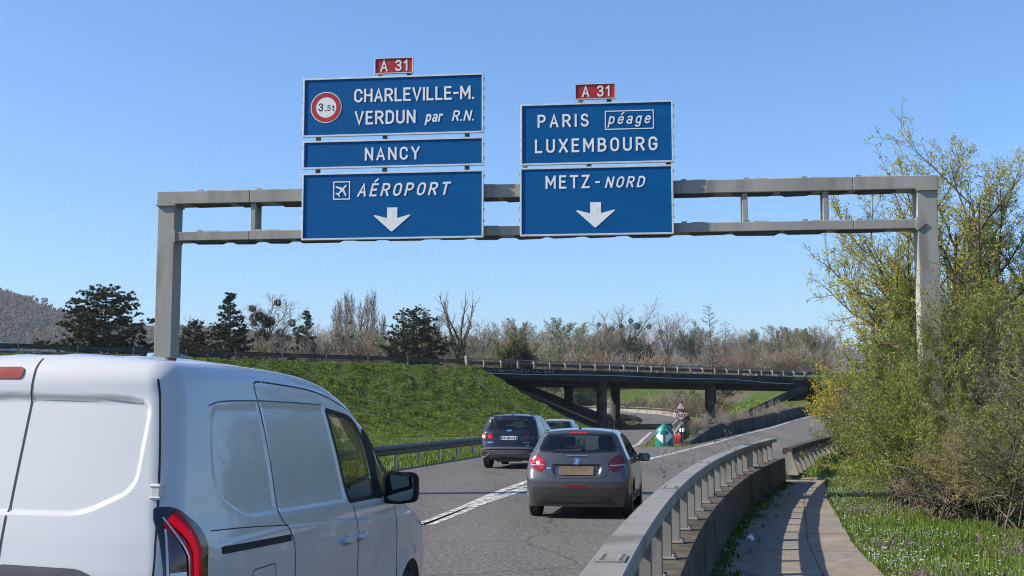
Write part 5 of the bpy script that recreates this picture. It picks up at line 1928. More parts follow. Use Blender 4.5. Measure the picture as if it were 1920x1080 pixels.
def hat_stamp(P):
    x, y, z = P[:, 0], P[:, 1], P[:, 2]
    rr = y < 0.5
    d = sd_poly(x, z, rounded([(-.36, .70), (.36, .70), (.40, .87), (-.40, .87)], 0.05))
    P[:, 1] += 0.03 * sstep(0.012, -0.012, d) * rr
hb = Body(hat_W, lambda y, x: _ht(y) - 0.05 * (np.abs(x) / 0.62) ** 2.3, lambda z, x: _hr(z) + 0.11 * (np.abs(x) / 0.85) ** 3.2, lambda z, x: _hf(z) - 0.25 * (np.abs(x) / 0.85) ** 3,
          (0.97, -0.06, 4.05, 1.6), (0.5, 0.5, 3.3, 0.6), 0.018, rad=(0.11, 0.07), zb=0.2, post=hat_stamp)
rw = rounded([(-.64, 1.10, .06), (0, 1.06, .3), (.64, 1.10, .06), (.535, 1.345, .05), (0, 1.365, .3), (-.535, 1.345, .05)], 0.05, 6)
sw1 = rounded([(0.62, 1.00, .04), (1.42, .965, .02), (1.42, 1.345, .02), (0.98, 1.335, .08)], 0.03, 5)
sw2 = rounded([(1.50, .965, .02), (2.42, .93, .03), (1.98, 1.27, .1), (1.50, 1.345, .02)], 0.03, 5)
hb.cut('rear', rw, lambda P: P[:, 1] < 0.9)
for nm, s in (('right', 1), ('left', -1)):
    for w_ in (sw1, sw2):
        hb.cut(nm, w_, lambda P, s=s: P[:, 0] * s > 0.3)
hws = [(-.5, 2.05), (.5, 2.05), (.68, 2.78), (-.68, 2.78)]
hb.cut('top', hws, lambda P: P[:, 2] > 1.0)
for ay in (0.74, 3.28):
    hb.cut_arch(ay, 0.31, 0.345, 0.5)
hb.build('body', grey_paint, hat)
hb.patch('rear_window', 'rear', rw, glass_dark, hat, -0.004, 0.05)
hb.ribbon('window_seal', 'rear', rw, 0.035, gloss_black, hat, 0.002, closed=True)
hb.patch('windscreen', 'top', hws, glass_clear, hat, -0.004, 0.06)
for nm in ('right', 'left'):
    for w_ in (sw1, sw2):
        hb.patch('side_window', nm, w_, glass_dark, hat, -0.005, 0.05)
        hb.ribbon('window_seal', nm, w_, 0.03, rubber_m, hat, 0.002, closed=True)
    hb.ribbon('door_gap', nm, smooth_line([(1.46, .95), (1.44, .6), (1.40, .30)], 20), 0.008, seam_m, hat)
    hb.ribbon('door_gap', nm, smooth_line([(0.62, .98), (0.80, .72), (1.02, .55), (1.08, .30)], 20), 0.008, seam_m, hat)
    hb.ribbon('door_gap', nm, smooth_line([(2.50, .90), (2.52, .6), (2.48, .30)], 20), 0.008, seam_m, hat)
    for hy in (0.95, 1.72):
        hb.ribbon('door_handle', nm, [(hy - .09, .83), (hy + .09, .825)], 0.03, grey_paint, hat, 0.025)
    hb.ribbon('sill_trim', nm, [(1.05, .29), (2.92, .29)], 0.08, trim_m, hat, 0.004)
# tailgate gap, handle strip, plate, emblem, reflector, lower bumper
hb.ribbon('tailgate_gap', 'rear', smooth_line([(-.62, 1.04), (-.52, .80), (-.42, .68), (0, .655), (.42, .68), (.52, .80), (.62, 1.04)], 50), 0.010, seam_m, hat, 0.002)
hb.ribbon('handle_strip', 'rear', [(-.17, 1.015), (.17, 1.015)], 0.020, chrome_m, hat, 0.012)
hb.ribbon('bumper_crease_gap', 'rear', smooth_line([(-.80, .40), (-.4, .372), (0, .365), (.4, .372), (.80, .40)], 30), 0.007, seam_m, hat, 0.001)
hb.patch('bumper_insert', 'rear', rounded([(-.66, .215), (.66, .215), (.57, .345), (-.57, .345)], 0.04), trim_m, hat, 0.004, 0.04)
hb.ribbon('fog_reflector', 'rear', smooth_line([(-.165, .535), (0, .528), (.165, .535)], 10), 0.042, lens_red, hat, 0.006)
plate_m = M('plain_tan_plate', (0.09, 0.066, 0.036), (0.13, 0.092, 0.05), scale=2.5, rough=0.6)
hb.patch('number_plate', 'rear', [(-.27, .70), (.27, .70), (.27, .85), (-.27, .85)], plate_m, hat, 0.014, 0.06)
hb.patch('plate_band', 'rear', [(-.292, .71), (-.272, .71), (-.272, .84), (-.292, .84)], M('plate_blue', (0.02, 0.09, 0.42), rough=0.5), hat, 0.013, 0.06)
lion = [(-.005, .885), (.02, .885), (.012, .91), (.022, .925), (.045, .905), (.05, .912), (.03, .945), (.05, .952), (.048, .96), (.02, .958), (.006, .978), (-.02, .98), (-.035, .965), (-.02, .955), (-.045, .945), (-.042, .936), (-.012, .938), (-.015, .92), (-.04, .905), (-.045, .885), (-.03, .885), (-.02, .905), (-.005, .91)]
hb.patch('emblem', 'rear', [(x * 0.95, z) for x, z in lion], chrome_m, hat, 0.008, 0.05)
hb.ribbon('badge', 'rear', [(-.50, .815), (-.41, .815)], 0.022, chrome_m, hat, 0.006)
hb.patch('rear_wiper', 'rear', [(-.40, 1.085), (.02, 1.085), (.05, 1.105), (-.0, 1.115), (-.40, 1.097)], rubber_m, hat, 0.012, 0.05)
for s in (-1, 1):
    lit = True
    lamp = rounded([(.79 * s, .95, .04), (.70 * s, 1.03, .05), (.63 * s, 1.02, .04), (.51 * s, .92, .05), (.505 * s, .84, .04), (.59 * s, .755, .05), (.66 * s, .765, .04), (.80 * s, .87, .04)], 0.04, 5)
    hb.patch('tail_lamp', 'rear', lamp, lens_red if s < 0 else lens_dark, hat, 0.006, 0.03)
    o = bpy.context.scene.objects
    for k in range(3):
        a = .955 - .055 * k
        hb.ribbon('lamp_claw', 'rear', smooth_line([(.55 * s, a - .03), (.62 * s, a + .01), (.70 * s, a + .015), (.76 * s, a - .01)], 12), 0.026, M('deep_red_lens', (0.11, 0.002, 0.004), rough=0.25, coat=0.3) if s > 0 else M('bright_lens', (0.38, 0.008, 0.016), rough=0.3, coat=0.2, emit=0.25), hat, 0.010)
    hb.ribbon('lamp_strip', 'rear', [(.535 * s, .865), (.775 * s, .875)], 0.010, lens_white, hat, 0.011)
    if s < 0:
        hb.patch('lamp_bulb', 'rear', [(-.64 + .035 * math.cos(t), .905 + .03 * math.sin(t)) for t in np.linspace(0, 6.28, 14)[:-1]], lens_hot, hat, 0.012, 0.02)
    for xx in (.42, .68):
        hb.patch('parking_sensor', 'rear', [(xx * s + .014 * math.cos(t), .50 + .014 * math.sin(t)) for t in np.linspace(0, 6.28, 12)[:-1]], seam_m, hat, 0.003, 0.02)
    mirror(hat, s * .965, 2.25, .925, 0.21, 0.145, s, gloss_black, d=0.12, inset=0.82)
    seat(hat, s * .34, 1.85, .50)
    for y_ in (0.74, 3.28):
        wheel(hat, s * .755, y_, .305, .20, s, alloy_m, 5)
for k in range(5):
    hb.patch('brake_light', 'rear', [(-.145 + .06 * k, 1.375), (-.10 + .06 * k, 1.375), (-.10 + .06 * k, 1.393), (-.145 + .06 * k, 1.393)], lens_lit, hat, 0.006, 0.03)
for x_ in (-.42, 0.0, .42):
    seat(hat, x_, 0.95, .48, head=(x_ != 0.0))
mb = MB()
mb.add([(-.6, .5, .93), (.6, .5, .93), (.6, .85, .93), (-.6, .85, .93)], [(0, 1, 2, 3)])
mb.build('parcel_shelf', seat_m, hat)
mb = MB()
mb.tube([(0, .62, 1.44), (0, .58, 1.485), (0, .40, 1.66)], [0.012, 0.006, 0.003], 6)
mb.lathe([(0.03, 0), (0.022, 0.02), (0, 0.022)], (0, .62, 1.442), n=10)
mb.build('aerial', rubber_m, hat)
underbody(hat, .70, .25, 3.8, .19)
mb = MB()
mb.tube([(-.30, .12, .24), (-.30, .6, .26)], 0.03, 10)
mb.build('exhaust', alloy_m, hat)
mb = MB()
mb.add([(-.62, 2.3, .6), (.62, 2.3, .6), (.62, 2.8, .6), (-.62, 2.8, .6), (-.62, 2.4, .90), (.62, 2.4, .90), (.62, 2.75, .94), (-.62, 2.75, .94)], [(3, 2, 1, 0), (4, 5, 6, 7), (0, 1, 5, 4), (1, 2, 6, 5), (2, 3, 7, 6), (3, 0, 4, 7)])
mb.build('dashboard', trim_m, hat, bevel=0.03)

# ------------------------------------------------------------------ dark blue SUV further on
suv = empty('suv_car', (-0.10, 37.2, 0), 'dark navy blue SUV with roof rails and lit left tail lamp', 'car', rotz=-R(10.5))
_sw = tab([(.15, .84), (.35, .90), (.6, .928), (.85, .93), (1.0, .915), (1.1, .89), (1.25, .83), (1.45, .755), (1.6, .69), (1.75, .60)])
_sr = tab([(.15, .20), (.33, .10), (.45, .03), (.6, .0), (.7, .01), (.85, .05), (1.0, .07), (1.1, .09), (1.16, .14), (1.3, .25), (1.45, .36), (1.52, .34), (1.58, .33), (1.75, .40)])
_st = tab([(-.2, 1.52), (.2, 1.575), (.5, 1.62), (1.0, 1.645), (1.6, 1.64), (2.1, 1.59), (2.5, 1.46), (2.9, 1.23), (3.1, 1.12), (3.5, 1.05), (4.0, .97), (4.35, .82), (4.6, .6)])
_sf = tab([(.15, 4.35), (.5, 4.48), (.8, 4.45), (1.1, 4.3), (1.75, 4.1)])
def suv_W(y, z, x):
    w = _sw(z) - 0.06 * sstep(0.8, 0.0, y) ** 2 - 0.10 * np.clip((y - 3.3) / 1.1, 0, 1.2) ** 2
    for ay in (0.92, 3.60):
        w = w + 0.025 * sstep(0.52, 0.40, np.hypot(y - ay, z - 0.36))
    return w
sb = Body(suv_W, lambda y, x: _st(y) - 0.05 * (np.abs(x) / 0.72) ** 2.3, lambda z, x: _sr(z) + 0.12 * (np.abs(x) / 0.9) ** 3.2, lambda z, x: _sf(z) - 0.25 * (np.abs(x) / 0.9) ** 3,
          (1.05, -0.06, 4.58, 1.85), (0.52, 0.55, 3.8, 0.65), 0.03, rad=(0.12, 0.07), zb=0.26)
srw = rounded([(-.66, 1.17, .05), (.66, 1.17, .05), (.57, 1.455, .06), (-.57, 1.455, .06)], 0.05, 5)
sb.cut('rear', srw, lambda P: P[:, 1] < 0.9)
ss1 = rounded([(0.72, 1.15, .05), (1.62, 1.10, .02), (1.62, 1.50, .02), (1.05, 1.50, .1)], 0.03, 5)
ss2 = rounded([(1.70, 1.10, .02), (2.72, 1.06, .04), (2.25, 1.44, .12), (1.70, 1.51, .02)], 0.03, 5)
for nm, s in (('right', 1), ('left', -1)):
    for w_ in (ss1, ss2):
        sb.cut(nm, w_, lambda P, s=s: P[:, 0] * s > 0.3)
sws = [(-.55, 2.32), (.55, 2.32), (.72, 2.98), (-.72, 2.98)]
sb.cut('top', sws, lambda P: P[:, 2] > 1.15)
for ay in (0.92, 3.60):
    sb.cut_arch(ay, 0.36, 0.41, 0.5)
sb.build('body', navy_paint, suv)
sb.patch('rear_window', 'rear', srw, glass_dark, suv, -0.004, 0.07)
sb.ribbon('window_seal', 'rear', srw, 0.04, gloss_black, suv, 0.003, closed=True)
sb.patch('windscreen', 'top', sws, glass_clear, suv, -0.004, 0.1)
for nm in ('right', 'left'):
    for w_ in (ss1, ss2):
        sb.patch('side_window', nm, w_, glass_dark, suv, -0.005, 0.08)
    sb.ribbon('window_chrome', nm, smooth_line([(0.66, 1.16), (1.05, 1.545), (1.7, 1.555), (2.3, 1.47), (2.75, 1.08)], 40), 0.02, chrome_m, suv, 0.004)
    sb.ribbon('arch_trim', nm, [(0.92 + .44 * math.cos(t), .36 + .44 * math.sin(t)) for t in np.linspace(-0.1, 3.24, 30)], 0.06, trim_m, suv, 0.006)
    sb.ribbon('arch_trim', nm, [(3.60 + .44 * math.cos(t), .36 + .44 * math.sin(t)) for t in np.linspace(-0.1, 3.24, 30)], 0.06, trim_m, suv, 0.006)
    sb.ribbon('sill_trim', nm, [(1.36, .34), (3.16, .34)], 0.12, trim_m, suv, 0.005)
sb.patch('lamp_panel', 'rear', rounded([(-.88, 1.10), (.88, 1.10), (.80, 1.02), (.50, 1.0), (-.50, 1.0), (-.80, 1.02)], 0.02), gloss_black, suv, 0.004, 0.06)
sb.patch('lower_bumper', 'rear', rounded([(-.90, .285), (.90, .285), (.90, .64), (-.90, .64)], 0.05), trim_m, suv, 0.006, 0.07)
sb.ribbon('bumper_line', 'rear', smooth_line([(-.86, .60), (-.5, .635), (.5, .635), (.86, .60)], 30), 0.05, M('satin_grey_trim', (0.13, 0.13, 0.14), rough=0.4, metal=0.4), suv, 0.016)
sb.patch('skid_plate', 'rear', rounded([(-.60, .345), (.60, .345), (.62, .49), (.55, .515), (-.55, .515), (-.62, .49)], 0.03), M('satin_grey_trim', (0.13, 0.13, 0.14), rough=0.4, metal=0.4), suv, 0.02, 0.07)
skid_m = M('silver_skid', (0.45, 0.45, 0.47), rough=0.3, metal=0.7)
for s in (-1, 1):
    sb.ribbon('skid_trim', 'rear', smooth_line([(.86 * s, .355), (.72 * s, .39), (.60 * s, .50)], 14), 0.045, skid_m, suv, 0.024)
    sb.patch('bumper_reflector', 'rear', [(.66 * s, .46), (.84 * s, .43), (.84 * s, .52), (.70 * s, .52)], lens_dark, suv, 0.012, 0.05)
    mt = lens_red if s < 0 else lens_dark
    for (a, b) in ((.84, .74), (.64, .53)):
        sb.patch('tail_lamp', 'rear', [(a * s, 1.08), (b * s, 1.06), ((b - .05) * s, .90), ((a - .04) * s, .93)], mt, suv, 0.010, 0.05)
    if s < 0:
        sb.patch('lamp_bulb', 'rear', [(-.79 + .05 * math.cos(t), .97 + .055 * math.sin(t)) for t in np.linspace(0, 6.28, 14)[:-1]], lens_hot, suv, 0.016, 0.03)
        sb.patch('lamp_glow', 'rear', [(-.60 + .05 * math.cos(t), .97 + .06 * math.sin(t)) for t in np.linspace(0, 6.28, 14)[:-1]], lens_lit, suv, 0.015, 0.03)
    mb = MB()
    mb.tube(spline([(.62 * s, .50, 1.60), (.615 * s, .7, 1.665), (.60 * s, 1.4, 1.685), (.57 * s, 2.1, 1.645), (.56 * s, 2.25, 1.58)], 16), 0.022, 6)
    mb.build('roof_rail', trim_m, suv)
    mirror(suv, s * 1.03, 2.60, 1.12, 0.22, 0.16, s, gloss_black, d=0.13, inset=0.82)
    seat(suv, s * .38, 2.05, .68)
    for y_ in (0.92, 3.60):
        wheel(suv, s * .80, y_, .36, .235, s, dark_alloy, 5)
for x_ in (-.45, .45):
    seat(suv, x_, 1.15, .68)
q = sb.project('rear', 0, .93, 0.0)
mb = MB()
mb.box(-.26, .26, q.y - .02, q.y + .03, .872, .985)
mb.build('number_plate', M('plate_white', (0.72, 0.73, 0.74), rough=0.5), suv)
mb = MB()
for s in (-1, 1):
    mb.box(.235 * s - .022, .235 * s + .022, q.y - .0215, q.y - .015, .875, .982)
mb.build('plate_band', M('plate_blue', (0.02, 0.09, 0.42), rough=0.5), suv)
m_ = suv.matrix_basis
text_obj('plate_lettering', 'HF-583-CB', ink_m, suv, m_ @ Vector((0, q.y - .024, .893)), (m_.to_3x3() @ Vector((1, 0, 0))), (0, 0, 1), .072, .40, bold=0.03)
sb.ribbon('badge', 'rear', [(-.66, .80), (-.50, .80)], 0.03, chrome_m, suv, 0.006)
sb.ribbon('badge', 'rear', [(.40, .79), (.64, .79)], 0.028, chrome_m, suv, 0.006)
sb.ribbon('badge', 'rear', [(.50, .715), (.64, .715)], 0.026, chrome_m, suv, 0.006)
sb.patch('emblem', 'rear', [(.09 * math.cos(t), 1.145 + .03 * math.sin(t)) for t in np.linspace(0, 6.28, 20)[:-1]], chrome_m, suv, 0.012, 0.03)
mb = MB()
mb.add([(-.03, .75, 1.63), (.03, .75, 1.63), (.03, .98, 1.64), (-.03, .98, 1.64), (-.008, .74, 1.70), (.008, .74, 1.70), (.006, .80, 1.71), (-.006, .80, 1.71)], [(3, 2, 1, 0), (4, 5, 6, 7), (0, 1, 5, 4), (1, 2, 6, 5), (2, 3, 7, 6), (3, 0, 4, 7)])
mb.build('aerial', gloss_black, suv)
underbody(suv, .78, .4, 4.2, .24)
mb = MB()
mb.tube([(-.35, .30, .30), (.35, .30, .30)], 0.085, 12)
mb.build('silencer', alloy_m, suv)
mb = MB()
mb.box(-.55, -.12, .85, 1.0, .18, .30)
mb.build('axle', under_m, suv, bevel=0.03)
mb = MB()
mb.add([(-.68, 2.5, .7), (.68, 2.5, .7), (.68, 3.0, .7), (-.68, 3.0, .7), (-.68, 2.6, 1.02), (.68, 2.6, 1.02), (.68, 2.95, 1.08), (-.68, 2.95, 1.08)], [(3, 2, 1, 0), (4, 5, 6, 7), (0, 1, 5, 4), (1, 2, 6, 5), (2, 3, 7, 6), (3, 0, 4, 7)])
mb.build('dashboard', trim_m, suv, bevel=0.03)

# ------------------------------------------------------------------ three more cars, further away
def repaint(root, mat):
    for ch in root.children:
        if ch.name.split('.')[0] in ('body', 'door_handle'):
            ch.material_slots[0].link = 'OBJECT'
            ch.material_slots[0].material = mat
def far_car(label, loc, rot, mat, sz=1.0):
    c = copy_tree(hat)
    c.name = 'hatchback_car'
    c.location, c.rotation_euler = loc, (0, 0, rot)
    c.scale = (sz, sz, sz)
    c['label'] = label
    repaint(c, mat)
    for ch in list(c.children_recursive):
        if ch.name.split('.')[0] in ('emblem', 'badge', 'brake_light', 'aerial', 'lamp_bulb', 'number_plate', 'plate_band'):
            bpy.data.objects.remove(ch)
    return c
c3 = AtY(1040, 800, 49.0)
far_car('pale silver car mostly hidden ahead of the dark SUV', (c3.x, 49.0, 0.0), -R(10), silver_paint, 0.97)
ang = math.atan2(-BE.x, BE.y)
q1 = on_deck(-6.0, 15.5)
for px, lab, mt in ((272, 'light blue car on the crossing road seen over the crash barrier', blue_paint), (14, 'pale car at the far left on the crossing road', silver_paint)):
    best = min((on_deck(t, 15.0) for t in np.linspace(-60, 15, 300)), key=lambda p: abs(960 + p.x / p.y * 2330 - px))
    far_car(lab, (best.x, best.y, DECK_Z + 0.03), ang if px > 100 else ang + math.pi, mt)
# ------------------------------------------------------------------ plants
import zlib
def unit(v):
    return v / (np.linalg.norm(v) + 1e-9)

def grow(rng, pos, d, L, r, lv, spec, segs, tips):
    """recursive limbs: spec is a list of dicts, one per level"""
    s = spec[lv]
    n = s['seg']
    pts, rads = [np.array(pos, float)], [r]
    d = unit(np.array(d, float))
    dirs = [d]
    for i in range(n):
        d = unit(d + rng.normal(0, s['wig'], 3) + np.array([0, 0, s['up']]))
        pts.append(pts[-1] + d * (L / n))
        rads.append(max(r * (1 - s.get('taper', 0.75) * (i + 1) / n), s.get('rmin', 0.004)))
        dirs.append(d)
        segs.append((pts[-2], pts[-1], rads[-2], rads[-1], lv))
    if lv + 1 < len(spec):
        c = spec[lv + 1]
        m = int(round(c['n'] * rng.uniform(0.8, 1.2)))
        az = rng.uniform(0, 6.28)
        for k in range(m):
            t = c['t0'] + (c.get('t1', 1.0) - c['t0']) * ((k + rng.uniform(0, 1)) / m)
            f = t * n
            i = min(int(f), n - 1)
            p = pts[i] + (pts[i + 1] - pts[i]) * (f - i)
            pr = rads[i] + (rads[i + 1] - rads[i]) * (f - i)
            az += 2.4 + rng.normal(0, 0.4)
            dd = dirs[i + 1]
            a = unit(np.cross(dd, [0.3, 0.2, 1.0] if abs(dd[2]) < 0.9 else [1.0, 0.1, 0]))
            b = np.cross(dd, a)
            ang = math.radians(rng.normal(c['ang'], c.get('asd', 8)))
            nd = dd * math.cos(ang) + (a * math.cos(az) + b * math.sin(az)) * math.sin(ang)
            ln = L * c['len'] * rng.uniform(0.7, 1.25) * (1 - c.get('fall', 0.5) * t)
            grow(rng, p, nd, ln, min(pr * 0.75, r * c.get('rr', 0.5)), lv + 1, spec, segs, tips)
    else:
        tips.append((pts[-1], d, L, pts[0]))

def tubes_np(segs, k=3):
    P0 = np.array([s[0] for s in segs])
    P1 = np.array([s[1] for s in segs])
    R0 = np.array([s[2] for s in segs])
    R1 = np.array([s[3] for s in segs])
    D = P1 - P0
    D /= np.linalg.norm(D, axis=1)[:, None] + 1e-9
    ref = np.where(np.abs(D[:, 2:3]) < 0.9, np.array([[0, 0, 1.0]]), np.array([[1.0, 0, 0]]))
    A = np.cross(D, ref)
    A /= np.linalg.norm(A, axis=1)[:, None]
    B = np.cross(D, A)
    n = len(segs)
    V = np.empty((n, 2 * k, 3))
    for j in range(k):
        t = 2 * math.pi * j / k
        o = A * math.cos(t) + B * math.sin(t)
        V[:, j] = P0 + o * R0[:, None]
        V[:, k + j] = P1 + o * R1[:, None]
    base = (np.arange(n) * 2 * k)[:, None]
    F = np.concatenate([base + np.array([[j, (j + 1) % k, k + (j + 1) % k, k + j]]) for j in range(k)])
    return V.reshape(-1, 3), F

def quads_np(rng, C, length, width, up=0.0, dirs=None):
    """leaf-shaped quads at centres C with random lie"""
    n = len(C)
    U = rng.normal(0, 1, (n, 3))
    if dirs is not None:
        U = U * 0.6 + dirs
    U[:, 2] += up
    U /= np.linalg.norm(U, axis=1)[:, None]
    W = np.cross(U, rng.normal(0, 1, (n, 3)))
    W /= np.linalg.norm(W, axis=1)[:, None] + 1e-9
    l = length * rng.uniform(0.6, 1.3, (n, 1))
    w = width * rng.uniform(0.6, 1.3, (n, 1))
    V = np.stack([C - U * l * 0.5, C + W * w * 0.5, C + U * l * 0.5, C - W * w * 0.5], 1).reshape(-1, 3)
    F = np.arange(4 * n).reshape(n, 4)
    return V, F

bark_m = M('bark', (0.055, 0.045, 0.036), (0.13, 0.11, 0.09), scale=6, rough=0.95, bump=0.5, bscale=30, stretch=(1, 1, 0.3), spec=0.1)
twig_m = M('bare_twigs', (0.18, 0.15, 0.112), (0.32, 0.275, 0.215), scale=0.8, rough=0.95, spec=0.1)
twig_grey = M('grey_twigs', (0.20, 0.17, 0.15), (0.34, 0.30, 0.27), scale=0.8, rough=0.95, spec=0.1)
twig_tan = M('tan_twigs', (0.17, 0.115, 0.065), (0.29, 0.21, 0.125), scale=0.8, rough=0.95, spec=0.1)
twig_red = M('reddish_twigs', (0.15, 0.105, 0.085), (0.25, 0.18, 0.15), scale=0.8, rough=0.95, spec=0.1)
pine_m = leaf_mat('pine_needles', (0.022, 0.034, 0.016), (0.075, 0.09, 0.042), 0.15, 0.6)
pine_br = leaf_mat('brown_pine_needles', (0.05, 0.042, 0.03), (0.11, 0.09, 0.06), 0.1, 0.6)
ivy_m = leaf_mat('ivy_leaves', (0.010, 0.022, 0.008), (0.035, 0.055, 0.018), 0.15, 1.5)
mist_m = leaf_mat('mistletoe_leaves', (0.045, 0.042, 0.010), (0.11, 0.095, 0.028), 0.2, 1.5)
pale_leaf = leaf_mat('pale_spring_leaves', (0.16, 0.19, 0.09), (0.27, 0.30, 0.16), 0.35, 0.8)
olive_leaf = leaf_mat('olive_spring_leaves', (0.12, 0.13, 0.055), (0.22, 0.22, 0.11), 0.35, 0.8)
bud_leaf = leaf_mat('yellow_green_buds', (0.26, 0.29, 0.045), (0.48, 0.48, 0.11), 0.45, 2.0)
hedge_leaf = leaf_mat('hedge_leaves', (0.095, 0.13, 0.013), (0.33, 0.35, 0.05), 0.3, 1.6)
hedge_leaf2 = leaf_mat('dull_hedge_leaves', (0.12, 0.115, 0.035), (0.25, 0.22, 0.085), 0.35, 1.2)
green_leaf = leaf_mat('fresh_green_leaves', (0.05, 0.10, 0.012), (0.14, 0.22, 0.03), 0.4, 1.2)
yellow_fl = leaf_mat('yellow_blossom', (0.45, 0.35, 0.02), (0.62, 0.50, 0.05), 0.3, 3)
hedge_twig = M('hedge_twigs', (0.09, 0.07, 0.05), (0.27, 0.225, 0.175), scale=2.5, rough=0.95, spec=0.1)

SPEC_BARE = [dict(seg=6, wig=.05, up=.05, taper=.6),
             dict(n=15, t0=.22, ang=42, len=.72, fall=.45, seg=5, wig=.10, up=.09, rr=.42, rmin=.03),
             dict(n=11, t0=.15, ang=38, len=.48, fall=.4, seg=4, wig=.12, up=.07, rr=.5, rmin=.022),
             dict(n=9, t0=.12, ang=38, len=.46, fall=.3, seg=2, wig=.15, up=.05, rr=.5, rmin=.015)]
SPEC_FAN = [dict(seg=4, wig=.04, up=.05, taper=.4),
            dict(n=13, t0=.40, ang=27, len=1.6, fall=.25, seg=6, wig=.06, up=.05, rr=.5, rmin=.03),
            dict(n=12, t0=.15, ang=28, len=.36, fall=.4, seg=4, wig=.09, up=.06, rr=.45, rmin=.022),
            dict(n=9, t0=.12, ang=32, len=.46, fall=.3, seg=2, wig=.14, up=.05, rr=.5, rmin=.015)]
SPEC_POPLAR = [dict(seg=10, wig=.015, up=.05, taper=.85),
               dict(n=64, t0=.08, ang=22, asd=6, len=.26, fall=.5, seg=4, wig=.05, up=.10, rr=.3, rmin=.03),
               dict(n=11, t0=.15, ang=22, len=.42, fall=.3, seg=2, wig=.08, up=.08, rr=.5, rmin=.024)]
SPEC_LARCH = [dict(seg=10, wig=.012, up=.05, taper=.9),
              dict(n=52, t0=.12, ang=74, asd=9, len=.30, fall=.82, seg=4, wig=.07, up=.05, rr=.25, rmin=.026),
              dict(n=10, t0=.15, ang=45, len=.34, fall=.3, seg=2, wig=.12, up=.02, rr=.5, rmin=.019)]
SPEC_DEAD = [dict(seg=4, wig=.03, up=.03, taper=.3),
             dict(n=6, t0=.35, ang=27, asd=6, len=1.35, fall=.2, seg=6, wig=.06, up=.06, rr=.6, rmin=.03),
             dict(n=7, t0=.3, ang=24, len=.35, fall=.5, seg=4, wig=.07, up=.07, rr=.5, rmin=.022),
             dict(n=4, t0=.2, ang=28, len=.4, fall=.3, seg=2, wig=.12, up=.05, rr=.5, rmin=.019)]

def norm_height(segs, h):
    return max(s[1][2] for s in segs)

class TreeKind:
    """a prototype tree of height 1 x H, its parts built once and copied"""
    protos = {}

def tree_proto(key, seed, spec, H, trunk_len, r0, twig, leaf=None, nleaf=0, lsize=0.25, balls=0, ivy=False, lean=(0, 0)):
    rng = np.random.default_rng(seed)
    segs, tips = [], []
    grow(rng, (0, 0, -0.1), (lean[0], lean[1], 1), H * trunk_len, r0, 0, spec, segs, tips)
    top_ = max(s[1][2] for s in segs)
    k = H / top_
    segs = [(a * k, b * k, ra, rb, l) for a, b, ra, rb, l in segs]
    tips = [(a * k, d, L * k, b * k) for a, d, L, b in tips]
    root = bpy.data.objects.new('tree', None)
    link(root)
    V, F = tubes_np([s for s in segs if s[4] <= 1], 5)
    nmesh('trunk', V, F, bark_m if not ivy else bark_m, root, smooth=True)
    V, F = tubes_np([s for s in segs if s[4] > 1], 3)
    mats, mi = [twig], np.zeros(len(F), int)
    if leaf is not None and nleaf:
        T = np.array([t[0] for t in tips])
        S = np.array([t[3] for t in tips])
        idx = rng.integers(0, len(T), nleaf)
        f = rng.uniform(0.1, 1.05, (nleaf, 1))
        C = S[idx] + (T[idx] - S[idx]) * f + rng.normal(0, lsize * 0.5, (nleaf, 3))
        V2, F2 = quads_np(rng, C, lsize, lsize * 0.6)
        F = np.concatenate([F, F2 + len(V)])
        V = np.concatenate([V, V2])
        mats.append(leaf)
        mi = np.concatenate([mi, np.ones(len(F2), int)])
    nmesh('crown', V, F, mats, root, mi=mi)
    if balls:
        br = [s for s in segs if s[4] in (1, 2) and s[1][2] > 0.35 * H]
        proto = None
        for i in range(balls):
            s = br[int(rng.integers(0, len(br)))]
            p = s[1] if rng.uniform() < 0.6 else s[0]
            rr = rng.uniform(0.22, 0.44)
            if proto is None:
                n = 420
                u = rng.normal(0, 1, (n, 3))
                u /= np.linalg.norm(u, axis=1)[:, None]
                C = u * rng.uniform(0.35, 1.0, (n, 1)) ** 0.5
                V, F = quads_np(rng, C, 0.42, 0.16, dirs=u)
                proto = nmesh('mistletoe', V, F, mist_m, root)
                o = proto
            else:
                o = proto.copy()
                link(o, root)
            o.location = p + np.array([0, 0, -rr * 0.3])
            o.scale = (rr, rr, rr * 0.95)
    if ivy:
        low = [s for s in segs if s[4] <= 1 and s[0][2] < 0.42 * H]
        n = 1500
        idx = rng.integers(0, len(low), n)
        a = np.array([low[i][0] for i in idx])
        b = np.array([low[i][1] for i in idx])
        f = rng.uniform(0, 1, (n, 1))
        C = a + (b - a) * f
        C += rng.normal(0, 1, (n, 3)) * (0.10 + 0.16 * np.clip(1 - C[:, 2:3] / (0.5 * H), 0, 1))
        V, F = quads_np(rng, C, 0.22, 0.16)
        nmesh('ivy', V, F, ivy_m, root)
    TreeKind.protos[key] = (root, H, False)
    return root

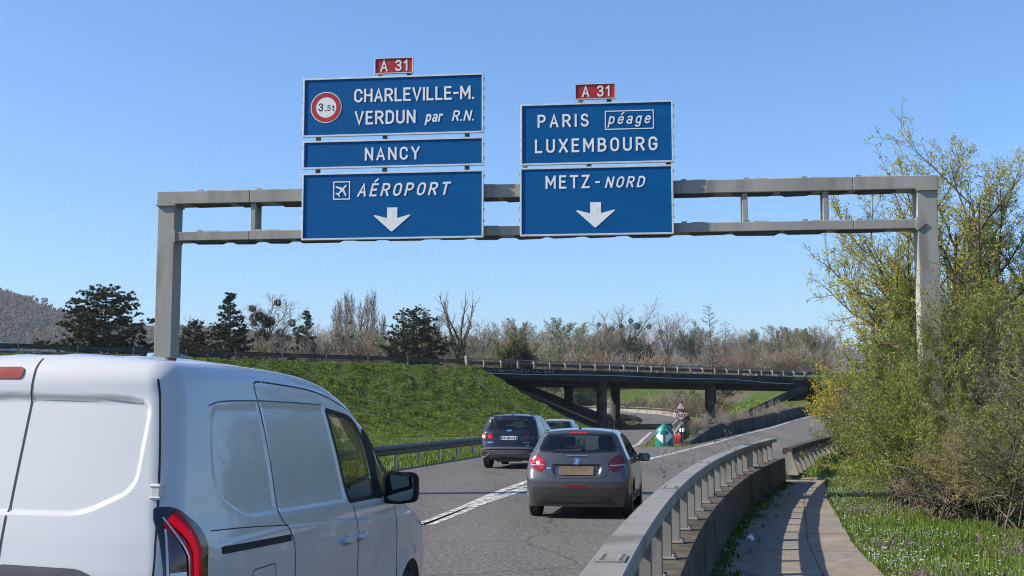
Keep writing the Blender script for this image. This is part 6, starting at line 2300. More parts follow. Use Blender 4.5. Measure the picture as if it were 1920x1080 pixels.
def pine_proto(key, seed, H, rad, shape, mat, gap=0.0, dens=1.0, r0=0.22):
    """conifer: whorls of limbs carrying many separate needle tufts"""
    rng = np.random.default_rng(seed)
    root = bpy.data.objects.new('tree', None)
    link(root)
    segs = [((0, 0, -0.1), (0.1, 0, H * 0.5), r0, r0 * 0.6, 0), ((0.1, 0, H * 0.5), (0, 0.05, H * 0.97), r0 * 0.6, 0.03, 0)]
    segs = [(np.array(a, float), np.array(b, float), c, d, e) for a, b, c, d, e in segs]
    tufts, tdir, tsz = [], [], []
    z = H * 0.06
    while z < H * 0.98:
        f = z / H
        R_ = rad * shape(f)
        m = int(rng.integers(5, 8))
        for k in range(m):
            az = rng.uniform(0, 6.28)
            L = R_ * rng.uniform(0.55, 1.12)
            d = np.array([math.cos(az), math.sin(az), rng.uniform(-0.1, 0.35)])
            p, pts = np.array([0, 0, z]), []
            nseg = 5
            for i in range(nseg):
                d = unit(d + np.array([0, 0, 0.10]) + rng.normal(0, 0.08, 3))
                q = p + d * L / nseg
                segs.append((p, q, 0.05 * (1 - i / nseg) + 0.012, 0.05 * (1 - (i + 1) / nseg) + 0.012, 1))
                pts.append(q)
                p = q
            nt = max(3, int(L * 4.2 * dens))
            for _ in range(nt):
                t = rng.uniform(0.3, 1.08)
                ii = min(nseg - 1, int(t * nseg))
                base = pts[ii]
                off = rng.normal(0, 1, 3) * np.array([0.30, 0.30, 0.16]) * (0.4 + 0.12 * L)
                tufts.append(base + off)
                tdir.append(unit(d + np.array([0, 0, 0.7])))
                tsz.append(rng.uniform(0.22, 0.42) * (1 - 0.35 * f))
        z += H * 0.033 * rng.uniform(0.7, 1.3) * (1 + gap * rng.uniform(0, 1))
    V, F = tubes_np(segs, 4)
    nmesh('trunk', V, F, bark_m, root, smooth=True)
    T, D, S = np.array(tufts), np.array(tdir), np.array(tsz)
    n = 22
    U = rng.normal(0, 1, (len(T), n, 3)) * 0.75 + D[:, None, :]
    U /= np.linalg.norm(U, axis=2)[:, :, None]
    C = T[:, None, :] + U * (S[:, None, None] * rng.uniform(0.2, 0.8, (len(T), n, 1)))
    Wd = np.cross(U, rng.normal(0, 1, U.shape))
    Wd /= np.linalg.norm(Wd, axis=2)[:, :, None]
    l, w = S[:, None, None] * 0.55, S[:, None, None] * 0.15
    V = np.stack([C - U * l, C + Wd * w, C + U * l, C - Wd * w], 2).reshape(-1, 3)
    F = np.arange(len(V)).reshape(-1, 4)
    nmesh('crown', V, F, mat, root)
    TreeKind.protos[key] = (root, H, False)
    return root

def shrub_proto(key, seed, H, rad, stems, twig, leaf=None, nleaf=0, lsize=0.2, rmin=.018):
    rng = np.random.default_rng(seed)
    spec = [dict(seg=4, wig=.10, up=.10, taper=.7), dict(n=7, t0=.2, ang=35, len=.55, fall=.4, seg=3, wig=.14, up=.10, rr=.5, rmin=rmin * 1.3),
            dict(n=6, t0=.15, ang=36, len=.5, fall=.3, seg=2, wig=.18, up=.08, rr=.5, rmin=rmin)]
    segs, tips = [], []
    for i in range(stems):
        az, el = rng.uniform(0, 6.28), rng.uniform(0.05, 0.75)
        grow(rng, (rad * 0.35 * math.cos(az) * rng.uniform(0, 1), rad * 0.35 * math.sin(az) * rng.uniform(0, 1), -0.1),
             (math.cos(az) * el * rad / H * 1.6, math.sin(az) * el * rad / H * 1.6, 1), H * rng.uniform(0.55, 0.95), 0.05, 0, spec, segs, tips)
    k = H / max(s[1][2] for s in segs)
    segs = [(a * np.array([1, 1, k]), b * np.array([1, 1, k]), c, d, e) for a, b, c, d, e in segs]
    root = bpy.data.objects.new('shrub', None)
    link(root)
    V, F = tubes_np([s for s in segs if s[4] == 0], 4)
    nmesh('stem', V, F, bark_m, root)
    V, F = tubes_np([s for s in segs if s[4] > 0], 3)
    mats, mi = [twig], np.zeros(len(F), int)
    if leaf is not None:
        T = np.array([t[0] for t in tips]) * np.array([1, 1, k])
        S = np.array([t[3] for t in tips]) * np.array([1, 1, k])
        idx = rng.integers(0, len(T), nleaf)
        C = S[idx] + (T[idx] - S[idx]) * rng.uniform(0, 1.05, (nleaf, 1)) + rng.normal(0, lsize * 0.6, (nleaf, 3))
        V2, F2 = quads_np(rng, C, lsize, lsize * 0.65)
        F = np.concatenate([F, F2 + len(V)])
        V = np.concatenate([V, V2])
        mats.append(leaf)
        mi = np.concatenate([mi, np.ones(len(F2), int)])
    nmesh('crown', V, F, mats, root, mi=mi)
    TreeKind.protos[key] = (root, H, False)
    return root

USED = set()
def plant(key, loc, h, label, name='tree', wscale=None, rot=None, group=None, cat=None):
    root, H, _ = TreeKind.protos[key]
    o = root if key not in USED else copy_tree(root)
    USED.add(key)
    o.name = name
    s = h / H
    ws = s if wscale is None else wscale
    o.scale = (ws, ws, s)
    for ch in o.children:
        if ch.name.startswith('mistletoe'):
            ch.scale = (ch.scale[0], ch.scale[1], ch.scale[0] * ws / s)
    o.location = loc
    o.rotation_euler = (0, 0, rot if rot is not None else (zlib.crc32(label.encode()) % 628) / 100.0)
    tag(o, label, cat or ('tree' if 'tree' in name or 'pine' in name or 'spruce' in name or 'poplar' in name or 'larch' in name else 'shrub'), group)
    return o

tree_proto('bare', 21, SPEC_BARE, 13, .8, .13, twig_m)
tree_proto('bare2', 22, SPEC_BARE, 13, .8, .13, twig_grey)
tree_proto('fan', 23, SPEC_FAN, 13, .35, .16, twig_grey)
tree_proto('mist', 24, SPEC_BARE, 14, .8, .13, twig_grey, balls=26)
tree_proto('mist2', 25, SPEC_FAN, 15, .35, .2, twig_m, balls=16, ivy=True)
tree_proto('poplar', 26, SPEC_POPLAR, 17, .95, .16, twig_grey)
tree_proto('larch', 27, SPEC_LARCH, 14, .95, .18, twig_red)
tree_proto('dead', 28, SPEC_DEAD, 15, .4, .32, twig_m, ivy=True)
tree_proto('pale', 29, SPEC_BARE, 12, .75, .18, twig_grey, pale_leaf, 5200, .22)
tree_proto('olive', 30, SPEC_BARE, 11, .75, .18, twig_m, olive_leaf, 5000, .22)
tree_proto('willow', 31, SPEC_FAN, 13, .35, .2, twig_grey, pale_leaf, 6500, .22)
pine_proto('pine', 41, 11, 5.2, lambda f: (1 - f) ** 0.55 * (0.75 + 0.5 * min(1, f * 4)) * 0.85, pine_m, 0.3, 1.35)
pine_proto('pine2', 42, 11, 5.0, lambda f: math.sqrt(max(0, 1 - f ** 2)) * 0.95 * (0.6 + 0.4 * min(1, f * 5)), pine_m, 0.3, 1.0)
pine_proto('spruce', 43, 13, 3.6, lambda f: (1 - f) ** 0.8 * 1.05, pine_m, 0.2, 1.5)
pine_proto('brownpine', 44, 7, 3.2, lambda f: (1 - f) ** 0.5 * 0.9, pine_br, 0.3, 0.9)
shrub_proto('tan', 51, 5, 3.2, 14, twig_tan)
shrub_proto('brown', 52, 6, 3.0, 14, twig_m)
shrub_proto('grey', 53, 6, 3.0, 14, twig_grey)
shrub_proto('red', 54, 4, 3.0, 14, twig_red)
shrub_proto('oliveshrub', 55, 5, 3.0, 12, twig_m, olive_leaf, 4200, .2)
shrub_proto('ivyshrub', 56, 5, 2.6, 12, twig_m, ivy_m, 9000, .26)
shrub_proto('greenshrub', 57, 4, 2.4, 12, hedge_twig, green_leaf, 6000, .14)

def spot(px, top, Y, zb=0.0):
    p = AtY(px, top, Y)
    return Vector((p.x, Y, zb)), p.z - zb

def wide(key, px_w, Y, nat=None):
    """horizontal scale so that the crown is px_w pixels wide at distance Y"""
    root = TreeKind.protos[key][0]
    if 'width' not in root:
        cr = [c for c in root.children if c.name.startswith('crown')][0]
        v = np.empty(len(cr.data.vertices) * 3, dtype=np.float32)
        cr.data.vertices.foreach_get('co', v)
        v = v.reshape(-1, 3)
        root['width'] = float(sum(np.percentile(v[:, k], 98) - np.percentile(v[:, k], 2) for k in (0, 1)) / 2)
    return px_w / 2320.0 * Y / root['width']

def rise_z(px, Y):
    """ground height under a background tree"""
    if px <= 985:
        return 4.4
    p = AtY(px, 700, Y)
    return max(0.0, rise_height(np.array([p.x]), np.array([p.y]))[0])

T_LIST = [
    # key, px, top, Y, width px, natural width, name, label
    ('pine', 200, 536, 128, 158, 9.6, 'pine_tree', 'broad dark pine standing alone in front of the wooded hill'),
    ('brownpine', 365, 604, 134, 62, 6.0, 'pine_tree', 'small brownish pine just right of the left gantry post'),
    ('spruce', 432, 545, 130, 92, 7.2, 'spruce_tree', 'tall pointed dark conifer right of the left gantry post'),
    ('spruce', 574, 580, 138, 62, 7.2, 'spruce_tree', 'narrow dark conifer under the left edge of the blue signs'),
    ('pine2', 775, 579, 126, 106, 9.0, 'pine_tree', 'rounded dark pine below the AEROPORT sign, right of the poplars'),
    ('bare2', 372, 588, 165, 56, 9.5, 'bare_tree', 'faint bare tree behind the small brownish pine'),
    ('mist', 515, 544, 150, 125, 10.5, 'bare_tree', 'bare tree hung with many mistletoe balls between the two dark conifers'),
    ('dead', 865, 540, 140, 74, 9.0, 'bare_tree', 'tall forked bare tree with ivy on its trunk at the bridge end'),
    ('olive', 815, 588, 150, 66, 8.5, 'budding_tree', 'olive green budding tree right behind the rounded pine'),
    ('bare', 905, 597, 150, 72, 9.5, 'bare_tree', 'brown bare tree just right of the tall forked tree'),
    ('bare2', 948, 590, 158, 74, 9.5, 'bare_tree', 'lilac grey bare tree above the dark ivy bush'),
    ('olive', 978, 605, 152, 62, 8.5, 'budding_tree', 'thin olive budding tree left of the pale green tree'),
    ('pale', 1046, 593, 150, 80, 9.0, 'budding_tree', 'pale green young-leaved tree behind the left part of the bridge'),
    ('bare', 1008, 618, 160, 52, 9.5, 'bare_tree', 'low bare tree tucked left of the pale green tree'),
    ('bare', 1128, 605, 155, 66, 9.5, 'bare_tree', 'bare tree leaning beside the mistletoe tree over the bridge'),
    ('mist2', 1168, 556, 160, 122, 9.0, 'bare_tree', 'large bare tree with mistletoe and ivy trunk over the middle of the bridge'),
    ('fan', 1250, 578, 158, 68, 9.0, 'bare_tree', 'fan shaped grey bare tree right of the big mistletoe tree'),
    ('willow', 1294, 598, 160, 46, 9.0, 'budding_tree', 'pale willow green tree just left of the conical bare tree'),
    ('larch', 1333, 570, 150, 58, 8.2, 'larch_tree', 'conical bare tree, the pointed one over the right half of the bridge'),
    ('larch', 1360, 602, 152, 44, 8.2, 'larch_tree', 'lower conical bare tree against the right side of the pointed one'),
    ('bare', 1396, 630, 145, 56, 9.5, 'bare_tree', 'small spreading bare tree right of the conical trees'),
    ('olive', 1515, 610, 150, 56, 8.5, 'budding_tree', 'olive tinted thin tree over the right end of the bridge'),
    ('bare2', 1552, 612, 158, 60, 9.5, 'bare_tree', 'grey bare tree at the edge of the near hedge'),
    ('tan', 1094, 648, 146, 84, 6.2, 'shrub', 'tan twiggy shrub below the big mistletoe tree'),
    ('ivyshrub', 978, 637, 134, 44, 5.2, 'ivy_bush', 'dark ivy covered bush beside the left end of the bridge'),
    ('greenshrub', 944, 630, 135, 46, 4.8, 'bush', 'yellow green bush left of the dark ivy bush'),
    ('ivyshrub', 1200, 640, 152, 40, 5.2, 'ivy_bush', 'dark ivy mass at the foot of the big mistletoe tree'),
    ('red', 690, 598, 140, 80, 6.0, 'shrub', 'reddish brown shrub in front of the poplar row'),
    ('brown', 622, 600, 136, 70, 6.0, 'shrub', 'brown shrub between narrow conifer and reddish shrub'),
    ('mist', 648, 588, 144, 60, 10.5, 'bare_tree', 'smaller mistletoe tree in front of the poplar row'),
    ('brown', 1432, 652, 140, 60, 6.0, 'shrub', 'brown shrub right of the small spreading bare tree'),
    ('grey', 1470, 640, 146, 64, 6.0, 'shrub', 'greyish shrub left of the olive tinted thin tree'),
]
for key, px, topy, Y, w, nat, name, lab in T_LIST:
    if px > 985:
        Y = 288 + (Y - 145) * 1.3
    loc, h = spot(px, topy, Y, rise_z(px, Y))
    plant(key, loc, h, lab, name, wide(key, w, Y, nat))
for i, (px, topy) in enumerate(((627, 566), (638, 553), (650, 540), (662, 546), (674, 560), (687, 545), (701, 538), (721, 585))):
    loc, h = spot(px, topy, 190 + (i % 3) * 4, 4.4)
    plant('poplar', loc, h, ['slim bare poplar at the left end of the row', 'second bare poplar of the row from the left', 'tall bare poplar left of the middle of the row', 'bare poplar in the middle of the row, left of the dip', 'shorter bare poplar in the dip of the row',
                             'bare poplar just left of the tallest one', 'tallest bare poplar near the right end of the row', 'short outlying bare poplar at the right end of the row'][i], 'poplar_tree', wide('poplar', 22, 192, 3.2), group='row of bare poplars')
for i, (px, topy) in enumerate(((758, 574), (793, 573))):
    loc, h = spot(px, topy, 196, 4.4)
    plant('poplar', loc, h, ['bare poplar tip showing left of the rounded pine top', 'bare poplar tip showing right of the rounded pine top'][i], 'poplar_tree', wide('poplar', 16, 196, 3.2), group='row of bare poplars')
# taller rank of bare and budding trees standing behind those named above
rg = random.Random(18)
for i in range(40):
    px = 585 + i * 25 + rg.uniform(-8, 8)
    Y = 172 + rg.uniform(0, 18) if px <= 985 else 322 + rg.uniform(0, 24)
    topy = 609 + rg.uniform(-16, 16) + (8 if px > 1380 else 0)
    loc, h = spot(px, topy, Y, rise_z(px, Y))
    key = ['bare', 'olive', 'bare2', 'fan', 'pale', 'bare', 'willow', 'bare2'][rg.randint(0, 7)]
    plant(key, loc, h, 'thin tree in the hazy rank behind the nearer trees along the skyline', 'tree', wide(key, rg.uniform(52, 72), Y), rot=rg.uniform(0, 6.28), group='rank of trees behind the skyline trees', cat='tree')
# undergrowth row behind the crossing road: nothing tells these apart
rg = random.Random(8)
for i in range(46):
    px = 330 + i * 27 + rg.uniform(-9, 9)
    if px < 330 or px > 1600:
        continue
    Y = 134 + rg.uniform(0, 26)
    if px > 985:
        Y = 280 + rg.uniform(0, 26)
    topy = 652 - rg.uniform(0, 22) + (6 if px > 1000 else -8)
    loc, h = spot(px, topy, Y, rise_z(px, Y))
    key = rg.choice(['brown', 'grey', 'tan', 'brown', 'oliveshrub', 'red'])
    plant(key, loc, h, 'low bare bush in the tangled undergrowth row behind the crossing road', 'bush', wide(key, rg.uniform(46, 66), Y, 6.0), rot=rg.uniform(0, 6.28), group='undergrowth behind the crossing road', cat='bush')
# bushes seen through the bridge
for i in range(13):
    X = 4 + i * 3.6 + rg.uniform(-0.8, 0.8)
    Y = 288 - abs(i - 6) * 3 + rg.uniform(-5, 5) if X < 26 else 240 + rg.uniform(-10, 12)
    key = ['oliveshrub', 'brown', 'oliveshrub', 'ivyshrub', 'red', 'oliveshrub', 'grey', 'brown'][i % 8]
    plant(key, Vector((X, Y, 0.0)), rg.uniform(5.5, 7.5), 'bush in the thicket seen through the bridge opening', 'bush', rg.uniform(0.9, 1.25), rot=rg.uniform(0, 6.28), group='thicket seen through the bridge', cat='bush')
for i, p in enumerate(resample([q for q in offset_path(bend_c, 7.5) if q.y > 176], 3.4)[:24]):
    plant(['oliveshrub', 'brown', 'red', 'oliveshrub', 'ivyshrub', 'tan', 'oliveshrub', 'grey'][i % 8], Vector((p.x + rg.uniform(-1, 1), p.y + rg.uniform(0, 2.5), 0.2)), rg.uniform(3.6, 5.4), 'bush in the thicket seen through the bridge opening', 'bush', rg.uniform(0.8, 1.05), rot=rg.uniform(0, 6.28), group='thicket seen through the bridge', cat='bush')
for i in range(7):
    X, Y = 28 + i * 2.6, 205 + i * 4 + rg.uniform(-4, 4)
    plant('grey' if i % 2 else 'brown', Vector((X, Y, 0.0)), rg.uniform(5, 6.5), 'bare bush right of the round columns, seen through the bridge', 'bush', 1.0, rot=rg.uniform(0, 6.28), group='thicket seen through the bridge', cat='bush')

# ------------------------------------------------------------------ woods on the hills: one mass
def canopy(name, verts, n, size, mats, seed, label):
    rng = np.random.default_rng(seed)
    Vh = np.array(verts)
    P = Vh[rng.integers(0, len(Vh), n)] + rng.normal(0, 1, (n, 3)) * np.array([7, 4, 1.0])
    m = 14
    U = rng.normal(0, 1, (n, m, 3))
    U /= np.linalg.norm(U, axis=2)[:, :, None]
    s = size * rng.uniform(0.6, 1.4, (n, 1, 1))
    C = P[:, None, :] + U * s * np.array([0.55, 0.55, 0.75]) * rng.uniform(0.4, 1, (n, m, 1)) + np.array([0, 0, 0.5]) * s
    C = C.reshape(-1, 3)
    V, F = quads_np(rng, C, size * 0.75, size * 0.5)
    mi = np.repeat(rng.integers(0, len(mats), n), m)
    o = nmesh(name, V, F, mats, mi=mi)
    return tag(o, label, 'woods', kind='stuff')
wood_mats = [leaf_mat('far_wood_%s' % c, a, b, 0.5, 0.05, 1.0) for c, a, b in (('grey', (0.13, 0.113, 0.098), (0.17, 0.148, 0.13)), ('brown', (0.135, 0.11, 0.088), (0.18, 0.147, 0.118)), ('olive', (0.095, 0.092, 0.065), (0.135, 0.13, 0.09)))]
vis = [v for v in hill_v if v[0] > -620]
canopy('hill_woods', vis, 42000, 3.4, wood_mats, 61, 'leafless grey brown woods covering the hill on the left')
canopy('ridge_woods', ridge_v, 6000, 9.0, wood_mats, 62, 'faint woods along the low far ridge')
# ------------------------------------------------------------------ near trees, hedge, grass
SPEC_BUD = [dict(seg=7, wig=.045, up=.045, taper=.7),
            dict(n=13, t0=.22, ang=36, asd=9, len=.50, fall=.35, seg=6, wig=.07, up=.05, rr=.42, rmin=.010),
            dict(n=11, t0=.12, ang=38, len=.42, fall=.3, seg=4, wig=.09, up=.05, rr=.5, rmin=.006),
            dict(n=8, t0=.08, ang=42, len=.42, fall=.3, seg=3, wig=.13, up=.05, rr=.5, rmin=.0035)]

def budding_tree(loc, label, stems, leafmat, nleaf, lsize, seed, name='budding_tree'):
    rng = np.random.default_rng(seed)
    root = empty(name, loc, label, 'tree')
    trunk, fine_, tips = [], [], []
    for (dx, dy, az, lean, L, r) in stems:
        s = []
        grow(rng, (dx, dy, -0.15), (math.sin(az) * lean, math.cos(az) * lean, 1), L, r, 0, SPEC_BUD, s, tips)
        trunk += [q for q in s if q[4] <= 1]
        fine_ += [q for q in s if q[4] > 1]
    # light pruning over the road keeps the crown from reaching out too far
    def prune(p):
        q = np.array(p, float)
        if q[0] < -2.9:
            q[0] = -2.9 + (q[0] + 2.9) * .5
        return q
    trunk = [(prune(a), prune(b), c_, d_, e_) for a, b, c_, d_, e_ in trunk]
    fine_ = [(prune(a), prune(b), c_, d_, e_) for a, b, c_, d_, e_ in fine_]
    tips = [(prune(a), d_, L_, prune(b)) for a, d_, L_, b in tips]
    V, F = tubes_np(trunk, 6)
    nmesh('trunk', V, F, bark_m, root, smooth=True)
    V, F = tubes_np(fine_, 3)
    T, S = np.array([t[0] for t in tips]), np.array([t[3] for t in tips])
    # buds gather in clusters along the twigs
    ncl = nleaf // 5
    idx = rng.integers(0, len(T), ncl)
    C = S[idx] + (T[idx] - S[idx]) * rng.uniform(0.05, 1.02, (ncl, 1))
    C = np.repeat(C, 5, 0) + rng.normal(0, lsize * 0.7, (ncl * 5, 3))
    V2, F2 = quads_np(rng, C, lsize, lsize * 0.6, up=0.3)
    mi = np.concatenate([np.zeros(len(F), int), np.ones(len(F2), int)])
    nmesh('crown', np.concatenate([V, V2]), np.concatenate([F, F2 + len(V)]), [hedge_twig, leafmat], root, mi=mi)
    return root

# the tall tree behind the right gantry post: several stems fanning from one foot
st = []
rg = random.Random(3)
for (az, lean, L, r) in ((-1.75, .52, 6.6, .085), (-1.35, .36, 7.4, .09), (-1.9, .17, 7.6, .10), (0.4, .05, 8.0, .12), (1.3, .10, 7.8, .10), (1.55, .34, 7.4, .10), (1.7, .62, 6.4, .09), (-1.6, .62, 5.9, .08), (-1.45, .22, 7.5, .09), (-1.7, .50, 6.4, .08)):
    st.append((rg.uniform(-.4, .4), rg.uniform(-.5, .5), az, lean, L * (.92 if az < 0 and .15 < lean < .4 else .80), r))
budding_tree(Vector((11.6, 30.5, 0)), 'tall many-stemmed tree breaking into yellow green bud behind the right gantry post', st, bud_leaf, 92000, .055, 71)
st = [(rg.uniform(-.6, .6), rg.uniform(-.6, .6), az, ln, L * .84, .09) for az, ln, L in ((-1.5, .3, 5.5), (0.5, .15, 6.2), (1.2, .3, 6.6), (1.9, .5, 6.0), (-0.6, .2, 6.3))]
budding_tree(Vector((15.6, 33.5, 0)), 'second tree in bud at the right edge, partly behind the tall one', st, bud_leaf, 44000, .055, 72)

def hedge_bush(loc, rx, ry, h, stems, leafmats, nleaf, lsize, label, seed, twig=hedge_twig, bare=0.0, lean=(0, 0), r0=.018):
    """dense twiggy bush: arching stems from the ground, side shoots, small leaves along the shoots"""
    rng = np.random.default_rng(seed)
    root = empty('hedge_bush', loc, label, 'bush')
    stem_s, twig_s, A, B = [], [], [], []
    for i in range(stems):
        a = rng.uniform(0, 6.28)
        q = math.sqrt(rng.uniform(0, 1))
        b = np.array([math.cos(a) * rx * .55 * q, math.sin(a) * ry * .55 * q, -0.05])
        u = rng.normal(0, 1, 3)
        u[2] = abs(u[2]) * 0.9 + 0.12
        u /= np.linalg.norm(u)
        rad = rng.uniform(0.72, 1.06)
        tip = np.array([u[0] * rx * rad + lean[0] * u[2], u[1] * ry * rad + lean[1] * u[2], 0.12 + u[2] * h * rad])
        n = 6
        mid = (b + tip) / 2 + np.array([0, 0, 0.22 * h]) * rng.uniform(0.3, 1) + rng.normal(0, 0.08 * rx, 3)
        pts = []
        for k in range(n + 1):
            t = k / n
            pts.append((1 - t) ** 2 * b + 2 * t * (1 - t) * mid + t * t * tip + rng.normal(0, 0.02, 3) * (k > 0))
        for k in range(n):
            stem_s.append((pts[k], pts[k + 1], r0 * (1 - .8 * k / n), r0 * (1 - .8 * (k + 1) / n), 0))
        for k in range(8):
            t = rng.uniform(0.22, 1.0)
            j = min(n - 1, int(t * n))
            p = pts[j] + (pts[j + 1] - pts[j]) * (t * n - j)
            d = unit(unit(pts[j + 1] - pts[j]) * 0.7 + rng.normal(0, .6, 3) + np.array([0, 0, .35]))
            L = rng.uniform(.25, .6) * h * .42
            prev = p
            for m in range(3):
                d = unit(d + rng.normal(0, .16, 3) + np.array([0, 0, .08]))
                nx_ = prev + d * L / 3
                twig_s.append((prev, nx_, .006 * (1 - m * .28), .006 * (1 - (m + 1) * .28), 1))
                A.append(prev)
                B.append(nx_)
                for w in range(2):
                    e = unit(d + rng.normal(0, .7, 3))
                    l2 = L * rng.uniform(.2, .45)
                    twig_s.append((nx_, nx_ + e * l2, .0035, .002, 1))
                    A.append(nx_)
                    B.append(nx_ + e * l2)
                prev = nx_
    V, F = tubes_np(stem_s, 4)
    nmesh('stem', V, F, bark_m, root)
    V, F = tubes_np(twig_s, 3)
    A, B = np.array(A), np.array(B)
    keep = rng.uniform(0, 1, len(A)) >= bare
    # bare patches where one noise value is low
    ph = rng.uniform(0, 6, 3)
    patch = np.sin(A[:, 0] * 2.1 + ph[0]) + np.sin(A[:, 1] * 1.9 + ph[1]) + np.sin(A[:, 2] * 2.4 + ph[2])
    keep &= (patch > -1.5)
    ok = np.flatnonzero(keep)
    idx = ok[rng.integers(0, len(ok), nleaf)]
    C = A[idx] + (B[idx] - A[idx]) * rng.uniform(0, 1, (nleaf, 1)) + rng.normal(0, lsize * .8, (nleaf, 3))
    C[:, 2] = np.maximum(C[:, 2], .03)
    V2, F2 = quads_np(rng, C, lsize, lsize * .6, up=.2)
    mi = np.concatenate([np.zeros(len(F), int), 1 + rng.integers(0, len(leafmats), len(F2))])
    nmesh('crown', np.concatenate([V, V2]), np.concatenate([F, F2 + len(V)]), [twig] + list(leafmats), root, mi=mi)
    return root

hl_, hd_ = hedge_leaf, hedge_leaf2
hedge_bush(Vector((8.3, 23.4, 0)), 2.3, 2.1, 4.0, 150, [hl_, hl_, hl_, green_leaf], 108000, .038, 'big green hedge bush round the foot of the right gantry post', 81)
hedge_bush(Vector((7.6, 20.6, 0)), 1.35, 1.3, 1.9, 70, [hl_, hl_, hd_], 36000, .034, 'lower green bush at the front of the hedge beside the flowery verge', 82)
hedge_bush(Vector((8.3, 19.0, 0)), 1.8, 1.5, 2.8, 130, [hd_, hl_], 24000, .032, 'bare brown twiggy bush nearest the right edge of the verge', 83, bare=.3)
hedge_bush(Vector((10.9, 24.6, 0)), 2.4, 2.0, 4.3, 130, [hd_, hl_, hl_], 60000, .038, 'tall dull olive bush behind the bare brown one at the right edge', 84)
hedge_bush(Vector((10.2, 31.0, 0)), 1.7, 1.8, 3.5, 80, [hl_, green_leaf, bud_leaf], 52000, .05, 'yellow green bush at the back left of the hedge under the tall tree', 85)
hedge_bush(Vector((11.75, 42.5, 0.15)), 1.15, 1.1, 2.6, 60, [hd_, hl_, ivy_m], 16000, .055, 'rounded darker bush standing apart at the end of the ramp barrier', 86)
hedge_bush(Vector((13.2, 40.5, 0.2)), 2.0, 1.6, 3.6, 70, [hl_, green_leaf], 22000, .055, 'fresh green bush between the hedge and the ramp barrier', 87)
hedge_bush(Vector((18.6, 70.5, 0.7)), 1.6, 1.5, 3.9, 50, [yellow_fl, green_leaf, yellow_fl], 9000, .09, 'bush with yellow blossom above the end of the ramp', 88)
hedge_bush(Vector((14.5, 27.5, 0)), 2.4, 2.0, 3.8, 80, [hd_, hl_], 22000, .04, 'bush at the far right edge behind the dull olive one', 89)

# ------------------------------------------------------------------ grass
def blades(name, P, h, w, mats, seed, label, lean=.35, cat='grass', dist_h=None):
    """one mesh of bent grass blades rooted at points P"""
    rng = np.random.default_rng(seed)
    n = len(P)
    hh = h * rng.uniform(.45, 1.35, (n, 1)) if dist_h is None else dist_h[:, None]
    az = rng.uniform(0, 6.28, n)
    D = np.stack([np.cos(az), np.sin(az), np.zeros(n)], 1)
    S = np.stack([-np.sin(az), np.cos(az), np.zeros(n)], 1)
    ln = rng.uniform(.1, 1, (n, 1)) * lean
    ww = w * rng.uniform(.6, 1.4, (n, 1))
    up = np.array([[0, 0, 1.0]])
    m = P + D * hh * ln * .35 + up * hh * .6
    t = P + D * hh * ln * 1.1 + up * hh * (1 - .25 * ln)
    V = np.stack([P - S * ww * .5, P + S * ww * .5, m + S * ww * .4, m - S * ww * .4, t + S * ww * .08, t - S * ww * .08], 1).reshape(-1, 3)
    b = (np.arange(n) * 6)[:, None]
    F = np.concatenate([b + np.array([[0, 1, 2, 3]]), b + np.array([[3, 2, 4, 5]])], 1).reshape(-1, 4)
    c = rng.choice(len(mats), n, p=[m_[1] for m_ in mats])
    o = nmesh(name, V, F, [m_[0] for m_ in mats], mi=np.repeat(c, 2))
    return tag(o, label, cat, kind='stuff')

gr1 = leaf_mat('grass_fresh', (0.085, 0.14, 0.018), (0.17, 0.24, 0.04), .35, .5)
gr2 = leaf_mat('grass_deep', (0.04, 0.08, 0.012), (0.10, 0.16, 0.025), .35, .5)
gr3 = leaf_mat('grass_dry', (0.17, 0.14, 0.06), (0.28, 0.24, 0.12), .3, .5)
gr4 = leaf_mat('grass_bright', (0.15, 0.22, 0.02), (0.26, 0.33, 0.05), .4, .6)
gmix = [(gr1, .5), (gr2, .32), (gr3, .06), (gr4, .12)]
rng = np.random.default_rng(90)

def tufted(n, sampler, per, spread):
    c = sampler(n)
    P = np.repeat(c, per, 0)
    P[:, :2] += rng.normal(0, spread, (len(P), 2))
    return P

# right verge between footpath and hedge
def verge(n):
    y = 10.5 + (47 - 10.5) * rng.uniform(0, 1, n) ** 1.6
    pr = np.array([path_right_x(min(v, PATH_END)) for v in y])
    lo = np.where(y < PATH_END, pr, np.array([right_edge_x(v) + .75 for v in y]))
    x = lo + .02 + rng.uniform(0, 1, n) ** 1.15 * (np.where(y < 30, 6.5, 6.0))
    return np.stack([x, y, np.full(n, -.085)], 1)
P = tufted(26000, verge, 6, .035)
blades('grass', P, .105, .011, gmix, 91, 'green grass with low weeds on the verge between footpath and hedge')
P = tufted(5200, lambda n: np.stack([rng.uniform(8.2, 13.5, n), rng.uniform(36, 50, n), np.full(n, -.085)], 1), 7, .05)
P = P[P[:, 0] > np.array([right_edge_x(v) + .7 for v in P[:, 1]])]
blades('grass', P, .10, .025, [(gr4, .55), (gr1, .45)], 92, 'sunlit yellow green grass past the end of the footpath')
bkr = np.array(bank_rows).reshape(-1, 4, 3)
def bank(n):
    i, f, w = rng.integers(0, len(bkr) - 1, n), rng.uniform(0, 1, n), rng.uniform(0, 2.999, n)
    j = w.astype(int)
    g_ = (w - j)[:, None]
    a = bkr[i, j] * (1 - g_) + bkr[i, j + 1] * g_
    b = bkr[i + 1, j] * (1 - g_) + bkr[i + 1, j + 1] * g_
    return a * (1 - f[:, None]) + b * f[:, None]
P = tufted(2600, bank, 6, .04)
blades('grass', P, .10, .024, [(gr4, .45), (gr1, .45), (gr2, .1)], 102, 'grass on the small bank behind the ramp barrier')
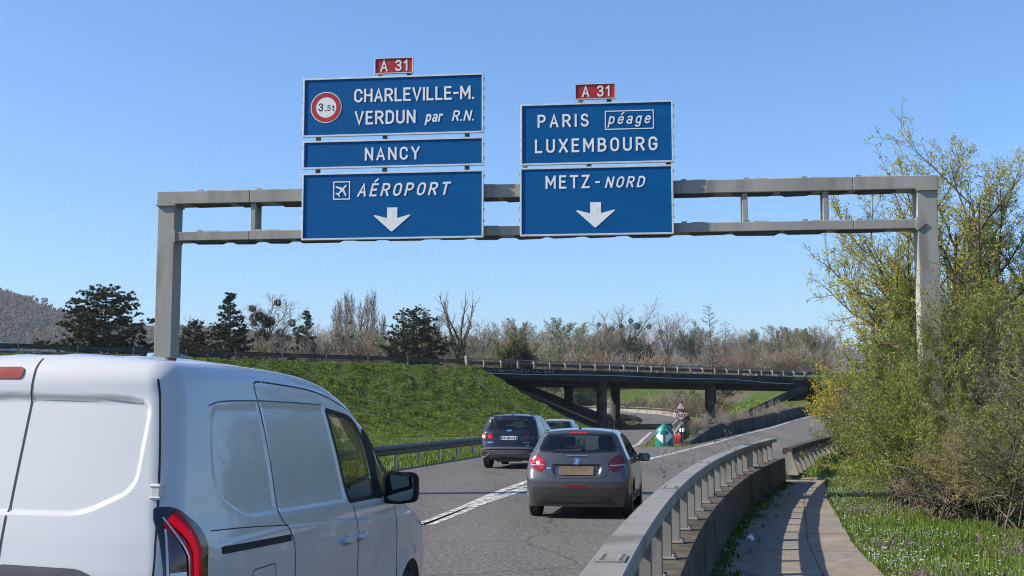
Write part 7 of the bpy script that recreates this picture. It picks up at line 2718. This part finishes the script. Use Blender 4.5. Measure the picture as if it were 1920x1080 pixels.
# weeds and moss along the foot of the parapet on the path side
def foot(n):
    y = rng.uniform(9, 31, n)
    x = np.array([wall_right_x(v) for v in y]) + .02 + np.abs(rng.normal(0, .13, n)) * (.6 + .8 * np.sin(y * 1.7) ** 2)
    return np.stack([x, y, np.full(n, PATH_Z - .01)], 1)
P = tufted(420, foot, 8, .03)
blades('grass', P, .06, .018, [(gr2, .7), (gr1, .3)], 93, 'dark low weeds in the shade along the foot of the parapet')

def flowers(name, C, size, mat, seed, label, z0, z1, spike=False):
    rng_ = np.random.default_rng(seed)
    n = len(C)
    hz_ = rng_.uniform(z0, z1, (n, 1))
    if spike:
        k = 7
        Q = np.repeat(C, k, 0)
        Q[:, 2] += (np.tile(np.linspace(.35, 1, k), n) * np.repeat(hz_[:, 0], k))
        Q += rng_.normal(0, .009, Q.shape)
        V, F = quads_np(rng_, Q, size, size * .8)
    else:
        k = 4
        Q = np.repeat(C, k, 0)
        Q[:, 2] += np.repeat(hz_[:, 0], k)
        Q += rng_.normal(0, size * .35, Q.shape)
        V, F = quads_np(rng_, Q, size, size * .8)
    return tag(nmesh(name, V, F, mat), label, 'flowers', kind='stuff')

def patches(n, ncl, spread, near_path=0.0):
    c = verge(ncl)
    c = c[c[:, 1] < 33]
    i = rng.integers(0, len(c), n)
    p = c[i].copy()
    p[:, :2] += rng.normal(0, spread, (n, 2))
    lo = np.array([path_right_x(min(v, PATH_END)) for v in p[:, 1]])
    if near_path:
        p[:, 0] = lo + np.abs(rng.normal(0, near_path, n))
    return p[p[:, 0] > lo + .02]
fl_white = leaf_mat('small_white_flowers', (0.55, 0.58, 0.60), (0.72, 0.74, 0.74), .3, 6)
fl_blue = leaf_mat('pale_blue_flowers', (0.36, 0.46, 0.58), (0.52, 0.62, 0.72), .3, 6)
fl_purple = leaf_mat('purple_flower_spikes', (0.20, 0.10, 0.17), (0.34, 0.19, 0.29), .3, 6)
flowers('white_flowers', patches(1050, 60, .35, .50), .015, fl_white, 94, 'tiny white flowers thick along the path edge of the verge', .05, .12)
flowers('blue_flowers', patches(1300, 30, .40), .015, fl_blue, 95, 'tiny pale blue flowers in drifts across the verge', .05, .13)
flowers('purple_flowers', patches(2400, 44, .5), .025, fl_purple, 96, 'purple dead-nettle spikes scattered through the verge', .10, .17, spike=True)
# daisies one could count
for i, (px, py) in enumerate(((1626, 998), (1660, 1019), (1690, 1024), (1732, 1055), (1771, 1066), (1786, 1053), (1812, 1062), (1832, 1047), (1866, 1008), (1640, 1034), (1754, 1053), (1694, 1036))):
    p = G(px, py + 4, -.03)
    t = empty('daisy', (p.x, p.y, -.085), 'single white daisy standing in the near verge grass', 'flower', 'white daisies in the verge', rotz=i * 1.3)
    mb = MB()
    mb.tube([(0, 0, 0), (.004, 0, .05), (.0, -.006, .105)], .0025, 5)
    mb.build('stalk', gr1, t)
    mb = MB()
    for k in range(11):
        a = 2 * math.pi * k / 11
        c, s = math.cos(a), math.sin(a)
        mb.add([(c * .006, -.008 + s * .006, .107), (c * .018 - s * .005, -.014 + s * .018 + c * .005, .112), (c * .026, -.018 + s * .026, .112), (c * .018 + s * .005, -.014 + s * .018 - c * .005, .112)], [(0, 1, 2, 3)])
    mb.build('petals', M('daisy_white', (0.8, 0.8, 0.78), rough=.6), t)
    mb = MB()
    mb.lathe([(.0, .118), (.005, .116), (.008, .110), (.006, .106)], (0, -.008, 0), n=8)
    mb.build('flower_centre', M('daisy_yellow', (0.6, 0.4, 0.03), rough=.7), t)

# left verge between crash barrier and embankment
def left_verge(n):
    y = 14 + (78 - 14) * rng.uniform(0, 1, n)
    x = np.array([left_edge_x(v) for v in y]) - .35 - rng.uniform(0, 1, n) * 14
    return np.stack([x, y, np.full(n, -.085)], 1)
P = tufted(15000, left_verge, 6, .09)
blades('grass', P, .15, .03, [(gr1, .52), (gr2, .38), (gr3, .05), (gr4, .05)], 97, 'grass on the flat verge behind the left crash barrier')
# embankment faces
def emb_pts(fn, n, ta, tb):
    t = rng.uniform(ta, tb, n)
    w = rng.uniform(0, 1, n)
    keep = (np.sin(t * 1.9 + 4 * np.sin(w * 5)) + np.sin(w * 23 + t * 2.7) + rng.normal(0, .7, n)) > -.35
    return np.array([tuple(fn(a, b)) for a, b in zip(t[keep], w[keep])])
c = emb_pts(emb_left, 38000, -26, T_L + 3.8)
def tussocks(name, c, size, per, mats, seed, label):
    """low domed tussocks of short bent leaves"""
    rg2 = np.random.default_rng(seed)
    n = len(c)
    U = rg2.normal(0, 1, (n, per, 3))
    U[:, :, 2] = np.abs(U[:, :, 2]) * .8 + .15
    U /= np.linalg.norm(U, axis=2)[:, :, None]
    sz = size * rg2.uniform(.45, 1.5, (n, 1, 1))
    C = c[:, None, :] + U * sz * np.array([1.15, 1.15, .75])
    D = U * 1.0 + np.array([0, 0, .5])
    V, F = quads_np(rg2, C.reshape(-1, 3), size * .95, size * .36, dirs=D.reshape(-1, 3) * 1.6)
    pm = np.array([m_[1] for m_ in mats])
    k = np.repeat(rg2.choice(len(mats), n, p=pm), per)
    swap = rg2.uniform(0, 1, len(k)) < .35
    k[swap] = rg2.choice(len(mats), swap.sum(), p=pm)
    return tag(nmesh(name, V, F, [m_[0] for m_ in mats], mi=k), label, 'grass', kind='stuff')
tussocks('grass', c, .15, 10, [(gr1, .48), (gr2, .26), (gr4, .20), (gr3, .06)], 98, 'rough tufted grass covering the left embankment')
cl = c[c[:, 2] < 1.7]
tussocks('grass', cl[::2] + rng.normal(0, .12, cl[::2].shape) * [1, 1, 0], .15, 9, [(gr1, .5), (gr4, .42), (gr3, .08)], 103, 'brighter grass along the foot of the left embankment')
c = emb_pts(emb_right, 9000, T_R - 3.2, T_R + 40)
tussocks('grass', c, .24, 9, [(gr1, .45), (gr2, .2), (gr4, .35)], 99, 'bright green grass on the slope past the right end of the bridge')
# point of the divide, and the far side under the bridge
def island(n):
    y = rng.uniform(54.6, 84, n)
    a = np.array([line1_x(v) + .8 for v in y])
    b = np.array([min(line2_x(v) - 1.5, line1_x(v) + 9) for v in y])
    return np.stack([a + (b - a) * rng.uniform(0, 1, n), y, np.full(n, -.02)], 1)
P = tufted(3800, island, 7, .10)
blades('grass', P, .16, .035, [(gr1, .5), (gr2, .2), (gr3, .2), (gr4, .1)], 100, 'patchy grass on the point between road and ramp')
pp = np.stack([rng.uniform(22, 44, 4000), rng.uniform(165, 222, 4000)], 1)
zz = rise_height(pp[:, 0], pp[:, 1])
P = np.concatenate([pp, zz[:, None] - .05], 1)[zz > .1]
P = np.repeat(P, 5, 0)
P[:, :2] += rng.normal(0, .3, (len(P), 2))
blades('grass', P, .35, .14, [(gr4, .4), (gr1, .6)], 101, 'bright grass seen far off through the bridge opening')

# dry weed stalks standing on the road side of the parapet
weed_m = M('dry_weed', (0.10, 0.085, 0.06), (0.20, 0.17, 0.13), scale=6, rough=.9)
wl_ = ((1262, 893, 'tallest dry weed clump against the parapet, nearest the grey hatchback'), (1287, 882, 'dry weed clump right of the tallest one by the parapet'), (1315, 862, 'single thin dry weed half way along the parapet'), (1358, 848, 'thin dry weed stalk beyond the middle of the parapet'), (1383, 838, 'dry weed pair near the far part of the parapet'), (1412, 830, 'small dry weed near the far end of the parapet rail'))
for i, (px, py, lab) in enumerate(wl_):
    rg_ = random.Random(200 + i)
    Yw = 9.2 + i * 3.6
    for _ in range(3):
        Yw = float(np.interp(px, [960 + 2335 * (rail_x(y) - .05) / y for y in np.linspace(6, 30, 100)], np.linspace(6, 30, 100)))
    t = empty('dry_weed', (rail_x(Yw) - .17, Yw, 0), lab, 'weed')
    ht = 1.02 + (.30 if i in (0, 1, 4) else .2)
    for k in range(rg_.randint(2, 4) if i != 2 else 1):
        mb = MB()
        x, y = rg_.uniform(-.07, .05), rg_.uniform(-.25, .25)
        pts = [Vector((x, y, 0))]
        for m in range(6):
            pts.append(pts[-1] + Vector((rg_.uniform(-.03, .03), rg_.uniform(-.03, .03), ht * rg_.uniform(.8, 1.1) / 6)))
        mb.tube(pts, [.005 * (1 - .1 * m) for m in range(7)], 4)
        for m in range(3, 7):
            for s in range(2):
                a = rg_.uniform(0, 6.28)
                q = pts[m] + Vector((math.cos(a) * .05, math.sin(a) * .05, rg_.uniform(.04, .09)))
                mb.tube([pts[m], q], [.003, .006], 4)
        mb.build('stalk', weed_m, t)
# weeds tumbling over the ramp wall
for i in range(16):
    rg_ = random.Random(300 + i)
    p = iw_path[3 + i * 3] + Vector((rg_.uniform(-.5, .1), 0, .2))
    plant('grey' if i % 3 else 'brown', p, rg_.uniform(.8, 1.5), 'clump of dry weeds along the top of the ramp wall', 'dry_weed', rg_.uniform(.16, .28), rot=rg_.uniform(0, 6.28), group='dry weeds on the ramp wall', cat='weed')
# crumpled paper on the path
pl = G(1407, 1013, PATH_Z)
pt = MB()
rg_ = random.Random(9)
ring = []
for k in range(3):
    for j in range(8):
        a = j * math.pi / 4
        rr_ = (.05, .055, .02)[k] * rg_.uniform(.6, 1.3)
        ring.append((pl.x + rr_ * math.cos(a) * 1.2, pl.y + rr_ * math.sin(a), PATH_Z + (.008, .045, .075)[k] * rg_.uniform(.8, 1.2)))
pt.add(ring, [(k * 8 + j, k * 8 + (j + 1) % 8, k * 8 + 8 + (j + 1) % 8, k * 8 + 8 + j) for k in range(2) for j in range(8)] + [tuple(16 + j for j in range(8))])
tag(pt.build('paper_scrap', M('white_paper', (0.7, 0.72, 0.75), rough=.7)), 'crumpled white scrap of paper on the shaded side of the footpath', 'litter')
# ------------------------------------------------------------------ thin spring haze
hz_b = MB()
hz_b.box(-3300, 3300, -230, 5300, -1.2, 165)
hz_o = hz_b.build('haze', None or bpy.data.materials.new('haze'))
hm = hz_o.data.materials[0]
hm.use_nodes = True
N_, L_n = nodes_of(hm)
N_.remove(N_['Principled BSDF'])
pv = N_.new('ShaderNodeVolumePrincipled')
pv.inputs['Color'].default_value = (0.80, 0.90, 1.0, 1)
pv.inputs['Density'].default_value = 0.00011
pv.inputs['Anisotropy'].default_value = 0.0
L_n.new(pv.outputs[0], N_['Material Output'].inputs['Volume'])
tag(hz_o, 'faint bluish haze in the air', 'haze', kind='stuff')
